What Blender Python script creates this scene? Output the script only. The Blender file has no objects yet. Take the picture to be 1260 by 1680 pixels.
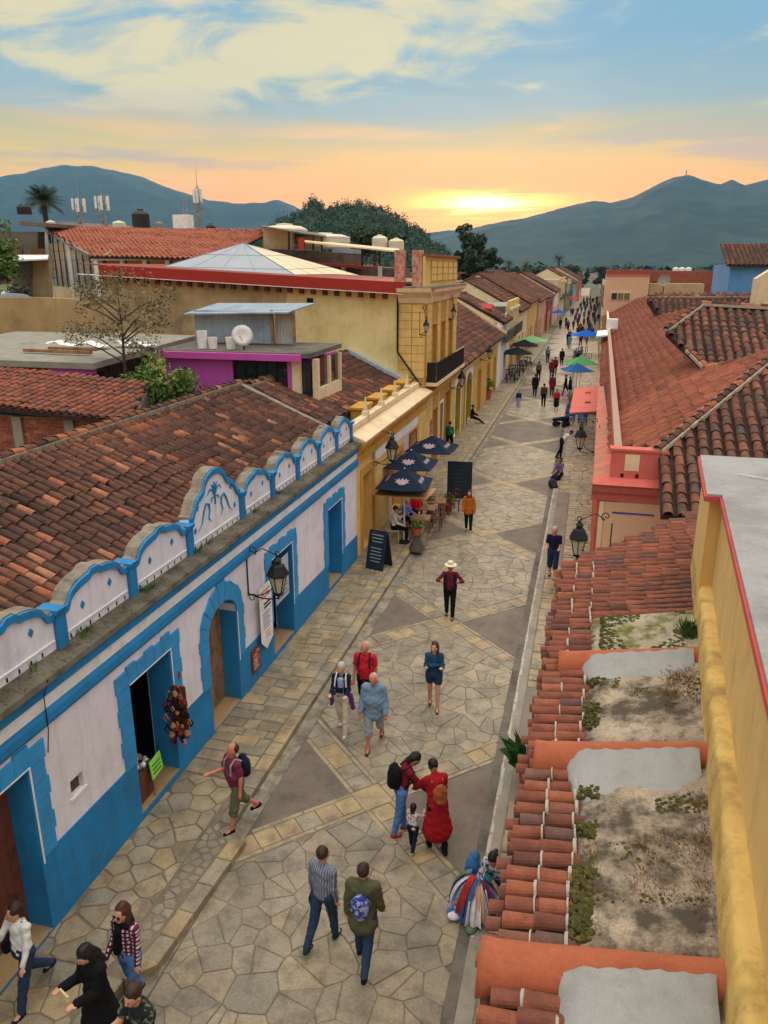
import bpy, math, random
import numpy as np
from mathutils import Vector, Matrix
random.seed(7); RNG = np.random.default_rng(7)
S = bpy.context.scene
COL = S.collection
PI = math.pi
H = 9.5                                   # eye height of the photographer on the roof terrace
def rad(a): return math.radians(a)

# ---------------------------------------------------------------- camera
cd = bpy.data.cameras.new('camera'); cam = bpy.data.objects.new('camera', cd); COL.objects.link(cam)
cam.location = (0, 0, H); cam.rotation_euler = (rad(90 - 17.586), 0, rad(14.606))
cd.sensor_fit = 'VERTICAL'; cd.sensor_height = 36; cd.lens = 36 * 1262 / 1680
cd.clip_start = 0.1; cd.clip_end = 30000
S.camera = cam
S.render.resolution_x = 768; S.render.resolution_y = 1024

# ---------------------------------------------------------------- world: evening sky, thin broken cloud
SUN_AZ = rad(7.6)                         # degrees left of the street's direction
SUN_EL = rad(4.2)
sund = Vector((-math.sin(SUN_AZ) * math.cos(SUN_EL), math.cos(SUN_AZ) * math.cos(SUN_EL), math.sin(SUN_EL)))
W = bpy.data.worlds.new('World'); S.world = W; W.use_nodes = True
nt = W.node_tree; nt.nodes.clear(); N = nt.nodes; L = nt.links
def nn(t, **k):
    n = N.new(t)
    for a, b in k.items(): setattr(n, a, b)
    return n
def mth(op, a, b=None, c=None, clamp=False):
    n = nn('ShaderNodeMath', operation=op); n.use_clamp = clamp
    for i, v in enumerate((a, b, c)):
        if v is None: continue
        if isinstance(v, (int, float)): n.inputs[i].default_value = v
        else: L.new(v, n.inputs[i])
    return n.outputs[0]
def mixc(f, a, b, mode='MIX'):
    n = nn('ShaderNodeMix', data_type='RGBA', blend_type=mode)
    for s, v in ((0, f), (6, a), (7, b)):
        if isinstance(v, (int, float)): n.inputs[s].default_value = v
        elif isinstance(v, tuple): n.inputs[s].default_value = (*v, 1)
        else: L.new(v, n.inputs[s])
    return n.outputs[2]
def smooth(v, a, b, lo=0., hi=1.):
    n = nn('ShaderNodeMapRange', interpolation_type='SMOOTHSTEP')
    L.new(v, n.inputs[0]); n.inputs[1].default_value = a; n.inputs[2].default_value = b
    n.inputs[3].default_value = lo; n.inputs[4].default_value = hi
    return n.outputs[0]
tc = nn('ShaderNodeTexCoord'); sep = nn('ShaderNodeSeparateXYZ'); L.new(tc.outputs['Generated'], sep.inputs[0])
vx, vy, vz = sep.outputs
zc = mth('MAXIMUM', vz, 0.0)
# cloud deck: project the view direction on a plane overhead so that clouds foreshorten to streaks near the horizon
den = mth('ADD', zc, 0.10)
px_, py_ = mth('DIVIDE', vx, den), mth('DIVIDE', vy, den)
cv = nn('ShaderNodeCombineXYZ'); L.new(px_, cv.inputs[0]); L.new(py_, cv.inputs[1]); cv.inputs[2].default_value = 3.1
def noise(scale, detail, rough, dist, vec=None, off=0.0):
    m = nn('ShaderNodeMapping'); L.new(vec if vec is not None else cv.outputs[0], m.inputs[0]); m.inputs['Location'].default_value = (off, off * .7, 0)
    n = nn('ShaderNodeTexNoise'); L.new(m.outputs[0], n.inputs['Vector'])
    n.inputs['Scale'].default_value = scale; n.inputs['Detail'].default_value = detail
    n.inputs['Roughness'].default_value = rough; n.inputs['Distortion'].default_value = dist
    return n.outputs[0]
n1 = noise(0.55, 4, .5, .5, off=4.3); n2 = noise(0.9, 3, .5, .4, off=9.1); n3 = noise(1.5, 6, .6, .8, off=1.7)
# clear-air gradient; stops above the view made brighter and warmer to light the street
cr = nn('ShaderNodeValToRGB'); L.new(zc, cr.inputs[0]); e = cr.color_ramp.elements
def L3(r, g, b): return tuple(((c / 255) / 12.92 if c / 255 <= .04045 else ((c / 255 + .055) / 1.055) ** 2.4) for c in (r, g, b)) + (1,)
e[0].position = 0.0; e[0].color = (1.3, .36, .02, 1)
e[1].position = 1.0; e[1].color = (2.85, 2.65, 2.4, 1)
def B_(c, k): return tuple(v * k for v in c[:3]) + (1,)
for p, c in ((.05, B_(L3(250, 178, 0), 1.3)), (.085, B_(L3(248, 196, 10), 1.18)), (.115, B_(L3(246, 208, 86), 1.05)), (.145, L3(212, 196, 122)), (.175, L3(156, 178, 180)), (.24, L3(126, 170, 196)), (.34, L3(126, 172, 202)), (.55, (1.05, 1.04, 1.0, 1))):
    q = cr.color_ramp.elements.new(p); q.color = c
sky = cr.outputs[0]
# grey-blue soft cloud and pale cream cloud
cmask = smooth(mth('ADD', n2, mth('MULTIPLY', mth('SUBTRACT', n3, .5), .5)), .46, .60)
sky = mixc(mth('MULTIPLY', cmask, smooth(vz, .12, .17, 0., .6)), sky, L3(168, 188, 194)[:3])
n1d = mth('ADD', n1, mth('MULTIPLY', mth('SUBTRACT', n3, .5), .55))
cream = mth('MULTIPLY', smooth(n1d, .55, .66), smooth(vz, .13, .20))
sky = mixc(mth('MULTIPLY', cream, .82), sky, L3(244, 222, 160)[:3])
# blue gap streaks low on the right, orange-tinted streaks low on the left
st = nn('ShaderNodeCombineXYZ'); L.new(mth('MULTIPLY', vx, 1.6), st.inputs[0]); L.new(mth('MULTIPLY', vz, 17), st.inputs[2])
n4 = noise(1.3, 4, .55, .6, st.outputs[0], 2.2)
low = mth('MULTIPLY', smooth(vz, .19, .12), smooth(vz, .01, .05))
sky = mixc(mth('MULTIPLY', mth('MULTIPLY', smooth(n4, .50, .60), low), .7), sky, L3(150, 168, 176)[:3])
sky = mixc(mth('MULTIPLY', mth('MULTIPLY', smooth(n4, .47, .36), low), .75), sky, (1.5, .66, .12))
# glow around the sun behind thin cloud
dt = nn('ShaderNodeVectorMath', operation='DOT_PRODUCT'); L.new(tc.outputs['Generated'], dt.inputs[0]); dt.inputs[1].default_value = sund
hs = math.hypot(sund.x, sund.y)
da = mth('ADD', mth('MULTIPLY', vx, sund.y / hs), mth('MULTIPLY', vy, -sund.x / hs))      # sideways distance from the sun
fr = smooth(vy, 0.0, .4)
dz_ = mth('SUBTRACT', vz, sund.z)
def blob(wx, wz, offz=0.0):
    a = mth('POWER', mth('DIVIDE', da, wx), 2.0); b = mth('POWER', mth('DIVIDE', mth('SUBTRACT', dz_, offz), wz), 2.0)
    return mth('MULTIPLY', mth('EXPONENT', mth('MULTIPLY', mth('ADD', a, b), -1.0)), fr)
sky = mixc(mth('MULTIPLY', blob(.50, .060, -.014), .97), sky, (1.8, .50, .0))
sk2 = nn('ShaderNodeCombineXYZ'); L.new(mth('MULTIPLY', vx, 5), sk2.inputs[0]); L.new(mth('MULTIPLY', vz, 62), sk2.inputs[2])
n5 = noise(1.2, 4, .55, .7, sk2.outputs[0], 5.0)
core = mth('MULTIPLY', blob(.07, .013), smooth(n5, .36, .54, .10, 1.0))
sky = mixc(mth('MULTIPLY', core, 1.5, clamp=True), sky, (4.4, 2.0, .05))
core2 = mth('MULTIPLY', blob(.038, .0075), smooth(n5, .36, .52, .2, 1.0))
sky = mixc(mth('MULTIPLY', core2, 1.6, clamp=True), sky, (6.0, 4.2, 1.3))
nis = nn('ShaderNodeTexSky', sky_type='NISHITA'); nis.sun_disc = False
nis.sun_elevation = SUN_EL; nis.sun_rotation = -SUN_AZ; nis.altitude = 2200; nis.dust_density = 2
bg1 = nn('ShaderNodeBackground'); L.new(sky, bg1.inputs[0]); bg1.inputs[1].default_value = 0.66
bg2 = nn('ShaderNodeBackground'); L.new(nis.outputs[0], bg2.inputs[0]); bg2.inputs[1].default_value = 0.012
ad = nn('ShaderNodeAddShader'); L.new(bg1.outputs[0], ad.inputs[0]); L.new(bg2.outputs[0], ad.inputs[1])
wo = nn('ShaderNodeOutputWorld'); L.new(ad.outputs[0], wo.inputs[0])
# ---------------------------------------------------------------- sun: low, behind thin cloud, very soft
sl = bpy.data.lights.new('sun', 'SUN'); sl.energy = 1.4; sl.angle = rad(22); sl.color = (1.0, .78, .52)
so = bpy.data.objects.new('sun', sl); COL.objects.link(so)
so.rotation_euler = (-sund).to_track_quat('-Z', 'Y').to_euler()
S.view_settings.view_transform = 'Standard'; S.view_settings.look = 'None'
S.view_settings.exposure = 0.68; S.view_settings.gamma = 1.0; S.view_settings.use_curve_mapping = False
S.render.engine = 'CYCLES'
# ================================================================ helpers
ORI = {}
def tag(o, label=None, cat=None, group=None, kind=None):
    if label: o['label'] = label
    if cat: o['category'] = cat
    if group: o['group'] = group
    if kind: o['kind'] = kind
    return o
def thing(name, label, cat, loc=(0, 0, 0), group=None, rz=0.0, scale=1.0):
    o = bpy.data.objects.new(name, None); COL.objects.link(o); o.empty_display_size = .2
    o.location = loc; o.rotation_euler = (0, 0, rz); o.scale = (scale,) * 3
    ORI[o] = (0, 0, 0) if (rz or scale != 1.0) else tuple(loc)
    return tag(o, label, cat, group)
def local_thing(name, label, cat, loc=(0, 0, 0), group=None, rz=0.0, scale=1.0):
    o = thing(name, label, cat, loc, group, rz, scale); ORI[o] = (0, 0, 0); return o
class MB:
    def __init__(s): s.v = []; s.f = []; s.m = []; s.t = []
    def add(s, vs, fs, m=0, t=0.5):
        b = len(s.v); s.v.extend(vs); s.f.extend([tuple(i + b for i in f) for f in fs]); s.m.extend([m] * len(fs)); s.t.extend([t] * len(fs)); return s
    def box(s, x0, x1, y0, y1, z0, z1, m=0, t=.5):
        if x0 > x1: x0, x1 = x1, x0
        if y0 > y1: y0, y1 = y1, y0
        return s.add([(x0, y0, z0), (x1, y0, z0), (x1, y1, z0), (x0, y1, z0), (x0, y0, z1), (x1, y0, z1), (x1, y1, z1), (x0, y1, z1)],
              [(0, 3, 2, 1), (4, 5, 6, 7), (0, 1, 5, 4), (1, 2, 6, 5), (2, 3, 7, 6), (3, 0, 4, 7)], m, t)
    def prism(s, pts, axis, a, b, m=0, t=.5):
        """polygon pts extruded along axis; axis x: pts=(y,z); y: (x,z); z: (x,y)"""
        def P(p, w): return (w, p[0], p[1]) if axis == 'x' else (p[0], w, p[1]) if axis == 'y' else (p[0], p[1], w)
        n = len(pts); vs = [P(p, a) for p in pts] + [P(p, b) for p in pts]
        fs = [tuple(range(n)), tuple(range(2 * n - 1, n - 1, -1))] + [(i, i + n, (i + 1) % n + n, (i + 1) % n) for i in range(n)]
        return s.add(vs, fs, m, t)
    def hexa(s, p, m=0, t=.5):
        """8 corners: 0-3 bottom ring, 4-7 top ring"""
        return s.add([tuple(q) for q in p], [(0, 3, 2, 1), (4, 5, 6, 7), (0, 1, 5, 4), (1, 2, 6, 5), (2, 3, 7, 6), (3, 0, 4, 7)], m, t)
    def slab(s, q, th, m=0, t=.5):
        """quad or polygon q (3D) thickened downwards by th"""
        n = len(q); vs = [tuple(p) for p in q] + [(p[0], p[1], p[2] - th) for p in q]
        fs = [tuple(range(n)), tuple(range(2 * n - 1, n - 1, -1))] + [(i, i + n, (i + 1) % n + n, (i + 1) % n) for i in range(n)]
        return s.add(vs, fs, m, t)
    def beam(s, a, b, w, h=None, m=0, t=.5):
        a = Vector(a); b = Vector(b); d = (b - a).normalized(); h = h or w
        up = Vector((0, 0, 1)) if abs(d.z) < .95 else Vector((0, 1, 0))
        r = d.cross(up).normalized() * w / 2; u = r.cross(d).normalized() * h / 2
        return s.hexa([a - r - u, a + r - u, b + r - u, b - r - u, a - r + u, a + r + u, b + r + u, b - r + u], m, t)
    def tube(s, pts, r, n=6, m=0, t=.5, cap=True):
        pts = [Vector(p) for p in pts]; rs = r if isinstance(r, (list, tuple)) else [r] * len(pts)
        vs = []; prev = None
        for i, p in enumerate(pts):
            d = (pts[min(i + 1, len(pts) - 1)] - pts[max(i - 1, 0)]).normalized()
            if prev is None:
                ref = Vector((0, 0, 1)) if abs(d.z) < .9 else Vector((1, 0, 0)); a = d.cross(ref).normalized()
            else:
                a = (prev - d * prev.dot(d)).normalized()
            prev = a; b = d.cross(a)
            for k in range(n):
                an = 2 * PI * k / n; vs.append(tuple(p + (a * math.cos(an) + b * math.sin(an)) * rs[i]))
        fs = []
        for i in range(len(pts) - 1):
            for k in range(n): fs.append((i * n + k, i * n + (k + 1) % n, (i + 1) * n + (k + 1) % n, (i + 1) * n + k))
        if cap: fs.append(tuple(range(n - 1, -1, -1))); fs.append(tuple(range((len(pts) - 1) * n, len(pts) * n)))
        return s.add(vs, fs, m, t)
    def lathe(s, prof, c=(0, 0, 0), n=12, m=0, t=.5, phase=0.0, sx=1.0, sy=1.0):
        vs = []
        for r, z in prof:
            for k in range(n):
                a = 2 * PI * k / n + phase; vs.append((c[0] + r * math.cos(a) * sx, c[1] + r * math.sin(a) * sy, c[2] + z))
        fs = []
        for i in range(len(prof) - 1):
            for k in range(n): fs.append((i * n + k, i * n + (k + 1) % n, (i + 1) * n + (k + 1) % n, (i + 1) * n + k))
        fs.append(tuple(range(n - 1, -1, -1))); fs.append(tuple(range((len(prof) - 1) * n, len(prof) * n)))
        return s.add(vs, fs, m, t)
    def mesh(s, name, mats, off=(0, 0, 0), smooth_=False):
        me = bpy.data.meshes.new(name)
        V = np.array(s.v, dtype=np.float64).reshape(-1, 3) - np.array(off)
        me.from_pydata(V.tolist(), [], s.f)
        for mm in (mats if isinstance(mats, (list, tuple)) else [mats]): me.materials.append(mm)
        if any(s.m): me.polygons.foreach_set('material_index', s.m)
        at = me.attributes.new('tint', 'FLOAT', 'FACE'); at.data.foreach_set('value', s.t)
        if smooth_: me.polygons.foreach_set('use_smooth', [True] * len(s.f))
        me.update(); return me
    def build(s, name, mats, parent=None, label=None, cat=None, group=None, kind=None, smooth_=False, origin=None):
        off = ORI.get(parent, (0, 0, 0)) if parent is not None else (origin or (0, 0, 0))
        o = bpy.data.objects.new(name, s.mesh(name, mats, off, smooth_)); COL.objects.link(o)
        if parent is not None: o.parent = parent; ORI[o] = off
        elif origin: o.location = origin; ORI[o] = tuple(origin)
        return tag(o, label, cat, group, kind)
def place(name, me, parent, M, label=None):
    """instance of a shared mesh, M = world matrix (parent unrotated at its origin)"""
    o = bpy.data.objects.new(name, me); COL.objects.link(o)
    if parent is not None:
        o.parent = parent; off = ORI.get(parent, (0, 0, 0)); M = Matrix.Translation(-Vector(off)) @ M
    o.matrix_basis = M
    if label: o['label'] = label
    return o
def kids(o): return [c for c in o.children]
def copy_tree(o, parent=None, ch=None):
    c = o.copy(); COL.objects.link(c)
    if parent is not None: c.parent = parent
    ORI[c] = (0, 0, 0)
    for k in KIDS(o): copy_tree(k, c)
    return c
_kc = {}
def KIDS(o):
    if o.name not in _kc: _kc[o.name] = list(o.children)
    return _kc[o.name]

# ---------------------------------------------------------------- materials
MATS = {}
def M(name, col, rough=.85, var=.25, scale=1.5, dark=None, dscale=.6, damt=0.0, bump=.0, bscale=30., tint=0.0, pal=None, coord='pos',
      metal=0.0, streak=0.0, spec=.35, fine=0.0, fscale=60., dthr=(.5, .7), trans=0.0, stops=None, blotch=None, bthr=(.55, .62), bscale2=1.2, emis=0.0):
    if name in MATS: return MATS[name]
    m = bpy.data.materials.new(name); m.use_nodes = True; nt = m.node_tree; Nn = nt.nodes; Ln = nt.links
    b = Nn['Principled BSDF']; b.inputs['Roughness'].default_value = rough; b.inputs['Metallic'].default_value = metal
    b.inputs['Specular IOR Level'].default_value = spec
    if trans: b.inputs['Transmission Weight'].default_value = trans
    if coord == 'pos': g = Nn.new('ShaderNodeNewGeometry'); vec = g.outputs['Position']
    else: g = Nn.new('ShaderNodeTexCoord'); vec = g.outputs['Object']
    def nz(sc, det=4., ro=.6, vv=None):
        n = Nn.new('ShaderNodeTexNoise'); Ln.new(vv or vec, n.inputs['Vector']); n.inputs['Scale'].default_value = sc
        n.inputs['Detail'].default_value = det; n.inputs['Roughness'].default_value = ro; return n.outputs[0]
    def mr(v, a, b_, c, d):
        n = Nn.new('ShaderNodeMapRange'); Ln.new(v, n.inputs[0])
        for i, x in enumerate((a, b_, c, d)): n.inputs[i + 1].default_value = x
        return n.outputs[0]
    def mx(f, a, b_, mode='MIX'):
        n = Nn.new('ShaderNodeMix'); n.data_type = 'RGBA'; n.blend_type = mode
        for s_, v in ((0, f), (6, a), (7, b_)):
            if isinstance(v, (int, float)): n.inputs[s_].default_value = v
            elif isinstance(v, (tuple, list)): n.inputs[s_].default_value = (*v[:3], 1)
            else: Ln.new(v, n.inputs[s_])
        return n.outputs[2]
    c = tuple(col)
    if pal:
        a = Nn.new('ShaderNodeAttribute'); a.attribute_name = 'tint'
        r = Nn.new('ShaderNodeValToRGB'); Ln.new(a.outputs['Fac'], r.inputs[0]); r.color_ramp.interpolation = 'LINEAR'
        el = r.color_ramp.elements; el[0].color = (*pal[0], 1); el[-1].color = (*pal[-1], 1)
        for i in range(1, len(pal) - 1): el.new(i / (len(pal) - 1)).color = (*pal[i], 1)
        c = r.outputs[0]
    elif tint:
        a = Nn.new('ShaderNodeAttribute'); a.attribute_name = 'tint'
        v = mr(a.outputs['Fac'], 0, 1, 1 - tint, 1 + tint); cc = Nn.new('ShaderNodeCombineColor')
        for i in range(3): Ln.new(v, cc.inputs[i])
        c = mx(1.0, c, cc.outputs[0], 'MULTIPLY')
    if var:
        v = mr(nz(scale), .3, .7, 1 - var, 1 + var); cc = Nn.new('ShaderNodeCombineColor')
        for i in range(3): Ln.new(v, cc.inputs[i])
        c = mx(1.0, c, cc.outputs[0], 'MULTIPLY')
    if fine:
        v = mr(nz(fscale, 3., .7), .3, .7, 1 - fine, 1 + fine); cc = Nn.new('ShaderNodeCombineColor')
        for i in range(3): Ln.new(v, cc.inputs[i])
        c = mx(1.0, c, cc.outputs[0], 'MULTIPLY')
    if damt:
        d = mr(nz(dscale, 6., .68), dthr[0], dthr[1], 0, damt); c = mx(d, c, dark)
    if blotch:
        d = mr(nz(bscale2, 8., .7), bthr[0], bthr[1], 0, 1.); c = mx(d, c, blotch)
    if streak:
        mp = Nn.new('ShaderNodeMapping'); Ln.new(vec, mp.inputs[0]); mp.inputs['Scale'].default_value = (3.2, 3.2, .35)
        d = mr(nz(1.6, 5., .65, mp.outputs[0]), .50, .74, 0, streak); c = mx(d, c, dark or (.12, .1, .08))
    if isinstance(c, tuple): b.inputs['Base Color'].default_value = (*c[:3], 1)
    else: Ln.new(c, b.inputs['Base Color'])
    if bump:
        bn = Nn.new('ShaderNodeBump'); bn.inputs['Strength'].default_value = bump; bn.inputs['Distance'].default_value = .02
        Ln.new(nz(bscale, 6., .7), bn.inputs['Height']); Ln.new(bn.outputs[0], b.inputs['Normal'])
    MATS[name] = m; return m
def sr(r, g, b): return L3(r, g, b)[:3]
BLUE = M('blue_paint', sr(34, 130, 188), .7, .14, .7, sr(52, 88, 104), 2.2, .45, .5, 10, streak=.42, fine=.05, fscale=18, blotch=sr(70, 140, 178), bthr=(.66, .70), bscale2=5)
BLUEL = M('light_blue_paint', sr(56, 148, 206), .75, .10, 1.3, sr(70, 90, 100), 2.2, .3, .12, 22)
WHITE = M('limewash_white', sr(234, 226, 232), .9, .06, .8, sr(160, 148, 142), 1.4, .3, .5, 9, streak=.30, dthr=(.5, .72), fine=.04, fscale=20)
WHITET = M('white_trim', sr(240, 236, 232), .85, .06, 2, sr(150, 145, 135), 3, .4, .1, 20)
MOSS = M('mossy_ledge', sr(118, 108, 92), .95, .3, 5, sr(60, 56, 44), 2.5, .85, .6, 26, dthr=(.42, .62), blotch=sr(76, 84, 40), bthr=(.60, .68), bscale2=3.)
GREYR = M('weathered_mortar', sr(140, 128, 112), .95, .25, 4, sr(70, 62, 52), 3, .8, .5, 24)
WOOD = M('aged_wood', sr(150, 112, 78), .8, .25, 3, sr(70, 50, 38), 5, .7, .3, 30, streak=.6)
WOODD = M('red_brown_wood', sr(112, 62, 44), .8, .25, 4, sr(50, 34, 28), 3, .8, .3, 30, streak=.5)
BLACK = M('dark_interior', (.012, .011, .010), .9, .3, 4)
IRON = M('wrought_iron', (.018, .018, .020), .5, .2, 9, metal=.4)
GLASS = M('lamp_glass', sr(196, 190, 160), .18, .10, 8, spec=.6)
WGL = M('window_glass', (.025, .03, .035), .08, .3, 1.2, spec=.8)
TPAL = [sr(54, 39, 34), sr(80, 54, 45), sr(100, 62, 48), sr(90, 63, 52), sr(114, 72, 54), sr(130, 80, 57), sr(158, 88, 58), sr(172, 118, 88)]
TILE = M('clay_tile', (0, 0, 0), .9, .28, 7, sr(52, 42, 36), 2.6, .6, .35, 40, pal=TPAL, dthr=(.5, .72), fine=.22, fscale=45)
OPAL = [sr(82, 54, 46), sr(112, 66, 52), sr(138, 78, 58), sr(124, 72, 57), sr(154, 88, 62), sr(98, 74, 68), sr(150, 96, 76)]
TILEO = M('orange_clay_tile', (0, 0, 0), .88, .22, 6, sr(74, 50, 42), 2.2, .55, .3, 40, pal=OPAL, dthr=(.5, .74), fine=.18, fscale=45)
RPAL = [sr(150, 82, 64), sr(172, 98, 74), sr(184, 110, 84), sr(164, 92, 70)]
TILER = M('new_red_tile', (0, 0, 0), .85, .12, 3, sr(120, 60, 44), 1.2, .4, .2, 30, pal=RPAL)
BED = M('tile_bed', sr(58, 38, 32), .95, .3, 8, bump=.4, bscale=30)
SPAL = [sr(136, 122, 98), sr(152, 136, 108), sr(164, 146, 114), sr(154, 142, 118), sr(142, 132, 114), sr(174, 150, 108), sr(158, 134, 108)]
STONE = M('paving_stone', (0, 0, 0), .58, .2, 1.6, sr(84, 74, 60), 2.8, .6, .7, 18, pal=SPAL, fine=.2, fscale=30, spec=.5, dthr=(.46, .66))
FPAL = [sr(134, 123, 104), sr(142, 130, 110), sr(150, 138, 115), sr(138, 128, 110), sr(160, 144, 116), sr(146, 135, 116), sr(154, 136, 112)]
FLAG = M('flagstone', (0, 0, 0), .55, .22, .8, sr(84, 76, 64), 2.6, .65, .7, 16, pal=FPAL, fine=.22, fscale=26, spec=.5, dthr=(.46, .66))
JOINT = M('paving_joint', sr(120, 108, 90), .95, .25, 3, bump=.5, bscale=30)
DARKP = M('dark_pebble_paving', sr(116, 104, 92), .7, .2, 1.2, sr(70, 62, 56), 2, .5, .7, 60, fine=.35, fscale=70)
CONC = M('concrete', sr(150, 142, 128), .9, .15, 2, sr(96, 88, 76), 1.4, .5, .3, 24, fine=.12)
CONCD = M('old_concrete', sr(112, 104, 94), .92, .22, 1.4, sr(58, 52, 46), 1.1, .7, .3, 20, streak=.4)
CONCL = M('pale_concrete', sr(176, 172, 166), .9, .1, 1.5, sr(120, 116, 108), 2.2, .4, .3, 20, fine=.1)
YEL = M('yellow_plaster', sr(230, 194, 118), .88, .09, .8, sr(160, 128, 74), .9, .5, .3, 12, streak=.34)
YEL2 = M('ochre_trim', sr(206, 152, 62), .85, .10, 1.5, sr(140, 100, 50), 1.4, .4, .12, 16)
YELP = M('pale_yellow_wall', sr(234, 214, 152), .9, .10, .5, sr(196, 160, 88), .45, .7, .15, 8, dthr=(.45, .66), streak=.28)
CREAM = M('cream_trim', sr(232, 206, 166), .88, .08, 1.2, sr(150, 130, 100), 1.5, .4, .12, 16, streak=.2)
GREYB = M('bluish_galvanised', sr(150, 164, 176), .6, .15, 1, sr(100, 96, 92), 1.2, .5, streak=.3)
PINKW = M('pink_plaster', sr(214, 106, 94), .88, .12, 1.2, sr(150, 90, 76), 1.2, .5, .2, 16, streak=.3)
PEACH = M('peach_plaster', sr(228, 178, 144), .9, .06, .8, sr(190, 150, 120), .8, .4, .12, 12, streak=.15)
REDT = M('red_trim', sr(166, 48, 36), .75, .10, 1, sr(90, 40, 34), 1, .4)
# ================================================================ from the photograph's pixels to the place
_f = 1262.0; _th = rad(17.586); _ph = rad(14.606)
_fh = Vector((-math.sin(_ph), math.cos(_ph), 0)); _fw = _fh * math.cos(_th) - Vector((0, 0, math.sin(_th)))
_r = Vector((math.cos(_ph), math.sin(_ph), 0)); _u = _r.cross(_fw)
def ray(px, py): return _r * (px - 630) + _u * (840 - py) + _fw * _f
def GZ(px, py, z=0.0): d = ray(px, py); t = (z - H) / d.z; return Vector((d.x * t, d.y * t, z))
def AY(px, py, y): d = ray(px, py); t = y / d.y; return Vector((d.x * t, y, H + d.z * t))
def AX(px, py, x): d = ray(px, py); t = x / d.x; return Vector((x, d.y * t, H + d.z * t))

# ---------------------------------------------------------------- ground and hills
GRD = M('valley_ground', sr(96, 92, 74), .95, .3, .02, sr(60, 66, 46), .004, .8, dthr=(.4, .6))
g = MB()
for (x0, x1, y0, y1) in [(-7200, 7200, -200, 7300)]:
    n = 24
    for i in range(n):
        for j in range(n):
            xa = x0 + (x1 - x0) * i / n; xb = x0 + (x1 - x0) * (i + 1) / n; ya = y0 + (y1 - y0) * j / n; yb = y0 + (y1 - y0) * (j + 1) / n
            g.add([(xa, ya, -.3), (xb, ya, -.3), (xb, yb, -.3), (xa, yb, -.3)], [(0, 1, 2, 3)])
g.build('ground', GRD, kind='structure')
FOREST = M('far_forest', (.035, .05, .028), .95, .45, .012, (.015, .024, .014), .004, .7, dthr=(.42, .6))
HILLM = M('wooded_hill', (.04, .062, .028), .95, .5, .05, (.014, .024, .012), .03, .8, dthr=(.42, .6))
def vnoise(x, y, seed=0):
    def h(i, j): return (np.sin(i * 127.1 + j * 311.7 + seed * 74.7) * 43758.5453) % 1.0
    i = np.floor(x); j = np.floor(y); fx = x - i; fy = y - j; fx = fx * fx * (3 - 2 * fx); fy = fy * fy * (3 - 2 * fy)
    return (h(i, j) * (1 - fx) + h(i + 1, j) * fx) * (1 - fy) + (h(i, j + 1) * (1 - fx) + h(i + 1, j + 1) * fx) * fy
def fbm(x, y, o=5, seed=0):
    s = 0; a = .5
    for k in range(o): s = s + a * (vnoise(x, y, seed + k) - .5); x = x * 2.03; y = y * 2.03; a *= .5
    return s
def hill(name, prof, Y, depth, mat_, bump, bsc, nu=260, nv=46, seed=1, rough=.6, ridges=.10):
    pts = [AY(a, b, Y) for a, b in prof]; X = np.array([p.x for p in pts]); Z = np.array([p.z for p in pts])
    xs = np.linspace(X[0], X[-1], nu); zr = np.interp(xs, X, Z)
    verts = []; vv = np.linspace(0, 1.35, nv)
    for v in vv:
        y = Y - depth * (1 - v)
        k = (xs / Y) * y
        prof_ = np.where(v <= 1, math.sin(min(v, 1) * PI / 2) ** 1.25, 1 - (v - 1) * 1.5)
        gul = 1 + ridges * np.abs(np.sin(xs / depth * 14 + 3 * fbm(xs / depth * 4, np.full_like(xs, v * 2.), 3, seed) * 3)) * (1 - v) * -1.6 * v
        z = zr * (y / Y) ** (1.0 if Y < 1000 else .3) * prof_ * gul + bump * fbm(xs / bsc, np.full_like(xs, y / bsc), 5, seed) * (0.3 + .7 * min(v, 1))
        z = z + rough * bump * .35 * fbm(xs / (bsc * .12), np.full_like(xs, y / (bsc * .12)), 2, seed + 9)
        if v < .05: z = z * 0 - 1
        verts.append(np.stack([k, np.full_like(xs, y), z], 1))
    V = np.concatenate(verts); F = []
    for j in range(nv - 1):
        for i in range(nu - 1): a = j * nu + i; F.append((a, a + 1, a + nu + 1, a + nu))
    me = bpy.data.meshes.new(name); me.from_pydata(V.tolist(), [], F); me.materials.append(mat_); me.update()
    me.polygons.foreach_set('use_smooth', [True] * len(F))
    o = bpy.data.objects.new(name, me); COL.objects.link(o); o['kind'] = 'structure'; return o
hill('left_mountain', [(-260, 300), (-120, 296), (0, 291), (40, 287), (70, 278), (110, 273), (150, 275), (190, 283), (235, 292), (265, 305), (300, 318), (340, 329), (380, 334), (430, 334), (455, 328), (480, 338), (520, 362), (600, 392), (700, 425)], 5200, 2300, FOREST, 26, 240, seed=3)
hill('right_mountain', [(560, 432), (640, 412), (700, 392), (760, 378), (800, 369), (850, 362), (905, 350), (945, 337), (975, 333), (1000, 336), (1040, 325), (1080, 305), (1105, 295), (1128, 291), (1160, 299), (1182, 305), (1200, 298), (1222, 307), (1262, 299), (1340, 290), (1440, 310), (1600, 330)], 4600, 2500, FOREST, 26, 220, seed=11, nu=340, nv=70)
hill('far_ridge', [(300, 420), (560, 404), (640, 388), (690, 382), (730, 378), (790, 374), (860, 392), (960, 420)], 6600, 1400, FOREST, 30, 300, seed=21, nu=160)
hill('wooded_hill', [(400, 424), (425, 392), (450, 374), (470, 360), (484, 362), (500, 346), (514, 330), (524, 340), (540, 345), (560, 336), (575, 340), (592, 334), (606, 342), (624, 343), (640, 354), (655, 360), (672, 378), (690, 388), (706, 404), (724, 414), (745, 434)], 640, 170, HILLM, 9, 26, seed=31, nu=150, nv=44)
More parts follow.
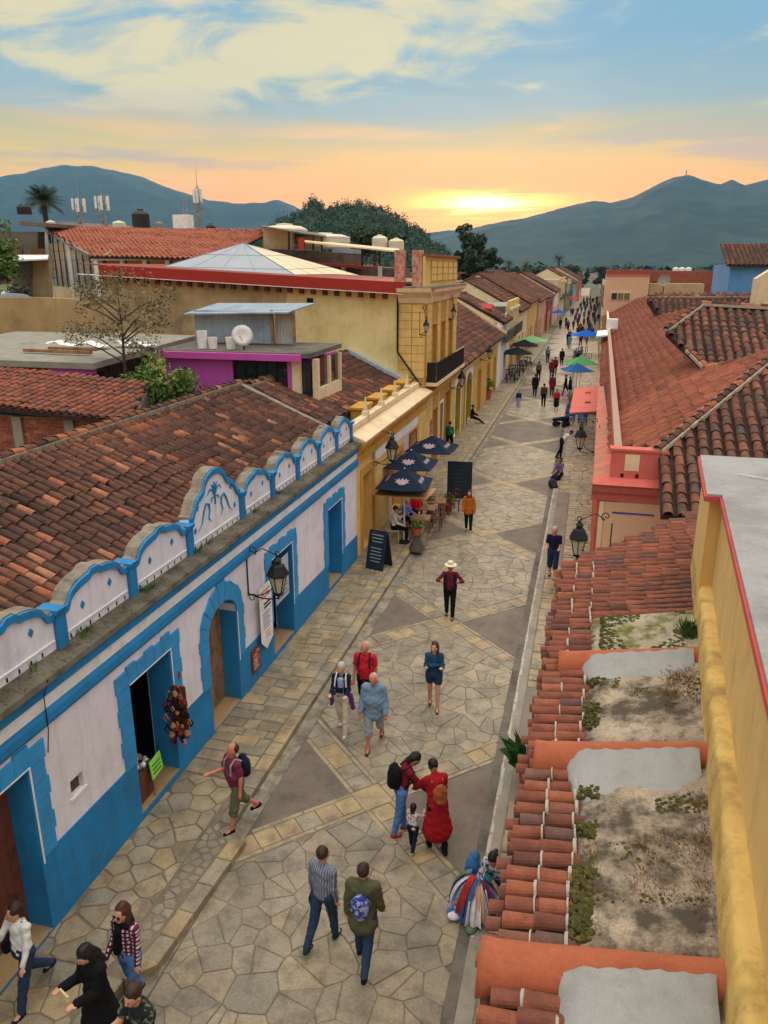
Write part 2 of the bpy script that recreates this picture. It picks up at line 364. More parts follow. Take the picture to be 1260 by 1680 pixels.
# canopy of that hill: lumps of foliage all over its face
def leaf_cloud(centres, radii, n_per, size, seed=0, flat=.8):
    r = np.random.default_rng(seed); C = np.repeat(np.array(centres, float), n_per, 0); Rr = np.repeat(np.array(radii, float).reshape(-1, 1), n_per, 0)
    d = r.normal(size=C.shape); d /= np.linalg.norm(d, axis=1, keepdims=True); rr = r.random((len(C), 1)) ** .38
    P = C + d * rr * Rr * np.array([1, 1, flat])
    nrm = d + r.normal(size=C.shape) * .55; nrm[:, 2] += .35; nrm /= np.linalg.norm(nrm, axis=1, keepdims=True)
    a = np.cross(nrm, r.normal(size=C.shape)); a /= np.linalg.norm(a, axis=1, keepdims=True); b = np.cross(nrm, a)
    s = size * (.6 + .8 * r.random((len(C), 1)))
    V = np.stack([P - a * s, P - b * s * .55, P + a * s, P + b * s * .55], 1).reshape(-1, 3)
    return V, r.random(len(C))
def leaf_mesh(name, V, T, mat_):
    n = len(V) // 4; me = bpy.data.meshes.new(name)
    me.vertices.add(len(V)); me.vertices.foreach_set('co', V.astype(np.float32).ravel())
    me.loops.add(4 * n); me.loops.foreach_set('vertex_index', np.arange(4 * n, dtype=np.int32))
    me.polygons.add(n); me.polygons.foreach_set('loop_start', np.arange(0, 4 * n, 4, dtype=np.int32))
    me.polygons.foreach_set('loop_total', np.full(n, 4, dtype=np.int32))
    me.materials.append(mat_); me.update(calc_edges=True)
    at = me.attributes.new('tint', 'FLOAT', 'FACE'); at.data.foreach_set('value', T.astype(np.float32)); return me
def leafm(name, pal): return M(name, (0, 0, 0), .7, .2, .8, pal=pal, spec=.25)
LF_D = leafm('dark_leaves', [(.014, .026, .010), (.03, .05, .018), (.045, .07, .025)])
LF_G = leafm('green_leaves', [(.045, .09, .016), (.08, .15, .025), (.13, .20, .035), (.18, .22, .04)])
LF_B = leafm('browned_leaves', [(.16, .12, .065), (.24, .18, .10), (.14, .14, .06), (.28, .22, .13)])
LF_H = leafm('hill_canopy', [(.03, .055, .02), (.05, .085, .032), (.08, .12, .04), (.045, .075, .034)])
ho = bpy.data.objects['wooded_hill']; hv = np.array([v.co[:] for v in ho.data.vertices]); rs = np.random.default_rng(4)
hv = hv[(hv[:, 2] > 2) & (hv[:, 1] < 650)]; sel = hv[rs.integers(0, len(hv), 1500)] + rs.normal(size=(1500, 3)) * np.array([2.5, 2.5, .5])
V, T = leaf_cloud(sel + np.array([0, 0, 1.6]) + rs.normal(size=(1500, 3)) * np.array([0, 0, 1.3]), 1.8 + 3.4 * rs.random(1500) ** 2, 46, .75, 5, 1.3)
o = bpy.data.objects.new('hill_trees', leaf_mesh('hill_trees', V, T, LF_H)); COL.objects.link(o); tag(o, 'dark green woodland covering the near round hill', 'woodland', kind='stuff')
# haze over the valley
hm = bpy.data.materials.new('haze'); hm.use_nodes = True; hn = hm.node_tree; hn.nodes.clear()
pv = hn.nodes.new('ShaderNodeVolumePrincipled'); pv.inputs['Color'].default_value = (.20, .58, 1.0, 1); pv.inputs['Density'].default_value = 0.78e-4; pv.inputs['Anisotropy'].default_value = 0.0
ou = hn.nodes.new('ShaderNodeOutputMaterial'); hn.links.new(pv.outputs[0], ou.inputs['Volume'])
hb = MB().box(-7500, 7500, -300, 7400, -1.5, 760).build('haze', hm, kind='stuff'); tag(hb, 'pale blue evening haze filling the valley', 'haze')
S.cycles.volume_bounces = 0

# ---------------------------------------------------------------- paving
def clip(poly, a, b, c):                   # keep a*x+b*y<=c
    out = []; n = len(poly)
    for i in range(n):
        p = poly[i]; q = poly[(i + 1) % n]; dp = a * p[0] + b * p[1] - c; dq = a * q[0] + b * q[1] - c
        if dp <= 0: out.append(p)
        if dp * dq < 0: t = dp / (dp - dq); out.append((p[0] + (q[0] - p[0]) * t, p[1] + (q[1] - p[1]) * t))
    return out
def area(p): return .5 * sum(p[i][0] * p[(i + 1) % len(p)][1] - p[(i + 1) % len(p)][0] * p[i][1] for i in range(len(p)))
def clip_poly(p, region, inset=0.0):       # region convex ccw
    for i in range(len(region)):
        a = region[i]; b = region[(i + 1) % len(region)]; dx, dy = b[0] - a[0], b[1] - a[1]; l = math.hypot(dx, dy)
        nx, ny = dy / l, -dx / l; p = clip(p, nx, ny, nx * a[0] + ny * a[1] - inset)
        if len(p) < 3: return []
    return p
def inset(p, d): return clip_poly(p, p, d)
def voronoi(x0, x1, y0, y1, s, jit, sy=None, seed=0):
    r = random.Random(seed); sy = sy or s; nx = int((x1 - x0) / s) + 3; ny = int((y1 - y0) / sy) + 3; P = {}
    for i in range(-1, nx):
        for j in range(-1, ny): P[i, j] = (x0 + (i + .5 + (.5 if j % 2 else 0) * .9 + r.uniform(-jit, jit)) * s, y0 + (j + .5 + r.uniform(-jit, jit)) * sy)
    cells = []
    for (i, j), p in P.items():
        c = [(p[0] - 2 * s, p[1] - 2 * sy), (p[0] + 2 * s, p[1] - 2 * sy), (p[0] + 2 * s, p[1] + 2 * sy), (p[0] - 2 * s, p[1] + 2 * sy)]
        for a in range(-2, 3):
            for b in range(-2, 3):
                q = P.get((i + a, j + b))
                if q is None or (a == 0 and b == 0): continue
                dx, dy = q[0] - p[0], q[1] - p[1]; c = clip(c, dx, dy, (q[0] ** 2 + q[1] ** 2 - p[0] ** 2 - p[1] ** 2) / 2)
                if len(c) < 3: break
            if len(c) < 3: break
        if len(c) >= 3: cells.append(c)
    return cells
RS = random.Random(5)
def stone(mb, p, z, t, th=.04, bev=.012, m=0, wob=.004):
    q = inset(p, bev) or p; n = len(p)
    if len(q) != n: q = [((a[0] - sum(k[0] for k in p) / n) * .93 + sum(k[0] for k in p) / n, (a[1] - sum(k[1] for k in p) / n) * .93 + sum(k[1] for k in p) / n) for a in p]
    z += RS.uniform(-wob, wob); sx, sy_ = RS.uniform(-.008, .008), RS.uniform(-.008, .008); c0 = p[0]
    def Z(a): return z + (a[0] - c0[0]) * sx + (a[1] - c0[1]) * sy_
    vs = [(a[0], a[1], z - th) for a in p] + [(a[0], a[1], Z(a) - bev * .7) for a in p] + [(a[0], a[1], Z(a)) for a in q]
    fs = [tuple(range(2 * n, 3 * n))]
    for k in (0, n): fs += [(k + i, k + (i + 1) % n, k + n + (i + 1) % n, k + n + i) for i in range(n)]
    mb.add(vs, fs, m, t)
def lay(polys, parent, name, mats, limit=300, stuffname=None, mfun=None):
    """polys: (poly, z, tint, mat); the nearest become parts of their own, the rest one mesh"""
    polys.sort(key=lambda a: math.hypot(a[0][0][0], a[0][0][1]) if a[0][0][1] > 4.4 else 1e6 - a[0][0][1])
    rest = MB()
    for k, (p, z, t, mi) in enumerate(polys):
        if area(p) < 0: p = p[::-1]
        if k < limit:
            mb = MB(); stone(mb, p, z, t, m=0); mb.build(name, mats[mi], parent)
        else: stone(rest, p, z, t, m=mi)
    if rest.v: rest.build(stuffname or name + 's', mats, parent, kind='stuff')
XL, XR, XC = -5.15, -1.2, -3.3
YC = [11.75 + 7.85 * i for i in range(16)]; YC[2] = 27.4; YC[3] = 34.8
ARM = 1.95
st_bed = MB(); st_bed.add([(XL - .35, 0, -.014), (XR + .3, 0, -.014), (XR + .3, 420, -.014), (XL - .35, 420, -.014)], [(0, 1, 2, 3)])
street = st_bed.build('street', JOINT, kind='structure')
hw = .30
flag = []; bandp = []; dark = MB()
def hexes():
    s2 = hw * math.sqrt(2)
    yield ([(XC - 0, YC[0] - s2), (XL, YC[0] - ARM - s2 + .0), (XL, 3.5), (XR, 3.5), (XR, YC[0] - ARM - s2)], -1)
    for i in range(len(YC) - 1):
        a, b = YC[i], YC[i + 1]
        yield ([(XC, a + s2), (XR, a + ARM + s2), (XR, b - ARM - s2), (XC, b - s2), (XL, b - ARM - s2), (XL, a + ARM + s2)], i)
cells = voronoi(XL, XR, 3.5, YC[-1], .50, .66, .40, 3)
for hexa_, idx in hexes():
    if area(hexa_) < 0: hexa_ = hexa_[::-1]
    y0 = min(p[1] for p in hexa_); y1 = max(p[1] for p in hexa_)
    if idx in (4, 6, 9):
        dark.add([(x, y, -.004) for x, y in hexa_], [tuple(range(len(hexa_)))]); continue
    for c in cells:
        cy = c[0][1]
        if cy < y0 - 1.5 or cy > y1 + 1.5: continue
        p = clip_poly(c, hexa_)
        if len(p) < 3 or abs(area(p)) < .012: continue
        if area(p) < 0: p = p[::-1]
        if abs(area(p)) > .22 and RS.random() < .5:            # split the largest
            cx = sum(k[0] for k in p) / len(p); cy2 = sum(k[1] for k in p) / len(p); an = RS.uniform(0, PI); nx, ny = math.cos(an), math.sin(an)
            for sg in (1, -1):
                q = clip(p, nx * sg, ny * sg, (nx * cx + ny * cy2) * sg)
                if len(q) >= 3:
                    q = inset(q, RS.uniform(.004, .010))
                    if len(q) >= 3 and area(q) > .01: flag.append((q, 0.0, RS.random(), 0))
            continue
        q = inset(p, RS.uniform(.003, .008))
        if len(q) >= 3 and area(q) > .01: flag.append((q, 0.0, RS.random(), 0))
for i, yc in enumerate(YC):
    s2 = hw * math.sqrt(2)
    for sg, xe in ((-1, XL), (1, XR)):
        tri = [(XC + sg * s2, yc), (xe, yc + ARM + .1 - s2), (xe, yc - ARM - .1 + s2)]
        dark.add([(x, y, -.004) for x, y in (tri if area(tri) > 0 else tri[::-1])], [(0, 1, 2)])
    for sx in (-1, 1):
        for sy in (-1, 1):
            d = Vector((sx, sy, 0)).normalized(); nrm = Vector((-d.y, d.x, 0)); ln = ARM * math.sqrt(2)
            s0 = hw; k = 0
            def Q(a, b, w0, w1):
                q = [Vector((XC, yc, 0)) + d * a + nrm * w0, Vector((XC, yc, 0)) + d * b + nrm * w0, Vector((XC, yc, 0)) + d * b + nrm * w1, Vector((XC, yc, 0)) + d * a + nrm * w1]
                q = [(v.x, v.y) for v in q]; q = clip(clip(q, -1, 0, -XL), 1, 0, XR)
                return q if len(q) < 3 or area(q) > 0 else q[::-1]
            step = .40; a = s0 + .01
            while a < ln + .35:
                q = Q(a, a + step - .015, -hw + .1, hw - .1)
                if len(q) >= 3 and area(q) > .02: bandp.append((q, .002, .55 + .45 * RS.random(), 0))
                a += step
            a = s0 + .01
            while a < ln + .4:
                for w0, w1 in ((-hw, -hw + .085), (hw - .085, hw)):
                    q = Q(a, a + .98, w0, w1)
                    if len(q) >= 3 and area(q) > .01: bandp.append((q, .004, .3 + .2 * RS.random(), 0))
                a += 1.0
    q = [(XC - s2 * .98, yc), (XC, yc - s2 * .98), (XC + s2 * .98, yc), (XC, yc + s2 * .98)]
    bandp.append((q, .002, .8, 0))
dark.build('pebble_panels', DARKP, street, kind='stuff')
lay(flag, street, 'flagstone', [FLAG], 300, 'flagstones')
lay(bandp, street, 'band_stone', [STONE], 300, 'band_stones')
FAR_ST = M('far_paving', sr(160, 146, 122), .85, .2, .6, sr(110, 98, 80), .4, .6, .4, 10)
MB().add([(XL, YC[-1], -.002), (XR, YC[-1], -.002), (XR, 420, -.002), (XL, 420, -.002)], [(0, 1, 2, 3)]).build('far_paving', FAR_ST, street)
# gutters
gl = MB(); gl.add([(-5.44, 3, .012), (-5.3, 3, -.012), (-5.3, 300, -.012), (-5.44, 300, .012)], [(0, 1, 2, 3)]); gl.add([(-5.3, 3, -.012), (-5.15, 3, .006), (-5.15, 300, .006), (-5.3, 300, -.012)], [(0, 1, 2, 3)])
gl.build('left_gutter', M('gutter_concrete', sr(150, 140, 122), .92, .28, 2.2, sr(84, 76, 62), 2.6, .8, .8, 30, dthr=(.44, .64), fine=.2), kind='structure')
gr = MB(); gr.box(-1.2, -1.03, 3, 300, -.03, .006); gr.build('right_gutter', CONCD, kind='structure')
PAINTW = M('worn_white_paint', sr(184, 176, 162), .8, .1, 3, sr(150, 138, 118), 7, .95, .2, dthr=(.52, .58))
kr = MB()
y = 4.0
kerb_r = MB().box(-1.028, -.80, 3, 300, -.03, .045).build('right_kerb', CONC, kind='structure')
pl = MB()
for k in range(60):
    y0 = 9.0 + k * .42; w = .05 + .02 * math.sin(k * 1.7)
    pl.add([(-1.02 + .012 * math.sin(k * 2.3), y0, .049), (-1.02 + w, y0, .049), (-1.02 + w + .01 * math.sin(k), y0 + .42, .049), (-1.02 + .012 * math.sin((k + 1) * 2.3), y0 + .42, .049)], [(0, 1, 2, 3)])
pl.build('painted_line', PAINTW, kerb_r)
# left pavement
PZ = .13
kl = [(-5.45, 300), (-5.45, 10.25), (-5.05, 9.95), (-5.22, 7.35), (-5.55, 7.0), (-5.62, 3.0)]
lp = MB(); lp.prism([(-7.4, 3.0), (-5.66, 3.0), (-5.6, 7.0), (-5.27, 7.38), (-5.10, 9.9), (-5.5, 10.3), (-5.5, 300), (-7.4, 300)], 'z', -.1, PZ - .018)
pavl = lp.build('left_pavement', JOINT, kind='structure')
kp = []
KS = []
for a, b in zip(kl[:-1], kl[1:]):
    a = Vector((*a, 0)); b = Vector((*b, 0)); d = (b - a); ln = min(d.length, 110) if d.length > 110 else d.length; d.normalize()
    if (b - a).length > 110: a = b - d * 110
    n_ = Vector((d.y, -d.x, 0)); s = 0; n_ = n_ if n_.x < 0 else -n_
    while s < ln - .05:
        l = min(RS.uniform(.42, .6), ln - s); e_ = s + l - .015
        q = [a + d * s, a + d * e_, a + d * e_ + n_ * .27, a + d * s + n_ * .27]; q = [(v.x, v.y) for v in q]
        if area(q) < 0: q = q[::-1]
        KS.append((q, PZ + .01, .45 + .5 * RS.random())); s += l
KS.sort(key=lambda k: math.hypot(*k[0][0]) if k[0][0][1] > 4.4 else 1e5)
rest = MB()
for k, (q, z, t) in enumerate(KS):
    mb = MB() if k < 200 else rest
    stone(mb, q, z, t, th=.26, bev=.018)
    if k < 200: mb.build('kerb_stone', STONE, pavl)
rest.build('kerb_stones', STONE, pavl, kind='stuff')
def coursed(x0, x1, y0, y1, sy=.36, seed=0):
    r = random.Random(seed); out = []; y = y0
    while y < y1:
        h = r.uniform(.24, .46) * (1 if y < 40 else 1.5); x = x0; skew = r.uniform(-.05, .05)
        while x < x1 - .1:
            w = r.uniform(.3, .66) * (1 if y < 40 else 1.3); w = x1 - x if x + w > x1 - .18 else w
            j = lambda: r.uniform(-.035, .035)
            q = [(x + .01 + j() * .5, y + .01 + j()), (x + w - .01 + j() * .5, y + .01 + j()), (x + w - .01 + j() * .5, y + h - .01 + j()), (x + .01 + j() * .5, y + h - .01 + j())]
            q = [(min(max(a, x0 + .005), x1 - .005), b) for a, b in q]
            q = inset(q, .004)
            if len(q) >= 3: out.append((q, r.random()))
            x += w
        y += h
    return out
def irregular(region, s, seed):
    xs = [p[0] for p in region]; ys = [p[1] for p in region]; out = []
    for c in voronoi(min(xs), max(xs), min(ys), max(ys), s, .3, s * .75, seed):
        p = clip_poly(c, region)
        if len(p) >= 3:
            if area(p) < 0: p = p[::-1]
            p = inset(p, RS.uniform(.008, .02))
            if len(p) >= 3 and area(p) > .01: out.append((p, RS.random()))
    return out
pv_ = [(q, PZ, t, 0) for q, t in coursed(-7.04, -5.74, 11.4, 120, seed=2)]
pv_ += [(q, PZ, t, 0) for q, t in irregular([(-7.04, 3.2), (-5.90, 3.2), (-5.84, 7.1), (-5.84, 11.38), (-7.04, 11.38)], .46, 6)]
pv_ += [(q, PZ - .012, t * .3, 1) for q, t in irregular([(-5.83, 7.25), (-5.52, 7.5), (-5.36, 9.85), (-5.74, 10.3), (-5.83, 10.3)], .2, 16)]
pv_ += [(q, PZ - .012, t * .3, 1) for q, t in irregular([(-5.83, 10.3), (-5.76, 10.3), (-5.76, 11.38), (-5.83, 11.38)], .3, 17)]
lay(pv_, pavl, 'paving_stone', [STONE, FLAG], 300)
# right pavement
rp = MB(); rp.prism([(-.80, 3), (1.6, 3), (1.6, 300), (-.80, 300)], 'z', -.1, .06); pavr = rp.build('right_pavement', JOINT, kind='structure')
sm = M('smooth_grey_pavement', sr(134, 120, 106), .85, .1, 1.5, sr(100, 90, 80), 1, .5, .3, 40, fine=.12)
rr = []
for y0, y1, sx in ((4, 12, 0), (12, 16.4, 1), (16.4, 24.2, 0), (24.2, 33.6, 1), (33.6, 110, 0)):
    x0 = -.30 if sx else -.79
    if sx: MB().box(-.79, -.31, y0 + .02, y1 - .02, .02, .082).build('smooth_paving', sm, pavr)
    rr += [(q, .085, t, 0) for q, t in coursed(x0, 1.2, y0, y1, seed=int(y0))]
lay(rr, pavr, 'paving_stone', [STONE], 200)
# ================================================================ clay tile roofs
def half_tile(n=5, w=.085, ln=.42, th=.012, taper=.82, t=.5):
    """convex barrel tile lying along +Y, its wide end at y=0"""
    mb = MB(); vs = []
    for (y, k) in ((0, 1.0), (ln, taper)):
        for rr in (1.0, 1 - th / w):
            for i in range(n + 1):
                a = PI * i / n; vs.append((-math.cos(a) * w * k * rr, y, math.sin(a) * w * k * rr * .9))
    m = n + 1; fs = []
    for i in range(n): fs.append((i, i + 1, 2 * m + i + 1, 2 * m + i))
    for i in range(n): fs.append((i, m + i, m + i + 1, i + 1))
    return vs, fs
_tv = {}
def tile_variants(mat_, w, ln, n):
    key = (mat_.name, w, ln, n)
    if key not in _tv:
        out = []
        for k in range(14):
            vs, fs = half_tile(n, w, ln); mb = MB(); mb.add(vs, fs, 0, (k + .5) / 14); out.append(mb.mesh('tile', mat_, smooth_=False))
        _tv[key] = out
    return _tv[key]
def tile_roof(parent, O, U, V, poly, mat_=None, sp=.215, expo=.34, w=.088, ln=.43, n=5, limit=300, seed=0, jit=1.0, bed=True, bedth=.10, tinter=None, lift=0.02, name='tile', bedm=None):
    """O corner (3D), U along the eave, V up the slope (unit); poly in (u,v)"""
    mat_ = mat_ or TILE; O = Vector(O); U = Vector(U).normalized(); V = Vector(V).normalized(); Nn = U.cross(V).normalized()
    if Nn.z < 0: Nn = -Nn
    A = Matrix((U, V, Nn)).transposed().to_4x4()      # local x,y,z -> U,V,N
    if U.cross(V).z < 0: A = Matrix((-U, V, Nn)).transposed().to_4x4(); flip = -1
    else: flip = 1
    r = random.Random(seed); us = [p[0] for p in poly]; vs_ = [p[1] for p in poly]
    conv = poly if area(poly) > 0 else poly[::-1]
    def inside(u, v):
        c = False; n_ = len(poly); j = n_ - 1
        for i in range(n_):
            if (poly[i][1] > v) != (poly[j][1] > v) and u < (poly[j][0] - poly[i][0]) * (v - poly[i][1]) / (poly[j][1] - poly[i][1]) + poly[i][0]: c = not c
            j = i
        return c
    items = []
    nu = int((max(us) - min(us)) / sp); nv = int((max(vs_) - min(vs_)) / expo) + 1
    for i in range(nu + 1):
        off = r.uniform(-.04, .04); cy = r.uniform(-.008, .008) * jit
        for j in range(nv):
            u = min(us) + (i + .5) * sp + cy + r.uniform(-.008, .008) * jit; v = min(vs_) + j * expo + off + r.uniform(-.02, .02) * jit
            if not inside(u, v + expo * .5): continue
            sag = .030 * math.sin(u * .31 + v * .5 + seed) + .018 * math.sin(u * .9 + seed) + .012 * math.sin(v * 2.1 + u * .3)
            P_ = O + U * u + V * v + Nn * (lift + .012 * (j % 2) * 0 + sag + r.uniform(-.004, .008) * jit)
            rx = -rad(2.0) + r.uniform(-.015, .015) * jit; rz = r.uniform(-.05, .05) * jit
            if r.random() < .035: rz += r.uniform(-.28, .28) * jit
            t = min(.999, .62 * r.random() + .38 * float(vnoise(np.array([u * .7]), np.array([v * .9]), seed)[0])) if tinter is None else tinter(u, v, r)
            items.append((P_, rx, rz, t))
    items.sort(key=lambda a: (a[0] - Vector((0, 0, H))).length if vis(a[0]) else 1e5)
    var = tile_variants(mat_, w, ln, n)
    for P_, rx, rz, t in items[:limit]:
        Mx = Matrix.Translation(P_) @ A @ Matrix.Rotation(rz, 4, 'Z') @ Matrix.Rotation(rx, 4, 'X')
        place(name, var[min(13, int(t * 14))], parent, Mx)
    rest = items[limit:]
    if rest:
        far = (rest[len(rest) // 2][0] - Vector((0, 0, H))).length
        bv, bf = half_tile(n if far < 22 else 3, w, ln); bv = np.array(bv); k = len(bv)
        allv = []; fs = []; ts = []
        for q, (P_, rx, rz, t) in enumerate(rest):
            Mx = np.array(Matrix.Translation(P_) @ A @ Matrix.Rotation(rz, 4, 'Z') @ Matrix.Rotation(rx, 4, 'X'))
            allv.append(bv @ Mx[:3, :3].T + Mx[:3, 3])
        Vv = np.concatenate(allv); Vv -= np.array(ORI.get(parent, (0, 0, 0)))
        me = bpy.data.meshes.new('tiles'); F = np.array(bf); nf = len(F); m_ = len(rest)
        idx = (F[None] + (np.arange(m_) * k)[:, None, None]).reshape(-1)
        me.vertices.add(len(Vv)); me.vertices.foreach_set('co', Vv.astype(np.float32).ravel())
        me.loops.add(len(idx)); me.loops.foreach_set('vertex_index', idx.astype(np.int32))
        me.polygons.add(m_ * nf); me.polygons.foreach_set('loop_start', np.arange(0, 4 * m_ * nf, 4, dtype=np.int32)); me.polygons.foreach_set('loop_total', np.full(m_ * nf, 4, np.int32))
        me.materials.append(mat_); me.update(calc_edges=True)
        at = me.attributes.new('tint', 'FLOAT', 'FACE'); at.data.foreach_set('value', np.repeat(np.array([a[3] for a in rest], np.float32), nf))
        o = bpy.data.objects.new(name + 's', me); COL.objects.link(o); o.parent = parent; o['kind'] = 'stuff'
    if bed:
        mb = MB(); q = [O + U * u + V * v + Nn * .01 for u, v in poly]; mb.slab([tuple(p) for p in q], bedth); mb.build('roof_bed', bedm or BED, parent)
def vis(p):
    d = Vector(p) - Vector((0, 0, H)); z = d.dot(_fw)
    if z < .3: return False
    x = 630 + _f * d.dot(_r) / z; y = 840 - _f * d.dot(_u) / z
    return -40 < x < 1300 and -40 < y < 1720
def ridge_caps(parent, a, b, mat_=None, w=.11, ln=.42, name='ridge_tile', mortar=True, mm=None, step=.34):
    a = Vector(a); b = Vector(b); d = (b - a); L_ = d.length; d.normalize(); up = Vector((0, 0, 1)); U = d.cross(up).normalized(); Nn = U.cross(d).normalized()
    A = Matrix((U, d, Nn)).transposed().to_4x4(); var = tile_variants(mat_ or TILE, w, ln, 5); s = 0; k = 0
    while s < L_ - .1 and k < 120:
        P_ = a + d * s + Nn * .03; place(name, var[RS.randrange(14)], parent, Matrix.Translation(P_) @ A @ Matrix.Rotation(RS.uniform(-.05, .05), 4, 'Z') @ Matrix.Rotation(-.05, 4, 'X')); s += step; k += 1
    if mortar:
        mb = MB(); mb.beam(a - Nn * .02, b - Nn * .02, w * 2.5, .10); mb.build('mortar', mm or GREYR, parent)

# ================================================================ the blue and white house
WX = -7.05
bh = thing('corner_house', 'long single-storey white house with bright blue dado, quoined door frames and scalloped parapet', 'house', (WX, 12, 0))
def dado(y): return 1.40 - .030 * (y - 8)
# openings: (y0, y1, z0, z1, arched)
OPN = [(5.6, 7.5, .16, 2.92, 0), (9.98, 11.32, .25, 2.82, 0), (12.78, 14.12, .14, 2.82, 1), (16.12, 17.5, .24, 2.76, 0), (20.42, 21.72, .22, 2.72, 0)]
Y0, Y1 = 2.2, 23.45; TH = .5
SW = (8.30, 8.60, 1.84, 2.12)
wall = MB()
def wallpiece(mb, y0, y1, z0, z1, m=0):
    mb.box(WX - TH, WX, y0, y1, z0, z1, m)
ys = [Y0]
for o_ in OPN: ys += [o_[0], o_[1]]
ys.append(Y1)
def arc_top(y, o_):                                            # segmental arch underside
    c = (o_[0] + o_[1]) / 2; hwid = (o_[1] - o_[0]) / 2; t = (y - c) / hwid
    return o_[3] - .50 + .50 * math.sqrt(max(0, 1 - t * t))
for k in range(0, len(ys), 2):
    a, b = ys[k], ys[k + 1]
    if a < SW[0] < b:
        wallpiece(wall, a, SW[0], .0, 4.0); wallpiece(wall, SW[1], b, .0, 4.0); wallpiece(wall, SW[0], SW[1], 0, SW[2]); wallpiece(wall, SW[0], SW[1], SW[3], 4.0)
    else: wallpiece(wall, a, b, .0, 4.0)
for o_ in OPN:
    if o_[4]:
        n = 14
        for i in range(n):
            ya = o_[0] + (o_[1] - o_[0]) * i / n; yb = o_[0] + (o_[1] - o_[0]) * (i + 1) / n
            wall.hexa([(WX - TH, ya, arc_top(ya, o_)), (WX, ya, arc_top(ya, o_)), (WX, yb, arc_top(yb, o_)), (WX - TH, yb, arc_top(yb, o_)), (WX - TH, ya, 4.0), (WX, ya, 4.0), (WX, yb, 4.0), (WX - TH, yb, 4.0)])
        wallpiece(wall, o_[0], o_[1], 0, o_[2] - .02)
    else:
        wallpiece(wall, o_[0], o_[1], o_[3], 4.0); wallpiece(wall, o_[0], o_[1], 0, o_[2] - .02)
wall.build('wall', WHITE, bh)
MB().box(-12.6, -12.3, Y0, Y1, 0, 4.3).box(-12.3, WX - TH, Y1 - .25, Y1, 0, 4.1).box(-12.3, WX - TH, Y0, Y0 + .25, 0, 4.1).build('back_wall', CONCD, bh)
# blue dado in facets between openings, following the street's slight fall, 12 mm proud
dd = MB()
for k in range(0, len(ys), 2):
    a, b = ys[k], ys[k + 1]
    dd.hexa([(WX, a, .06), (WX + .014, a, .06), (WX + .014, b, .06), (WX, b, .06), (WX, a, dado(a)), (WX + .014, a, dado(a)), (WX + .014, b, dado(b)), (WX, b, dado(b))])
for o_ in OPN: dd.box(WX, WX + .014, o_[0], o_[1], .06, o_[2] - .01)
dd.build('dado', BLUE, bh)
# painted reveals: sheets 4 mm proud of the wall's thickness
for o_ in OPN:
    rv = MB()
    top = o_[3] if not o_[4] else o_[3] - .5
    rv.box(WX - TH + .02, WX + .004, o_[0], o_[0] + .006, o_[2], top); rv.box(WX - TH + .02, WX + .004, o_[1] - .006, o_[1], o_[2], top)
    if not o_[4]: rv.box(WX - TH + .02, WX + .002, o_[0] + .008, o_[1] - .008, o_[3] - .006, o_[3])
    else:
        for i in range(14):
            ya = o_[0] + .006 + (o_[1] - o_[0] - .012) * i / 14; yb = o_[0] + .006 + (o_[1] - o_[0] - .012) * (i + 1) / 14
            rv.hexa([(WX - TH + .02, ya, arc_top(ya, o_) - .006), (WX + .002, ya, arc_top(ya, o_) - .006), (WX + .002, yb, arc_top(yb, o_) - .006), (WX - TH + .02, yb, arc_top(yb, o_) - .006),
                     (WX - TH + .02, ya, arc_top(ya, o_) - .001), (WX + .002, ya, arc_top(ya, o_) - .001), (WX + .002, yb, arc_top(yb, o_) - .001), (WX - TH + .02, yb, arc_top(yb, o_) - .001)])
    rv.build('painted_reveal', BLUE, bh)
for o_ in OPN: MB().box(WX - TH - .3, WX + .01, o_[0] + .01, o_[1] - .01, o_[2] - .05, o_[2] - .003).build('threshold', M('worn_threshold', sr(168, 138, 96), .8, .2, 3, sr(110, 86, 60), 3, .5, .3, 30), bh)
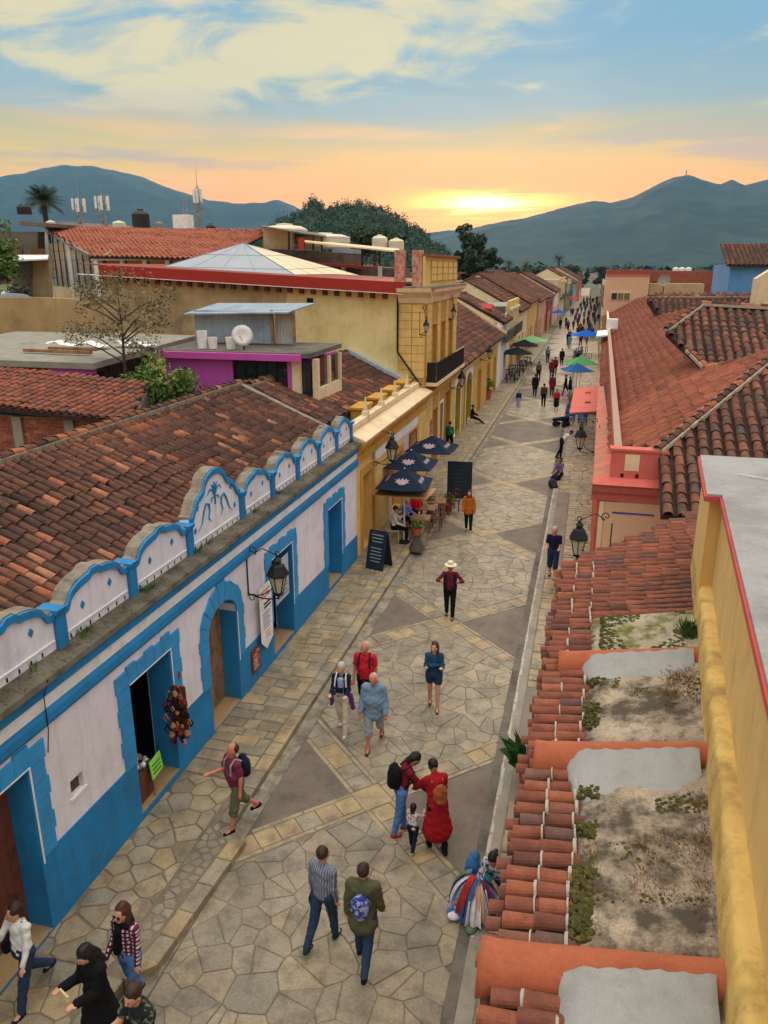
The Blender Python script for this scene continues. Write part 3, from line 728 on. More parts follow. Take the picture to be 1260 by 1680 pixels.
# quoined frames
for o_ in OPN:
    y0, y1, z0, z1, ar = o_; fw = .34; tt = z1 if not ar else z1 - .5
    for side, (a, b) in enumerate(((y0 - fw, y0), (y1, y1 + fw))):
        z = dado((a + b) / 2) - .02; k = 0; zt = z1 + .30 if not ar else tt + .06
        while z < zt - .08:
            h = min(.30, zt - z); o2 = .025 if k % 2 else -.015
            ya, yb = (a - o2, b) if side == 0 else (a, b + o2)
            MB().box(WX + .001, WX + .035, ya, yb, z + .006, z + h - .006).build('quoin', BLUEL, bh)
            z += .30; k += 1
    fl = MB(); fl.box(WX + .036, WX + .042, y1 + .004, y1 + .034, dado(y1) - .1, tt); fl.build('white_edge', WHITET, bh)
    if not ar:
        n = max(5, round((y1 - y0) / .26)); c = (y0 + y1) / 2
        for i in range(n):
            ya = y0 + (y1 - y0) * i / n; yb = y0 + (y1 - y0) * (i + 1) / n; fa = 1 + .12; zt = z1 + .30 + (.05 if i % 2 == 0 else 0)
            q = [(ya + .006, z1 + .004), (yb - .006, z1 + .004), (c + (yb - c) * 1.06 - .006, zt), (c + (ya - c) * 1.06 + .006, zt)]
            MB().prism(q, 'x', WX + .001, WX + .04).build('voussoir', BLUEL, bh)
        fl = MB(); fl.box(WX + .041, WX + .046, y0, y1 + .03, z1, z1 + .022); fl.build('white_edge', WHITET, bh)
    else:
        c = (y0 + y1) / 2; hw_ = (y1 - y0) / 2; n = 9
        for i in range(n):
            t0 = PI - PI * i / n - .012; t1 = PI - PI * (i + 1) / n + .012; ro = 1.46 + (.18 if i == n // 2 else .04 * (i % 2))
            q = [(c + hw_ * math.cos(t0), tt + .5 * math.sin(t0)), (c + hw_ * math.cos(t1), tt + .5 * math.sin(t1)), (c + hw_ * ro * math.cos(t1), tt + .04 + .5 * (ro + .25) * math.sin(t1)), (c + hw_ * ro * math.cos(t0), tt + .04 + .5 * (ro + .25) * math.sin(t0))]
            MB().prism(q, 'x', WX + .001, WX + .045).build('voussoir', BLUEL, bh)
# doors: plank leaves set back in the reveal
def plank_door(y0, y1, z0, z1, x, mat_, n, name='door', parent=None, arch=None):
    for lf in range(2):
        a = y0 + (y1 - y0) * lf / 2; b = y0 + (y1 - y0) * (lf + 1) / 2
        d = MB().box(x - .05, x, a + .006, b - .006, z0, z1).build(name, mat_, parent)
        k = n // 2
        for i in range(k):
            ya = a + .012 + (b - a - .024) * i / k; yb = a + .012 + (b - a - .024) * (i + 1) / k
            MB().box(x + .001, x + .016, ya + .004, yb - .004, z0 + .02, z1 - .01, 0, RS.random()).build('plank', mat_, d)
        MB().box(x + .017, x + .03, b - .10 if lf == 0 else a + .04, b - .07 if lf == 0 else a + .07, z0 + 1.0, z0 + 1.12).build('handle', IRON, d)
plank_door(5.6, 7.5, .17, 2.92, WX - TH + .1, WOODD, 12, parent=bh)
plank_door(12.78, 14.12, .15, 2.7, WX - TH + .1, WOOD, 8, parent=bh)
# dark shop interiors
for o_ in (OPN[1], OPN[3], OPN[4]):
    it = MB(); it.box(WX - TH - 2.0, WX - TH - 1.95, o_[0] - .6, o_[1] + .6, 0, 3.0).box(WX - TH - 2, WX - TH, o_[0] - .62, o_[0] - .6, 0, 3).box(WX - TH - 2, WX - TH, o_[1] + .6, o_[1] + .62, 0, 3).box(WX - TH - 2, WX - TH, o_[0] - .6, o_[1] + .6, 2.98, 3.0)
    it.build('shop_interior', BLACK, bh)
MB().box(WX - TH - .02, WX - TH + .03, 20.43, 21.7, .22, 2.7).build('door', BLUE, bh, label='closed blue door')
# small square window
w_ = MB(); w_.box(WX - .13, WX - .09, SW[0], SW[1], SW[2], SW[3]); wo_ = w_.build('window', M('niche_back', sr(90, 70, 56), .9, .5, 14), bh)
MB().box(WX, WX + .03, SW[0] - .05, SW[1] + .05, SW[2] - .04, SW[2]).build('sill', WHITET, wo_)
MB().tube([(WX + .085, 7.93, 3.3), (WX + .09, 7.93, 3.8), (WX + .20, 7.93, 4.1)], .008).tube([(WX + .02, 7.93, 2.9), (WX + .085, 7.93, 3.3)], .008).build('cable', IRON, bh)
# string courses, painted
MB().box(WX, WX + .07, Y0, Y1, 3.79, 4.02).build('upper_band', BLUE, bh)
MB().box(WX, WX + .03, Y0, Y1, 3.57, 3.785).build('white_band', WHITET, bh)
bm = MB(); bm.prism([(WX, 3.30), (WX + .05, 3.32), (WX + .075, 3.38), (WX + .075, 3.50), (WX + .045, 3.565), (WX, 3.568)], 'y', Y0, Y1); bm.build('lower_band', BLUE, bh)
# mossy ledge made of slabs
for k in range(24):
    a = Y0 + (Y1 - Y0) * k / 24; b = Y0 + (Y1 - Y0) * (k + 1) / 24; j = RS.uniform(-.012, .012)
    MB().hexa([(WX - .35, a + .004, 4.0), (WX + .19 + j, a + .004, 4.022), (WX + .19 + j, b - .004, 4.022), (WX - .35, b - .004, 4.0), (WX - .35, a + .004, 4.22), (WX + .17 + j, a + .004, 4.10), (WX + .17 + j, b - .004, 4.10), (WX - .35, b - .004, 4.22)], 0, RS.random()).build('ledge_stone', MOSS, bh)
# ledge grit and moss lumps
rs = random.Random(3); mb = MB()
for k in range(900):
    y = rs.uniform(Y0, Y1); x = WX + rs.uniform(-.14, .17); z = 4.10 + (WX + .17 - x) * .23; s = rs.uniform(.008, .028)
    mb.lathe([(s, -.01), (s * .8, s * .4), (s * .2, s * .6)], (x, y, z), 5, 0, rs.random())
mb.build('ledge_grit', MOSS, bh, kind='stuff')
# scalloped parapet
PX_ = WX - .16; PT = .20
piers = [4.9, 6.85, 8.70, 10.60, 12.62, 15.02, 16.78, 18.50, 20.20, 21.85, 23.38]
BZ = 4.14
def scallop(a, b, big):
    base = 4.72; n = 22; pts = []
    hgt = .34 if not big else 1.02; w = b - a
    for i in range(n + 1):
        t = i / n; u = 2 * t - 1
        if not big:
            s = abs(u); z = base + .05 + (hgt - .05) * (math.sqrt(max(0, 1 - (s / .80) ** 2.4)) if s < .80 else 0) * .86 + (.05 if s < .10 else 0)
            if s > .80: z = base + .05 - .04 * math.sin((s - .80) / .2 * PI)
        else:
            s = abs(u)
            if s < .46: z = base + .54 + .34 * math.sqrt(max(0, 1 - (s / .46) ** 2))
            elif s < .55: z = base + .52
            elif s < .84: z = base + .18 + .34 * math.sqrt(max(0, 1 - ((s - .55) / .29) ** 1.6))
            else: z = base + .16
        pts.append((a + w * t, z))
    return pts
for k in range(len(piers) - 1):
    a, b = piers[k] + .085, piers[k + 1] - .085; big = k == 4; top = scallop(a, b, big)
    pan = MB(); pan2 = MB(); bor = MB(); cap = MB()
    for (ya, za), (yb, zb) in zip(top[:-1], top[1:]):
        pan.hexa([(PX_ - PT, ya, BZ - .05), (PX_, ya, BZ - .05), (PX_, yb, BZ - .05), (PX_ - PT, yb, BZ - .05), (PX_ - PT, ya, za - .01), (PX_, ya, za - .01), (PX_, yb, zb - .01), (PX_ - PT, yb, zb - .01)])
        bw = .10
        bor.hexa([(PX_ + .002, ya, za - bw), (PX_ + .05, ya, za - bw), (PX_ + .05, yb, zb - bw), (PX_ + .002, yb, zb - bw), (PX_ + .002, ya, za + .012), (PX_ + .05, ya, za + .012), (PX_ + .05, yb, zb + .012), (PX_ + .002, yb, zb + .012)])
        cap.hexa([(PX_ - PT - .04, ya, za - .03), (PX_ + .0, ya, za - .01), (PX_ + .0, yb, zb - .01), (PX_ - PT - .04, yb, zb - .03), (PX_ - PT - .04, ya, za + .035), (PX_ + .0, ya, za + .03), (PX_ + .0, yb, zb + .03), (PX_ - PT - .04, yb, zb + .035)])
    pn = pan.build('parapet_panel', WHITE, bh); bor.build('blue_border', BLUE, pn); cap.build('coping', GREYR, pn)
    # legs of the border beside each pier
    MB().box(PX_ + .002, PX_ + .045, a, a + .07, BZ, top[0][1] - .09).build('blue_border', BLUE, pn)
    # weep slots, diamonds
    sl2 = MB(); y = a + .16
    while y < b - .1: sl2.box(PX_ - .01, PX_ + .004, y, y + .032, BZ + .05, BZ + .12); y += .24
    sl2.build('weep_holes', BLACK, pn, kind='stuff')
    MB().box(PX_ + .001, PX_ + .02, a + .08, b - .02, BZ + .17, BZ + .19).build('white_fillet', WHITET, pn)
    def dia(y, z, s=.055):
        MB().prism([(y - s, z), (y, z - s * 1.3), (y + s, z), (y, z + s * 1.3)], 'x', PX_ + .001, PX_ + .012).build('diamond', BLUE, pn)
    w = b - a
    if not big: dia(a + w * .30, 4.58); dia(a + w * .72, 4.66)
    else:
        c = (a + b) / 2
        dia(a + .22, 4.56); dia(b - .22, 4.58); dia(a + .36, 5.00, .06); dia(b - .36, 5.04, .06)
        orn = MB()
        def leafc(pts, r=.014, m=0): orn.tube([(PX_ + .012, y_, z_) for y_, z_ in pts], r, 5)
        for sg in (-1, 1):
            leafc([(c + sg * .78, 4.50), (c + sg * .62, 4.62), (c + sg * .50, 4.86), (c + sg * .40, 4.98), (c + sg * .28, 4.94), (c + sg * .26, 4.80), (c + sg * .32, 4.66), (c + sg * .22, 4.56)], [.004, .012, .022, .026, .024, .02, .014, .006])
            leafc([(c + sg * .02, 5.08), (c + sg * .10, 5.20), (c + sg * .22, 5.22), (c + sg * .32, 5.12)], [.02, .024, .016, .004])
            leafc([(c + sg * .02, 5.10), (c + sg * .07, 5.26), (c + sg * .14, 5.32)], [.018, .02, .004])
            leafc([(c + sg * .02, 5.04), (c + sg * .14, 5.02), (c + sg * .2, 4.92)], [.014, .018, .004])
        leafc([(c, 4.86), (c, 5.34)], [.02, .012])
        orn.build('scrollwork', BLUE, pn)
for p in piers[1:]:
    pr = MB().box(PX_ - PT - .02, PX_ + .06, p - .08, p + .08, BZ - .04, 4.72).build('pier', BLUE, bh)
    MB().prism([(PX_ - PT - .04, 4.722), (PX_ + .10, 4.722), (PX_ + .12, 4.80), (PX_ - PT - .06, 4.80)], 'y', p - .11, p + .11).build('pier_cap', BLUE, pr)
# roof
def slope_dir(dx, dz): v = Vector((dx, 0, dz)); return v.normalized()
EX, EZ, RX, RZ = WX - .42, 4.46, -10.85, 5.92
ln_ = math.hypot(RX - EX, RZ - EZ)
def tin(u, v, r):
    q = float(vnoise(np.array([u * .8]), np.array([v * 1.3]), 5)[0]); t = (.55 * r.random() + .45 * q) ** 1.1 * .86
    if r.random() < .07: t = r.uniform(.8, 1.0)
    if v < 1.6 and u > 1 and u < 3.4 and r.random() < .25: t = r.uniform(.75, 1.0)
    return t
tile_roof(bh, (EX, 2.6, EZ), (0, 1, 0), (RX - EX, 0, RZ - EZ), [(0, 0), (20.3, 0), (20.3, ln_), (0, ln_)], seed=3, tinter=tin)
tile_roof(bh, (RX - 3.2, 2.6, EZ + .1), (0, 1, 0), (3.2, 0, RZ - EZ - .1), [(0, 0), (20.3, 0), (20.3, math.hypot(3.2, RZ - EZ - .1)), (0, math.hypot(3.2, RZ - EZ - .1))], seed=4, limit=0, tinter=tin)
ridge_caps(bh, (RX, 2.6, RZ + .05), (RX, 22.9, RZ + .05), w=.12)
cp = MB(); cp.slab([(EX, 22.88, EZ + .06), (EX, 23.12, EZ + .06), (RX, 23.12, RZ + .06), (RX, 22.88, RZ + .06)], .18); cp.build('gable_coping', GREYR, bh)
# ================================================================ generic street fronts
def facade(mb, xf, th, y0, y1, z0, z1, ops, m=0, sgn=1):
    """wall slab whose street face is x=xf (street on the +x side if sgn=1) with rectangular openings (ya,yb,za,zb)"""
    xb = xf - sgn * th; cuts = sorted(set([y0, y1] + [o_[0] for o_ in ops] + [o_[1] for o_ in ops]))
    for a, b in zip(cuts[:-1], cuts[1:]):
        if b - a < 1e-4: continue
        hs = sorted([(o_[2], o_[3]) for o_ in ops if o_[0] <= a + 1e-4 and o_[1] >= b - 1e-4]); z = z0
        for za, zb in hs:
            if za > z + .005: mb.box(xb, xf, a, b, z, za, m)
            z = zb
        if z < z1 - .005: mb.box(xb, xf, a, b, z, z1, m)
def fit(parent, xf, th, o_, fr, dm, kind, sgn=1, fw=.14):
    """frame, leaf or panes for one opening"""
    ya, yb, za, zb = o_; s = sgn
    f = MB(); f.box(xf + s * .002, xf + s * .04, ya - fw, ya - .002, za, zb + fw).box(xf + s * .002, xf + s * .04, yb + .002, yb + fw, za, zb + fw).box(xf + s * .002, xf + s * .04, ya - .002, yb + .002, zb + .002, zb + fw)
    w = f.build('window' if kind == 'w' else 'doorway', fr, parent)
    xb = xf - s * (th - .08)
    if kind == 'w':
        MB().box(xb - s * .02, xb, ya + .002, yb - .002, za, zb).build('pane', WGL, w)
        g_ = MB(); n = 3
        for i in range(n + 1):
            y = ya + .02 + (yb - ya - .06) * i / n; g_.box(xb, xb + s * .03, y, y + .03, za, zb)
        g_.box(xb, xb + s * .03, ya, yb, (za + zb) / 2, (za + zb) / 2 + .03); g_.build('glazing_bar', fr, w)
        MB().box(xf + s * .002, xf + s * .08, ya - fw, yb + fw, za - .08, za - .002).build('sill', fr, w)
    elif kind == 'd':
        MB().box(xb - s * .05, xb, ya + .002, yb - .002, za, zb - .002).build('door', dm, w)
    else:
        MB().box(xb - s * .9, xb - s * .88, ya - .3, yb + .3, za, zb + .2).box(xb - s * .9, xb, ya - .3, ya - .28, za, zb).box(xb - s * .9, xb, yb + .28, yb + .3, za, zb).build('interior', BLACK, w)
    return w

# ================================================================ low yellow house beside the blue one
yh = thing('low_yellow_house', 'low ochre-yellow house with white stepped cornice, small obelisks and dark gold doors beside it', 'house', (WX, 29, 0))
yo = [(24.15, 25.35, .12, 2.8), (28.1, 29.9, .12, 2.45), (31.3, 32.6, .12, 2.75)]
w_ = MB(); facade(w_, WX, .4, 23.47, 34.85, 0, 4.05, yo); w_.build('wall', YEL, yh)
GOLD = M('dark_gold_door', sr(188, 128, 34), .7, .12, 2, sr(120, 80, 30), 2, .4)
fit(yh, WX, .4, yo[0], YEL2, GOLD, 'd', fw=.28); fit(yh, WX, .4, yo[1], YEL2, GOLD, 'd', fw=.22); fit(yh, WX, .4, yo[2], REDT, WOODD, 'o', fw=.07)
MB().box(WX, WX + .06, 23.47, 34.85, 3.36, 3.62).build('moulding', YEL2, yh)
MB().box(WX + .002, WX + .018, 25.8, 34.8, 2.95, 3.3).build('painted_frieze', WHITET, yh)
MB().box(WX + .002, WX + .015, 30.1, 31.1, .8, 3.3).build('white_panel', M('lilac_white', sr(214, 190, 190), .9, .08, 1), yh)
mb = MB(); mb.prism([(WX, 3.7), (WX + .10, 3.72), (WX + .14, 3.85), (WX + .30, 3.98), (WX + .32, 4.10), (WX, 4.10)], 'y', 23.47, 42.6); mb.build('cornice', YEL2, yh)
mb = MB(); mb.prism([(WX - .28, 4.104), (WX + .33, 4.104), (WX + .33, 4.15), (WX - .22, 4.36), (WX - .28, 4.36)], 'y', 23.47, 34.6); mb.build('cornice_top', CREAM, yh)
for y in np.arange(23.7, 34.4, .25): MB().box(WX - .20, WX - .17, y, y + .12, 4.40, 4.50).build('dentil', CREAM, yh)
MB().box(WX - .5, WX - .21, 23.6, 34.5, 4.3, 4.58).build('parapet', CREAM, yh)
for y in (25.75, 27.9, 30.05, 32.2): 
    MB().lathe([(.16, 0), (.15, .14), (.09, .18), (.07, .34), (.02, .66)], (WX - .33, y, 4.57), 4, phase=PI / 4).build('obelisk', CREAM, yh)
for y in (26.6, 28.8, 30.95, 33.1):
    q = MB(); q.box(WX - .95, WX - .52, y - .62, y + .62, 4.2, 4.72); q.build('merlon', YEL2, yh)
    MB().box(WX - .99, WX - .48, y - .70, y + .70, 4.722, 4.80).build('merlon_cap', YEL2, yh)
MB().tube([(WX + .1, 27.6, 3.65), (WX + .1, 27.6, .15)], .06, 8).build('drainpipe', WHITET, yh)
tile_roof(yh, (WX - 1.0, 23.3, 4.62), (0, 1, 0), (-2.6, 0, 1.18), [(0, 0), (10.9, 0), (10.9, 2.9), (0, 2.9)], seed=8, tinter=tin, limit=200)
tile_roof(yh, (WX - 6.0, 23.3, 4.5), (0, 1, 0), (2.5, 0, 1.3), [(0, 0), (10.9, 0), (10.9, 2.8), (0, 2.8)], seed=9, limit=0)
ridge_caps(yh, (WX - 3.58, 23.3, 5.85), (WX - 3.58, 34.1, 5.85), w=.12)
MB().slab([(WX - .9, 34.0, 4.75), (WX - .9, 34.5, 4.75), (WX - 3.6, 34.5, 6.02), (WX - 3.6, 34.0, 6.02)], .2).build('gable_coping', M('bluish_coping', sr(176, 184, 196), .7, .15, 3, sr(110, 106, 100), 4, .5, .2, 30), yh)
MB().box(WX - 3.5, WX - .9, 34.45, 34.7, 3.5, 4.7).build('gable_wall', YELP, yh)
for k in range(9):     # rusticated pilaster
    MB().box(WX + .002, WX + .05, 33.0, 34.8, .55 + k * .31, .84 + k * .31).build('block', YEL, yh)

# ================================================================ two-storey yellow house
YGR = M('ochre_groove', sr(190, 146, 74), .9, .1, 1)
th2 = thing('two_storey_yellow_house', 'tall two-storey yellow house with block-patterned corner, long plain side wall, red fascia and black balcony', 'house', (WX, 38, 0))
go = [(36.4, 37.5, .12, 2.95), (38.2, 39.1, .12, 2.95), (39.8, 41.1, .12, 3.3)]
uo = [(35.9, 36.9, 4.75, 7.0), (38.1, 39.1, 4.75, 7.0), (40.3, 41.3, 4.75, 7.0)]
w_ = MB(); facade(w_, WX, .4, 34.87, 42.6, 0, 4.35, go); w_.build('lower_wall', YGR, th2)
w_ = MB(); facade(w_, WX, .4, 34.6, 42.6, 4.36, 8.0, uo); w_.build('upper_wall', YGR, th2)
for o_ in go: fit(th2, WX, .4, o_, WHITET if o_ is go[1] else YEL2, WOODD, 'd' if o_ is not go[0] else 'o', fw=.12)
for o_ in uo: fit(th2, WX, .4, o_, YEL2, GOLD, 'd', fw=.12)
# side wall towards the camera, plain part then block-patterned corner
MB().box(-8.30, WX - .005, 34.35, 34.6, 3.8, 8.0).build('corner_wall', YGR, th2)
zt = lambda x: 8.45 + (-8.3 - x) * .05
mb = MB(); mb.prism([(-23.3, 4.0), (-8.31, 4.0), (-8.31, zt(-8.3)), (-23.3, zt(-23.3))], 'y', 34.4, 34.7); mb.build('side_wall', YELP, th2)
mb = MB(); mb.prism([(-23.3, 6.6), (-13.6, 6.2), (-13.3, 6.9), (-13.7, 7.6), (-13.5, zt(-13.5) - .02), (-23.3, zt(-23.3) - .02)], 'y', 34.385, 34.398); mb.build('bare_plaster', M('bare_tan_plaster', sr(190, 160, 116), .92, .14, .8, sr(120, 100, 78), .7, .7, .3, 10, dthr=(.45, .65), streak=.3), th2)
mb = MB(); mb.prism([(-18.0, 7.0), (-17.6, 7.6), (-16.8, 7.75), (-15.8, 7.7), (-15.4, 7.3), (-14.9, 7.25), (-14.6, 6.95), (-15.6, 6.7)], 'y', 34.37, 34.384); mb.build('soot_stain', M('soot', sr(108, 94, 80), .95, .25, 2), th2)
rw = 12
for c in range(2):
    for k in range(9):
        xa = -8.28 + c * .61; MB().box(xa + .02, xa + .59, 34.325, 34.349, 4.75 + k * .36 + .012, 4.75 + (k + 1) * .36 - .012).build('block', YEL, th2)
for k in range(9):
    for (a, b) in ((34.62, 35.1), (35.12, 35.68), (37.15, 37.85), (39.35, 40.05), (41.55, 42.1), (42.12, 42.58)):
        MB().box(WX + .001, WX + .035, a + .022, b - .022, 4.75 + k * .36 + .012, 4.75 + (k + 1) * .36 - .012).build('block', YEL, th2)
for k in range(10):
    for (a, b) in ((34.9, 35.5), (35.52, 36.2), (41.4, 42.0), (42.02, 42.58), (37.65, 38.02)):
        MB().box(WX + .001, WX + .035, a + .022, b - .022, .5 + k * .33 + .012, .5 + (k + 1) * .33 - .012).build('block', YEL, th2)
cpf = [(.02, 8.0), (.10, 8.04), (.14, 8.25), (.30, 8.42), (.42, 8.50), (.45, 8.66), (.02, 8.66)]
mb = MB(); mb.prism([(WX + a, z) for a, z in cpf], 'y', 34.2, 42.9); mb.build('cornice', CREAM, th2)
mb = MB(); mb.prism([(34.32 - a + .02, z) for a, z in cpf], 'x', -8.28, WX + .30); mb.build('cornice_return', CREAM, th2)
MB().box(-9.0, WX + .48, 34.0, 42.95, 8.662, 8.74).build('cornice_top', GREYR, th2)
mb = MB(); mb.box(-7.55, WX - .05, 34.4, 42.6, 8.74, 10.0).build('parapet', YEL, th2)
for k in range(5):
    a = 35.4 + k * 1.44; MB().box(WX - .05, WX + .0, a + .1, a + 1.34, 8.9, 9.85).build('parapet_panel', YEL2, th2)
    for q in range(3): MB().box(WX + .001, WX + .012, a + .14, a + 1.3, 8.96 + q * .3, 9.2 + q * .3).build('panel_block', YEL, th2)
MB().box(-7.75, WX + .12, 34.3, 42.7, 10.002, 10.1).build('parapet_cap', M('brick_coping', sr(150, 92, 70), .9, .2, 5, sr(90, 60, 50), 4, .6), th2)
FADE = M('faded_pink_pier', sr(204, 150, 130), .9, .15, 3, sr(150, 84, 70), 4, .7, .3, 20, dthr=(.5, .58))
for x in (-8.25, -7.45): MB().box(x - .22, x + .22, 34.28, 34.62, 8.74, 10.25).build('parapet_pier', FADE, th2)
MB().box(-7.2, -7.1, 34.3, 34.38, 8.74, 10.0).build('parapet_return', YEL, th2)
mb = MB(); mb.prism([(-23.0, zt(-23.0) + .0), (-8.0, zt(-8.0)), (-8.0, zt(-8) + .48), (-23.0, zt(-23.0) + .48)], 'y', 33.95, 34.2); mb.build('red_fascia', REDT, th2)
mb = MB(); mb.prism([(-24.2, zt(-24.2) + .44), (-8.0, zt(-8.0) + .44), (-8.0, zt(-8) + .48), (-24.2, zt(-24.2) + .48)], 'y', 34.205, 42.0); mb.build('flat_roof', M('red_metal_roof', sr(140, 52, 40), .7, .15, 1, sr(90, 70, 60), 1, .5), th2)
mb = MB(); mb.prism([(-24.2, zt(-24.2) - .03), (-8.0, zt(-8.0) - .03), (-8.0, zt(-8) - .002), (-24.2, zt(-24.2) - .002)], 'y', 33.93, 34.38); mb.build('gutter_edge', WHITET, th2)
for k in range(26): x = -23 + k * .56; MB().box(x, x + .2, 34.2, 34.4, zt(x) - .28, zt(x) - .06).build('rafter_end', WOODD, th2)
MB().tube([(-8.3, 34.25, 8.4), (-8.3, 34.25, 5.9), (-7.2, 34.2, 4.45)], .045, 6).build('drainpipe', IRON, th2)
MB().box(-12.6, -12.3, 34.36, 34.39, 8.0, 8.2).build('vent', BLACK, th2)
# balcony
MB().box(WX + .002, WX + .55, 34.6, 42.6, 4.36, 4.5).build('balcony_slab', CREAM, th2)
bal = MB().box(WX + .46, WX + .50, 34.7, 42.5, 5.38, 5.42).box(WX + .46, WX + .50, 34.7, 42.5, 4.52, 4.56).build('balcony_railing', IRON, th2)
for k in range(60): 
    y = 34.72 + k * .132; MB().box(WX + .47, WX + .49, y, y + .055, 4.562, 5.378).build('baluster', IRON, bal)
MB().box(WX + .02, WX + .46, 34.68, 34.72, 4.52, 5.42).build('railing_end', IRON, bal)
# wall plaque and small sign board
MB().box(WX + .032, WX + .06, 35.6, 36.1, 1.7, 2.6).build('red_plaque', M('red_woven', sr(140, 50, 44), .8, .5, 14, sr(220, 190, 180), 9, .8, dthr=(.5, .54)), th2)
# rooftop terrace behind: concrete parapet, shelter, cisterns
tr = thing('roof_terrace', 'grey concrete roof terrace with metal-roofed shelter and hanging laundry above the long yellow wall', 'terrace', (-18, 50, 9))
def quadY(y, pts, th, mat_, name, par, y2=None):
    P_ = [AY(a, b, y) for a, b in pts]; mb = MB(); mb.prism([(p.x, p.z) for p in P_], 'y', y, y + th); return mb.build(name, mat_, par)
quadY(50, [(440, 408), (592, 417), (592, 440), (440, 428)], .4, CONCD, 'parapet', tr)
quadY(51, [(432, 372), (480, 380), (480, 415), (432, 412)], .3, CREAM, 'shelter_wall', tr)
quadY(47, [(420, 424), (600, 437), (600, 441), (420, 428)], 3.0, REDT, 'eave', tr)
quadY(50.5, [(440, 428), (650, 440), (650, 470), (440, 460)], 4, CONCD, 'lower_wall', tr)
for px in (512, 560, 620): quadY(47.5, [(px, 436), (px + 5, 436), (px + 5, 455), (px, 455)], .3, WHITET, 'post', tr)
a = AY(428, 371, 48); b = AY(535, 388, 48); c = AY(535, 384, 56); d = AY(428, 369, 56); MB().slab([a, b, c, d], .08).build('sheet_roof', CONCD, tr)
a = AY(500, 396, 46); b = AY(655, 412, 46); c = AY(655, 408, 49); d = AY(500, 393, 49); MB().slab([a, b, c, d], .08).build('sheet_roof', CREAM, tr)
for px, y0_, y1_ in ((474, 380, 410), (514, 386, 410), (528, 388, 412), (594, 406, 440), (623, 412, 452), (648, 412, 452)): 
    p = AY(px, y0_, 47.9); q = AY(px, y1_, 47.9); MB().beam(p, q, .1, .1).build('post', IRON, tr)
quadY(50, [(545, 405), (592, 410), (592, 418), (545, 415)], .2, GREYB, 'panel', tr)
cl = AY(494, 388, 47.5); t_ = MB(); t_.box(cl.x - .18, cl.x + .18, 47.5, 47.54, cl.z - .8, cl.z - .1); tag(t_.build('hanging_cloth', M('red_cloth', sr(180, 50, 44), .9, .2, 4)), 'small red cloth hanging under the roof terrace shelter', 'laundry')
def cistern(px, py, y, r, h, mat_, label, name='water_tank', group=None, n=20):
    p = AY(px, py, y); t = local_thing(name, label, 'water tank', (p.x, p.y, p.z), group)
    mb = MB(); mb.lathe([(r * .97, 0), (r, h * .06), (r, h * .32), (r * .97, h * .34), (r * .97, h * .36), (r, h * .38), (r, h * .66), (r * .97, h * .68), (r, h * .70), (r * .98, h * .78), (r * .72, h * .92), (r * .36, h * .97)], n=n); mb.build('tank_body', mat_, t, smooth_=False)
    MB().lathe([(r * .36, h * .972), (r * .36, h * 1.04), (r * .1, h * 1.07)], n=14).build('lid', mat_, t); return t
BLKP = M('black_plastic', (.02, .02, .022), .45, .2, 3)
TANKC = M('cream_plastic', sr(222, 212, 186), .6, .08, 2)
cistern(468, 402, 54, 1.6, 1.35, TANKC, 'large cream drum-shaped water tank under the terrace shelter')
cistern(623, 407, 56, .55, .85, TANKC, 'left of two rounded cream water tanks behind the yellow parapet')
cistern(650, 411, 56, .55, .8, TANKC, 'right of two rounded cream water tanks behind the yellow parapet')
cistern(530, 408, 54, 1.9, 1.0, TANKC, 'wide pale water tank between the shelter and the terrace wall')

# glass pyramid skylight
sk = thing('glass_pyramid_skylight', 'low pyramid skylight of grey glass panes behind the red fascia', 'skylight', (-19, 40, 9))
A_, B_, C_, D_ = Vector((-22.9, 35.5, 8.95)), Vector((-12.8, 35.5, 8.75)), Vector((-12.8, 46, 8.9)), Vector((-22.9, 46, 9.0)); apex = Vector((-18.4, 40.5, 10.78))
SKG = M('skylight_glass', sr(150, 156, 162), .25, .12, 1, sr(110, 112, 112), 2, .3, spec=.6)
SKS = M('cream_skylight_sheet', sr(236, 212, 170), .5, .06, 1)
for (p, q, mm) in ((A_, B_, SKG), (B_, C_, SKS), (C_, D_, SKG), (D_, A_, SKG)):
    for i in range(4):
        for j in range(3):
            def pt(i, j): b_ = p.lerp(q, i / 4); return b_.lerp(apex, j / 3)
            nrm = (q - p).cross(apex - p).normalized() * .02; c4 = [pt(i, j), pt(i + 1, j), pt(i + 1, j + 1), pt(i, j + 1)]
            cc = sum(c4, Vector()) / 4; c4 = [cc + (v - cc) * .965 for v in c4]
            MB().slab([tuple(v + nrm) for v in c4], .03).build('pane', mm, sk)
    mb = MB()
    for i in range(5): mb.beam(p.lerp(q, i / 4), apex, .07, .05)
    for j in range(3): mb.beam(p.lerp(apex, j / 3), q.lerp(apex, j / 3), .06, .05)
    mb.build('glazing_bars', GREYB, sk, kind='stuff')

# glazed gable hall with red tiled roof
gh = thing('red_roofed_hall', 'hall with bright red tiled roof, grid-glazed gable and ribbon window behind the long yellow wall', 'hall', (-30, 50, 8))
g0 = [AY(75, 382, 52), AY(160, 420, 46.5)]
P1 = AY(78, 380, 54); P2 = AY(160, 424, 44); P3 = AY(330, 428, 44); P4 = AY(262, 390, 54)
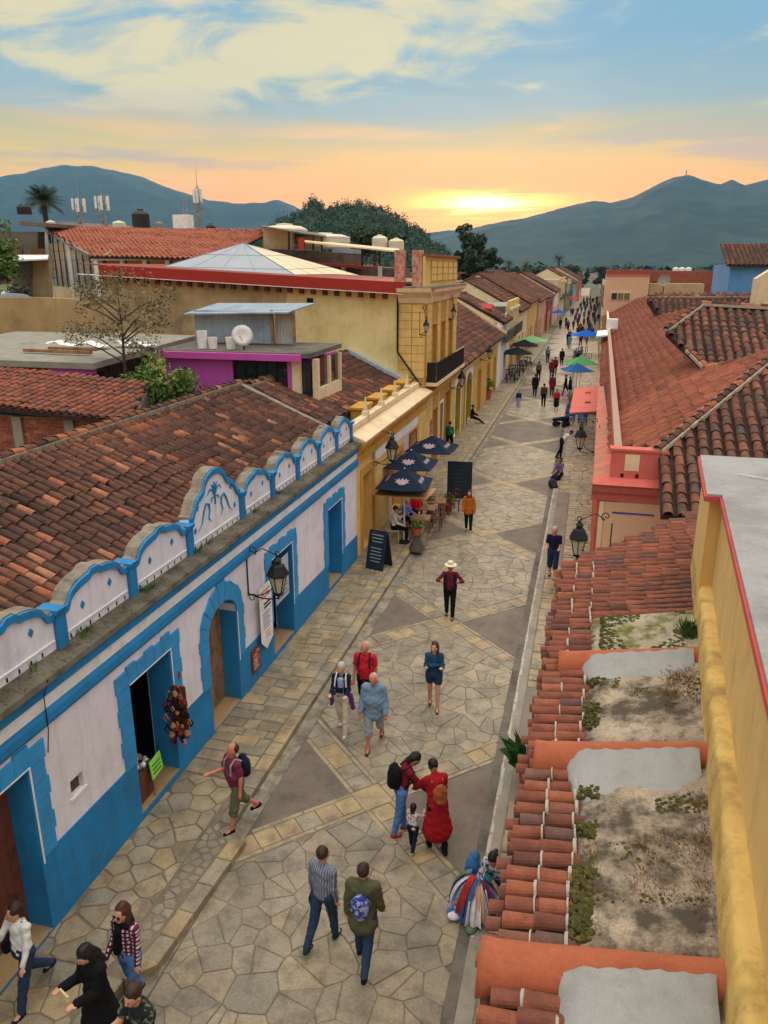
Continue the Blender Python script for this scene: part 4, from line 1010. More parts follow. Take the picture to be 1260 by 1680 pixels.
# gable wall runs from back (x px75) to front (x px160)
ga, gb = Vector((P1.x, 54, 0)), Vector((P2.x, 44, 0))
def gw(t0, t1, za, zb0, zb1, mat_, name, off=0, par=gh):
    a = ga.lerp(gb, t0); b = ga.lerp(gb, t1); n_ = Vector((-(b - a).y, (b - a).x, 0)).normalized() * (-1 if True else 1); n_ = Vector((n_.x, n_.y, 0))
    if n_.y > 0: n_ = -n_
    o1 = n_ * off; o2 = n_ * (off + .06)
    pts = [(a + o1, za), (b + o1, za), (b + o2, za), (a + o2, za), (a + o1, zb0), (b + o1, zb1), (b + o2, zb1), (a + o2, zb0)]
    mb = MB(); mb.hexa([(v.x, v.y, z) for v, z in pts]); return mb.build(name, mat_, par)
zr0, zr1 = P1.z, P2.z; zl = lambda t: zr0 + (zr1 - zr0) * t
gw(0, 1, 4, 8.2, 8.2, CREAM, 'gable_base')
TAN = M('tan_pane', sr(196, 176, 146), .4, .1, 2, spec=.4); GGL = M('grey_green_glass', sr(120, 130, 122), .2, .15, 1.5, spec=.7)
for i in range(8):
    t0, t1 = i / 8 + .008, (i + 1) / 8 - .008
    for j in range(5):
        z0_ = 8.22 + j * .62; zt0 = min(z0_ + .58, zl(t0) - .1); zt1 = min(z0_ + .58, zl(t1) - .1)
        if zt1 > z0_ + .1: gw(t0, t1, z0_, max(zt0, z0_ + .05), zt1, TAN if j > 2 else GGL, 'pane', .0)
fr = MB()
for i in range(9):
    v = ga.lerp(gb, i / 8); w = .16 if i % 4 == 0 else .06; fr.box(v.x - w / 2, v.x + w / 2, v.y - .14, v.y - .04, 8.2, zl(i / 8))
fr.build('mullions', IRON, gh)
for t in (0, .5, 1): v = ga.lerp(gb, t); MB().box(v.x - .14, v.x + .14, v.y - .26, v.y - .15, 7.2, zl(t)).build('white_post', WHITET, gh)
def px_roof(parent, pl_pt, nrm, U, V, px, **k):
    n_ = Vector(nrm); O = Vector(pl_pt); U = Vector(U).normalized(); V = Vector(V).normalized(); poly = []
    for a, b in px:
        d = ray(a, b); t = (O - Vector((0, 0, H))).dot(n_) / d.dot(n_); p = Vector((0, 0, H)) + d * t - O; poly.append((p.dot(U), p.dot(V)))
    mu, mv = min(p[0] for p in poly), min(p[1] for p in poly)
    tile_roof(parent, O + U * mu + V * mv, U, V, [(a - mu, b - mv) for a, b in poly], **k)
def roof3(parent, pts, U, **k):
    """pts: 3D polygon (planar); tiles run perpendicular to U"""
    p = [Vector(q) for q in pts]; n_ = (p[1] - p[0]).cross(p[2] - p[0]).normalized(); n_ = n_ if n_.z > 0 else -n_; U = Vector(U).normalized(); V = n_.cross(U).normalized(); V = V if V.z > 0 else -V
    O = p[0]; poly = [((q - O).dot(U), (q - O).dot(V)) for q in p]; mu, mv = min(a for a, b in poly), min(b for a, b in poly)
    tile_roof(parent, O + U * mu + V * mv, U, V, [(a - mu, b - mv) for a, b in poly], **k)
Rl = AY(262, 392, 54); Rr = AY(420, 396, 54); F1 = AY(325, 427, 44); F2 = AY(430, 432, 44)
e0 = Vector((P2.x - .3, 43.6, P2.z + .1)); e1 = Vector((-21.5, 43.6, P2.z - .1)); r0 = Vector((P1.x - .2, 54, P1.z + .1)); r1 = Vector((-22.0, 54, P1.z - .1))
roof3(gh, [e0, e1, r1, r0], e1 - e0, mat_=TILER, sp=.34, expo=.42, w=.13, ln=.5, limit=0, seed=21, n=3)
MB().beam(e0 + Vector((0, 0, .05)), r0 + Vector((0, 0, .05)), .22, .2).build('verge', GREYR, gh)
MB().beam(Vector((-29, 43.6, P2.z + .12)), Vector((-32.5, 54, P1.z + .12)), .25, .1).build('valley_gutter', GREYR, gh)
MB().box(P2.x, -21.5, 44.4, 54, 4, 9.3).build('wall', CREAM, gh)
MB().box(P2.x, -21.5, 44.2, 44.38, 9.3, P2.z - .1).build('ribbon_window', WGL, gh)
for k in range(8): x = P2.x + .1 + k * 1.55; MB().box(x - .12, x + .12, 44.0, 44.19, 9.2, P2.z - .05).build('white_post', WHITET, gh)
MB().box(P2.x - .3, -21.4, 43.7, 44.1, P2.z - .12, P2.z - .02).build('eave_board', WHITET, gh)

# small brick house with orange tile roof
bk = thing('small_brick_house', 'small red-brick house with pale concrete posts and shallow orange-tiled roof', 'house', (-13, 17, 0))
BRK = [sr(150, 78, 58), sr(170, 96, 70), sr(136, 70, 54), sr(186, 118, 90)]
BRICK = M('red_brick', (0, 0, 0), .9, .15, 6, pal=BRK, bump=.3); MORT = M('brick_mortar', sr(176, 152, 130), .95, .15, 5)
def brick_wall(parent, x0, x1, y, z0, z1, limit=300):
    MB().box(x0, x1, y + .02, y + .16, z0, z1).build('mortar', MORT, parent); items = []
    r = random.Random(1); k = 0; z = z0 + .01
    while z < z1 - .07:
        x = x0 + (.0 if k % 2 else -.12)
        while x < x1 - .02:
            xa = max(x, x0); xb = min(x + .235, x1)
            if xb - xa > .05: items.append((xa, xb, z))
            x += .25
        z += .085; k += 1
    items.sort(key=lambda a: -a[2] + abs(a[0] - (x0 + x1) / 2) * .2); rest = MB()
    for i, (xa, xb, z) in enumerate(items):
        m_ = MB() if i < limit else rest; j = r.uniform(0, .008); m_.box(xa, xb, y + .005 - j, y + .1, z, z + .07, 0, r.random())
        if i < limit: m_.build('brick', BRICK, parent)
    if rest.v: rest.build('bricks', BRICK, parent, kind='stuff')
brick_wall(bk, -16.6, -11.15, 17.15, 4.2, 5.75)
for x in (-14.55, -12.95, -11.2): MB().box(x - .14, x + .14, 17.08, 17.14, 3.5, 5.75).build('concrete_post', CONC, bk)
MB().box(-16.6, -12.6, 17.32, 20, 3, 5.6).build('rear_walls', CONCD, bk)
mb = MB(); mb.hexa([(-11.25, 17.2, 3), (-11.12, 17.2, 3), (-12.3, 20, 3), (-12.45, 20, 3), (-11.25, 17.2, 5.7), (-11.12, 17.2, 5.7), (-12.3, 20, 6.15), (-12.45, 20, 6.15)]); mb.build('side_wall', CONCD, bk)
roof3(bk, [(-17.6, 16.9, 6.13), (-11.1, 16.9, 5.80), (-12.3, 19.9, 6.28), (-17.6, 19.9, 6.55)], (6.5, 0, -.33), mat_=TILEO, sp=.235, seed=31, limit=260)

# purple house with flat roof
PUR = M('purple_paint', sr(198, 86, 170), .8, .06, .8, sr(120, 44, 100), 1, .3, .1, 12, streak=.1)
pu = thing('purple_house', 'magenta-purple flat-roofed house with black-framed ribbon windows behind the tiled ridge', 'house', (-12, 26, 0))
w_ = MB(); w_.box(-14.6, -12.0, 25, 25.25, 3, 6.45).box(-12.0, -9.95, 25, 25.25, 3, 5.2).box(-9.95, -9.80, 25, 25.25, 3, 6.45); w_.build('wall', PUR, pu)
MB().box(-12.0, -9.95, 25.12, 25.15, 5.2, 6.42).build('window', WGL, pu)
fr = MB()
for k in range(6): x = -11.98 + k * .395; fr.box(x, x + .05, 25.06, 25.11, 5.2, 6.42)
fr.box(-12, -9.95, 25.04, 25.055, 5.2, 5.25).box(-12, -9.95, 25.04, 25.055, 5.95, 6.0); fr.build('window_frame', IRON, pu)
MB().box(-14.9, -9.4, 24.75, 24.95, 6.48, 6.70).build('purple_fascia', PUR, pu)
MB().slab([(-14.9, 24.96, 6.72), (-9.1, 24.96, 6.74), (-9.0, 28.2, 6.80), (-14.9, 28.2, 6.80)], .16).build('roof_slab', CONCD, pu)
w_ = MB(); w_.box(-9.79, -9.5, 25.0, 25.2, 3, 6.5).box(-9.15, -8.95, 25.3, 25.5, 3, 6.52).box(-9.15, -8.95, 25.5, 28.0, 3, 5.5).box(-9.15, -8.95, 26.6, 26.75, 5.5, 6.5).box(-9.15, -8.95, 27.85, 28.0, 5.5, 6.5); w_.build('side_wall', CREAM, pu)
MB().box(-9.5, -9.2, 25.25, 25.3, 4.5, 6.4).box(-9.1, -9.05, 25.5, 27.9, 5.5, 6.5).build('side_window', WGL, pu)
MB().box(-14.4, -9.6, 25.6, 29.2, 3, 6.4).build('rear_wall', PUR, pu)
sh = thing('corrugated_shed', 'rooftop shed of grey corrugated sheet standing on the purple house', 'shed', (-12, 28, 6.85))
def corr(mb, x0, x1, y, z0, z1, amp=.02, n=40, axis='x'):
    for i in range(n):
        a = x0 + (x1 - x0) * i / n; b = x0 + (x1 - x0) * (i + 1) / n; ya = y + amp * (i % 2); yb = y + amp * ((i + 1) % 2)
        mb.hexa([(a, ya, z0), (b, yb, z0), (b, yb + .02, z0), (a, ya + .02, z0), (a, ya, z1), (b, yb, z1), (b, yb + .02, z1), (a, ya + .02, z1)])
mb = MB(); corr(mb, -14.4, -11.3, 27, 6.84, 8.0); mb.build('sheet_wall', GREYB, sh)
mb = MB(); corr(mb, -11.2, -10.4, 27.1, 6.84, 8.05, n=14); mb.build('slatted_side', CONCL, sh)
MB().slab([(-14.6, 26.6, 7.9), (-10.5, 26.6, 8.0), (-10.3, 29, 8.22), (-14.4, 29, 8.18)], .05).build('sheet_roof', GREYB, sh)
MB().box(-11.3, -11.2, 26.9, 27.0, 6.83, 8.05).box(-10.45, -10.38, 26.95, 27.02, 6.83, 8.05).build('post', WOOD, sh)
def bucket(x, y, z, r, h, label, mat_):
    t = local_thing('bucket', label, 'bucket', (x, y, z)); MB().lathe([(r * .8, 0), (r, h), (r * .9, h), (r * .72, .03)], n=12).build('pail', mat_, t); MB().tube([(-r, 0, h), (-r * .6, 0, h * .75), (0, -r, h * .6), (r * .6, 0, h * .75), (r, 0, h)], .008).build('handle', IRON, t)
for i, (x, r, h, l) in enumerate(((-13.35, .19, .62, 'tall white bucket, leftmost on the purple roof'), (-12.95, .17, .4, 'short white bucket, middle one on the purple roof'), (-12.25, .18, .42, 'white bucket beside the satellite dish on the purple roof'))): bucket(x, 25.5, 6.76, r, h, l, WHITET)
dsh = local_thing('satellite_dish', 'white satellite dish on a short mast on the purple roof edge', 'satellite dish', (-11.75, 25.4, 6.76))
mb = MB(); mb.lathe([(.02, 0), (.2, .03), (.36, .10), (.37, .11), (.2, .045), (.02, .015)], n=20); me = mb.build('dish', WHITET, dsh, smooth_=True); me.rotation_euler = (rad(80), 0, rad(25)); me.location = (0, 0, .48)
MB().tube([(0, .1, 0), (0, .1, .48)], .03).build('mast', IRON, dsh); MB().tube([(0, .0, .3), (.1, -.42, .5)], .012).build('feed_arm', IRON, dsh)

# flat-roofed brick and concrete house at the far left
lf = thing('flat_concrete_house', 'flat grey concrete roof over brick wall and purple-framed opening at the left edge', 'house', (-18, 22, 0))
MB().slab([(-24, 21.6, 6.62), (-15.2, 21.6, 6.62), (-15.4, 29, 6.9), (-24, 29, 6.9)], .2).build('roof_slab', CONC, lf)
brick_wall(lf, -20.5, -17.1, 22.0, 5.0, 6.42, limit=150)
MB().box(-20.5, -17.1, 22.17, 28, 3, 6.4).build('rear_walls', CONCD, lf)
MB().box(-17.08, -16.9, 21.9, 22.2, 3, 6.42).box(-16.9, -15.3, 21.7, 21.9, 6.25, 6.42).build('purple_frame', PUR, lf)
MB().box(-16.9, -15.3, 22.3, 22.35, 4, 6.25).build('dark_opening', BLACK, lf)
for (x, y, a, b, l) in ((-17.8, 24.6, 2.4, .5, 'crumpled plastic sheet lying left on the grey flat roof'), (-15.9, 25.2, 1.6, .5, 'white plastic sheet lying right on the grey flat roof')):
    mb = MB(); n = 12
    vs = [(x + a * (i / n - .5), y + b * (j / 6 - .5), 6.86 + .10 * random.random() + .06 * math.sin(i)) for j in range(7) for i in range(n + 1)]
    mb.add(vs, [(j * (n + 1) + i, j * (n + 1) + i + 1, (j + 1) * (n + 1) + i + 1, (j + 1) * (n + 1) + i) for j in range(6) for i in range(n)]); o = mb.build('plastic_sheet', WHITET); tag(o, l, 'tarpaulin')
for (x0, y0, x1, y1, l) in ((-19.0, 23.2, -16.2, 23.0, 'long weathered plank lying on the grey flat roof'), (-18.6, 24, -16.8, 24.2, 'short plank behind the long one on the grey flat roof')):
    tag(MB().beam((x0, y0, 6.78), (x1, y1, 6.78), .14, .1).build('plank', WOOD), l, 'plank')
# boundary wall and outbuildings at left
bw = quadY(30, [(-20, 488), (60, 488), (160, 492), (168, 545), (60, 548), (-20, 545)], .3, M('ochre_grey_wall', sr(176, 146, 104), .92, .15, .8, sr(110, 92, 72), .7, .6, .2, 12, streak=.3), 'garden_wall', None); tag(bw, 'tan rendered yard wall behind the grey flat roof', 'wall')
ly = thing('yard_workshop', 'tumbledown grey and tan workshop with tin roof at the left edge', 'workshop', (-35, 45, 4))
quadY(44, [(20, 428), (70, 428), (70, 500), (20, 500)], .5, CONCD, 'wall', ly); quadY(42, [(54, 428), (80, 426), (82, 492), (54, 492)], .3, M('tan_render', sr(168, 142, 108), .9, .2, 1.5, streak=.4), 'buttress', ly)
a, b, c, d = AY(14, 427, 41), AY(78, 424, 41), AY(80, 418, 50), AY(30, 418, 50); MB().slab([a, b, c, d], .08).build('tin_roof', WHITET, ly)
quadY(52, [(-5, 380), (62, 380), (62, 425), (-5, 425)], .8, CONCD, 'upper_wall', ly); quadY(51.9, [(20, 408), (36, 408), (36, 422), (20, 422)], .05, WGL, 'window', ly); quadY(51.9, [(50, 408), (73, 408), (73, 424), (50, 424)], .05, WGL, 'window', ly)
quadY(50, [(32, 362), (75, 366), (75, 372), (34, 370)], 7, CONCD, 'tin_roof', ly)
tp = AY(18, 500, 33); rs = np.random.default_rng(2)
tk = local_thing('tarpaulin_bundle', 'grey tarpaulin bundle tied over a rooftop tank at left edge', 'tarpaulin', (tp.x, tp.y, tp.z))
mb = MB(); n = 18; pr = [(.25, -1.15), (.5, -1.05), (.62, -.6), (.68, 0), (.66, .6), (.55, 1.0), (.2, 1.15)]
vs = []; 
for r_, x in pr:
    for k in range(n): a = 2 * PI * k / n; q = r_ * (1 + .06 * math.sin(5 * a + x * 4)); vs.append((x, q * math.cos(a), q * .8 * math.sin(a)))
fs = [(i * n + k, i * n + (k + 1) % n, (i + 1) * n + (k + 1) % n, (i + 1) * n + k) for i in range(len(pr) - 1) for k in range(n)] + [tuple(range(n)), tuple(range((len(pr) - 1) * n, len(pr) * n))[::-1]]
mb.add(vs, fs); mb.build('cover', M('grey_tarp', sr(104, 108, 114), .6, .3, 3, bump=.6, bscale=6), tk, smooth_=True); MB().box(-.8, .8, -.4, .4, -1.6, -.5).build('stand', WOOD, tk)
# ================================================================ lime-arched house and the row beyond it (left side)
ga_ = thing('tiled_arch_house', 'long low house under a red-brown tiled roof with lime-green arched doorways', 'house', (WX, 54, 0))
LIME = M('lime_paint', sr(176, 150, 32), .8, .1, 1.5, sr(120, 104, 30), 2, .4)
ao = [(42.9, 44.9, .1, 3.35), (46.9, 49.4, .1, 3.35), (52.2, 53.6, .1, 2.9), (57.0, 58.4, .1, 2.8), (61.2, 62.4, .1, 2.8)]
OCH = M('warm_ochre', sr(216, 172, 92), .88, .08, 1, sr(150, 120, 70), 1.2, .4, streak=.2)
w_ = MB(); facade(w_, WX, .4, 42.62, 65.0, 0, 4.2, ao); w_.build('wall', OCH, ga_)
for k, o_ in enumerate(ao): fit(ga_, WX, .4, o_, WHITET if k < 2 else YEL2, LIME if k < 2 else WOODD, 'd', fw=.2 if k < 2 else .14)
for o_ in ao[:2]:
    for (a, b) in ((o_[0] + .002, o_[0] + .012), (o_[1] - .012, o_[1] - .002)): MB().box(WX - .3, WX + .003, a, b, .12, 2.75).build('painted_reveal', LIME, ga_)
    for (a, b) in ((o_[0] - .62, o_[0] - .21), (o_[1] + .21, o_[1] + .55)): MB().box(WX + .021, WX + .03, a, b, .12, 3.1).build('lime_panel', LIME, ga_)
    mb = MB(); c = (o_[0] + o_[1]) / 2; r_ = (o_[1] - o_[0]) / 2
    for i in range(10):
        t0 = PI * i / 10; t1 = PI * (i + 1) / 10; pts = [(c + r_ * math.cos(t0), 2.75 + .6 * math.sin(t0)), (c + r_ * math.cos(t1), 2.75 + .6 * math.sin(t1)), (c + r_ * math.cos(t1), 3.36), (c + r_ * math.cos(t0), 3.36)]
        mb.prism(pts, 'x', WX - .1, WX + .043)
    mb.build('arch_spandrel', WHITET, ga_)
MB().box(WX + .003, WX + .02, 42.7, 46.4, .1, .5).build('lime_dado', LIME, ga_)
MB().box(WX + .002, WX + .03, 63.4, 64.9, .1, 3.9).build('white_panel', WHITET, ga_)
MB().box(WX, WX + .1, 42.62, 65, 3.75, 3.95).build('cornice', CREAM, ga_)
roof3(ga_, [(WX + .45, 42.7, 4.25), (WX + .45, 65.2, 4.25), (-10.9, 65.2, 6.9), (-10.9, 42.7, 6.9)], (0, 1, 0), sp=.30, expo=.42, w=.115, ln=.5, limit=200, seed=41)
MB().beam((WX + .45, 65.2, 4.4), (-10.9, 65.2, 7.05), .3, .2).build('gable_coping', CREAM, ga_)
MB().box(-14, -7.5, 42.7, 65.1, 0, 4.2).build('rear_walls', CONCD, ga_)
roof3(ga_, [(-14.6, 42.7, 4.7), (-14.6, 65.2, 4.7), (-10.9, 65.2, 6.9), (-10.9, 42.7, 6.9)], (0, 1, 0), sp=.30, expo=.42, w=.115, ln=.5, limit=0, seed=42)
def xf_(y): return WX + max(0, y - 90) * .0135 + max(0, y - 170) * .012
ROW_W = [YEL, CREAM, M('terracotta_wall', sr(196, 110, 74), .9, .1, 1), OCH, M('rose_wall', sr(206, 150, 134), .9, .1, 1), WHITE, M('red_wall', sr(164, 66, 52), .9, .1, 1), M('green_wall', sr(150, 166, 122), .9, .1, 1), M('sky_wall', sr(140, 170, 190), .9, .1, 1), YEL]
ROW_N = ['yellow', 'cream', 'terracotta', 'ochre', 'rose pink', 'white', 'brick red', 'pale green', 'pale blue', 'bright yellow']
def row_house(y0, y1, h, wi, side, label, roof='tile', depth=9, two=False, dado_m=None, seed=0, slope=.55, name='town_house', xf=None):
    x = (xf_(y0) if side < 0 else xf); s = 1 if side < 0 else -1; r = random.Random(seed)
    t = thing(name, label, 'house', (x, y0, 0), 'houses lining the street')
    ops = []; w = y1 - y0; n = max(1, int(w / 3.2))
    for i in range(n):
        c = y0 + w * (i + .5) / n; ow = r.uniform(.5, .65)
        ops.append((c - ow, c + ow, .12, 2.7, 'd' if r.random() < .5 else 'o'))
        if two: ops.append((c - .5, c + .5, 3.9, 5.7, 'w'))
    w_ = MB(); facade(w_, x, .35, y0 + .01, y1 - .01, 0, h, [o_[:4] for o_ in ops], sgn=s); w_.build('wall', ROW_W[wi], t)
    for o_ in ops: fit(t, x, .35, o_[:4], r.choice([WHITET, CREAM, YEL2]), r.choice([WOODD, WOOD, GOLD]), o_[4], sgn=s)
    if dado_m:
        d_ = MB()
        facade(d_, x + s * .012, .012, y0 + .02, y1 - .02, .05, 1.0, [o_[:4] for o_ in ops if o_[2] < 1], sgn=s); d_.build('dado', dado_m, t)
    MB().box(x, x + s * .14, y0 + .01, y1 - .01, h - .35, h - .15).build('cornice', CREAM, t)
    if two: MB().box(x, x + s * .5, y0 + .6, y1 - .6, 3.6, 3.72).box(x + s * .46, x + s * .5, y0 + .6, y1 - .6, 3.72, 4.5).build('balcony', M('green_ironwork', sr(60, 80, 56), .6, .3, 8) if wi % 2 else IRON, t)
    xa, xb = sorted((x - s * .36, x - s * depth)); MB().box(xa, xb, y0 + .05, y1 - .05, 0, h - .02).build('side_walls', ROW_W[(wi + 2) % 10] if r.random() < .4 else CONCD, t)
    far = y0 > 120
    if roof == 'tile':
        zr = h + depth / 2 * slope; sp = .34 if not far else .5; kw = dict(sp=sp, expo=.5 if not far else .8, w=sp * .38, ln=.6 if not far else .9, limit=0, n=3)
        roof3(t, [(x + s * .35, y0 - .05, h), (x + s * .35, y1 + .05, h), (x - s * depth / 2, y1 + .05, zr), (x - s * depth / 2, y0 - .05, zr)], (0, 1, 0), seed=seed, **kw)
        roof3(t, [(x - s * depth, y0 - .05, h), (x - s * depth, y1 + .05, h), (x - s * depth / 2, y1 + .05, zr), (x - s * depth / 2, y0 - .05, zr)], (0, 1, 0), seed=seed + 1, **kw)
        mb = MB()
        for yy in (y0 + .02, y1 - .2): MB().prism([(x - s * .05, h - .02), (x - s * depth, h - .02), (x - s * depth / 2, zr - .1)], 'y', yy, yy + .18).build('gable', CREAM, t)
        MB().beam((x - s * depth / 2, y0, zr + .06), (x - s * depth / 2, y1, zr + .06), .3, .14).build('ridge', TILE, t)
    else:
        MB().box(min(x, x - s * .25), max(x, x - s * .25), y0 + .02, y1 - .02, h, h + .5).build('parapet', ROW_W[wi], t)
        MB().slab([(x - s * .26, y0 + .05, h + .05), (x - s * depth, y0 + .05, h + .05), (x - s * depth, y1 - .05, h + .05), (x - s * .26, y1 - .05, h + .05)], .06).build('flat_roof', CONC if r.random() < .6 else M('red_metal_roof', (.2, .03, .02)), t)
    return t
DR = M('red_dado', sr(140, 50, 36), .85, .1, 1)
row_house(65.3, 71.5, 5.2, 5, -1, 'white house with dark balcony directly beyond the long tiled arch house', 'tile', 8, True, None, 51)
row_house(71.6, 81, 6.2, 0, -1, 'two-storey yellow house with iron balcony on the left of the far street', 'flat', 10, True, None, 52)
row_house(81.1, 93, 5.3, 1, -1, 'cream house with red dado beyond the yellow two-storey one', 'tile', 11, False, DR, 53)
row_house(93.1, 108, 5.6, 3, -1, 'ochre house with tiled roof and red dado far down the street', 'tile', 12, False, DR, 54)
row_house(108.1, 126, 5.2, 4, -1, 'rose-pink house under a wide tiled roof far down the street', 'tile', 14, False, None, 55)
row_house(126.1, 142, 5.0, 6, -1, 'brick-red house under a tiled roof beyond the rose-pink one', 'tile', 13, False, None, 56)
row_house(142.1, 160, 5.5, 5, -1, 'white house under tiled roof in the distant left row', 'tile', 12, False, None, 57)
row_house(160.1, 186, 7.2, 9, -1, 'big bright yellow two-storey building at the distant end of the left row', 'flat', 22, True, None, 58)
row_house(186.1, 214, 6.4, 7, -1, 'pale green building past the big yellow one', 'flat', 14, True, None, 59)
row_house(214.1, 250, 5.6, 8, -1, 'pale blue building near the vanishing point of the street', 'tile', 14, False, None, 60)
row_house(250.1, 300, 6.0, 2, -1, 'terracotta building closing the left side of the street', 'tile', 14, False, None, 61)
row_house(95, 132, 5.2, 5, 1, 'white house beyond the long pink house on the right of the street', 'tile', 10, False, None, 62, xf=1.62)
row_house(132.1, 175, 5.6, 2, 1, 'terracotta house far along the right side of the street', 'tile', 10, False, None, 63, xf=2.1)
row_house(175.1, 240, 6.0, 8, 1, 'pale blue house at the distant right side of the street', 'flat', 10, True, None, 64, xf=2.6)
row_house(240.1, 300, 5.6, 1, 1, 'cream house closing the right side of the street', 'tile', 10, False, None, 65, xf=3.2)
# red awning roofs seen above the white house's side
mb = MB(); mb.slab([(-14.5, 66, 6.6), (-8.0, 66, 6.3), (-8.0, 67.6, 6.6), (-14.5, 67.6, 6.9)], .15)
tag(mb.build('red_canopy', REDT), 'red-edged roof canopy above the white wall beyond the tiled arch house', 'canopy')

# ---------------------------------------------------------------- town roofs behind the street fronts
rt = random.Random(12); kk = 0
TOWN = []
def town_house(x, y, w, d, h, wi, tile, label, rzk=0, name='house'):
    t = thing(name, label, 'house', (x, y, 0), 'houses of the town behind the street')
    MB().box(x - w / 2, x + w / 2, y - d / 2, y + d / 2, 0, h).build('wall', ROW_W[wi], t)
    for k in range(max(1, int(w / 3))):
        xx = x - w / 2 + w * (k + .5) / max(1, int(w / 3)); wn = MB().box(xx - .5, xx + .5, y - d / 2 - .05, y - d / 2 - .01, h - 1.9, h - .8).build('window', WHITET, t)
        MB().box(xx - .42, xx + .42, y - d / 2 - .07, y - d / 2 - .052, h - 1.82, h - .88).build('pane', WGL, wn)
    if tile:
        zr = h + d * .5 * .5; sp = .4 if y < 90 else .7; kw = dict(sp=sp, expo=.6 if y < 90 else 1.2, w=sp * .38, ln=.7 if y < 90 else 1.3, limit=0, n=3)
        roof3(t, [(x - w / 2 - .3, y - d / 2 - .4, h - .05), (x + w / 2 + .3, y - d / 2 - .4, h - .05), (x + w / 2 + .3, y, zr), (x - w / 2 - .3, y, zr)], (1, 0, 0), seed=int(x * 7 + y), **kw)
        roof3(t, [(x - w / 2 - .3, y + d / 2 + .4, h - .05), (x + w / 2 + .3, y + d / 2 + .4, h - .05), (x + w / 2 + .3, y, zr), (x - w / 2 - .3, y, zr)], (1, 0, 0), seed=3, **kw)
        mb = MB()
        for xx in (x - w / 2, x + w / 2 - .2): MB().prism([(y - d / 2, h), (y + d / 2, h), (y, zr - .08)], 'x', xx, xx + .2).build('gable', ROW_W[wi], t)
    else:
        mb = MB(); mb.box(x - w / 2, x + w / 2, y - d / 2, y - d / 2 + .2, h, h + .5).box(x - w / 2, x - w / 2 + .2, y - d / 2 + .2, y + d / 2, h, h + .5).box(x + w / 2 - .2, x + w / 2, y - d / 2 + .2, y + d / 2, h, h + .5); mb.build('parapet', ROW_W[wi], t)
        if rt.random() < .6: MB().lathe([(.5, 0), (.52, .9), (.3, 1.1)], (x + w * rt.uniform(-.3, .3), y, h), 10).build('roof_tank', BLKP if rt.random() < .5 else TANKC, t)
spots = []
for y in (62, 78, 94, 112, 134, 160, 190, 225, 265, 310):
    k = 0; x = -17.5 - rt.uniform(0, 3) - (4 if y > 130 else 0)
    lim = -.75 * y - 8
    while x > lim:
        w = rt.uniform(8, 14) * (1 + y / 300); d = rt.uniform(8, 12); spots.append((x - w / 2, y + rt.uniform(-3, 3), w, d)); x -= w + rt.uniform(.5, 3)
for y in (112, 138, 170, 210, 255, 305):
    x = 16 + rt.uniform(0, 3); lim = .22 * y + 14
    while x < lim: w = rt.uniform(9, 14); spots.append((x + w / 2, y + rt.uniform(-3, 3), w, rt.uniform(8, 12))); x += w + rt.uniform(.5, 3)
adj = ['low', 'plain', 'narrow', 'wide', 'small', 'weathered', 'squat', 'long', 'boxy']
for (x, y, w, d) in spots:
    if -43 < x < -14 and y < 60: continue
    tile = rt.random() < .6; h = rt.uniform(4.2, 6.2) if tile else rt.uniform(5, 7.6)
    if y < 100: h -= .8
    wi = rt.randrange(10)
    side = 'left' if x < 0 else 'right'
    town_house(x, y, w, d, h, wi, tile, f'{rt.choice(adj)} {ROW_N[wi]} house with {"tiled" if tile else "flat"} roof among the town roofs on the {side}')
# ================================================================ near right building: eaves, roof slab, spouts, yellow parapet
nb = thing('terrace_building', 'near building at right with tiled eaves, mossy concrete roof strip and yellow terrace parapet', 'building', (1, 8, 0))
def xe(y): return -.45 + .024 * y
SL = .20; ZE = 4.42
def zroof(x, y): return ZE + (x - xe(y)) * SL
YB = 13.25
# wall under the eaves
mb = MB(); mb.hexa([(xe(2.5) + .75, 2.5, 0), (3.5, 2.5, 0), (3.5, YB, 0), (xe(YB) + .75, YB, 0), (xe(2.5) + .75, 2.5, 4.5), (3.5, 2.5, 4.5), (3.5, YB, 4.5), (xe(YB) + .75, YB, 4.5)]); mb.build('wall', PEACH, nb)
ud = Vector((.024, 1, 0)).normalized(); vd = Vector((1, -.024, SL)).normalized()
L_t = .53
def tn(u, v, r): return min(.999, .7 * r.random() + .3 * float(vnoise(np.array([u * 1.1]), np.array([v * 1.6]), 3)[0]))
tile_roof(nb, (xe(2.8), 2.8, ZE), ud, vd, [(0, 0), (7.75, 0), (7.75, L_t), (0, L_t)], mat_=TILEO, sp=.178, expo=.27, w=.078, ln=.33, n=8, limit=120, seed=71, tinter=tn, bedth=.06)
tile_roof(nb, (xe(2.8) - .09, 2.8, ZE - .12), ud, vd, [(.09, 0), (10.4, 0), (10.4, .3), (.09, .3)], mat_=TILEO, sp=.178, expo=.3, w=.07, ln=.30, n=8, limit=60, seed=72, tinter=tn, bed=False, name='eave_tile')
Lw = 2.42
tile_roof(nb, (xe(10.55), 10.55, ZE), ud, vd, [(0, 0), (YB - 10.5, 0), (YB - 8.2, Lw), (0, Lw)], mat_=TILEO, sp=.178, expo=.27, w=.078, ln=.33, n=6, limit=240, seed=73, tinter=tn, bedth=.06)
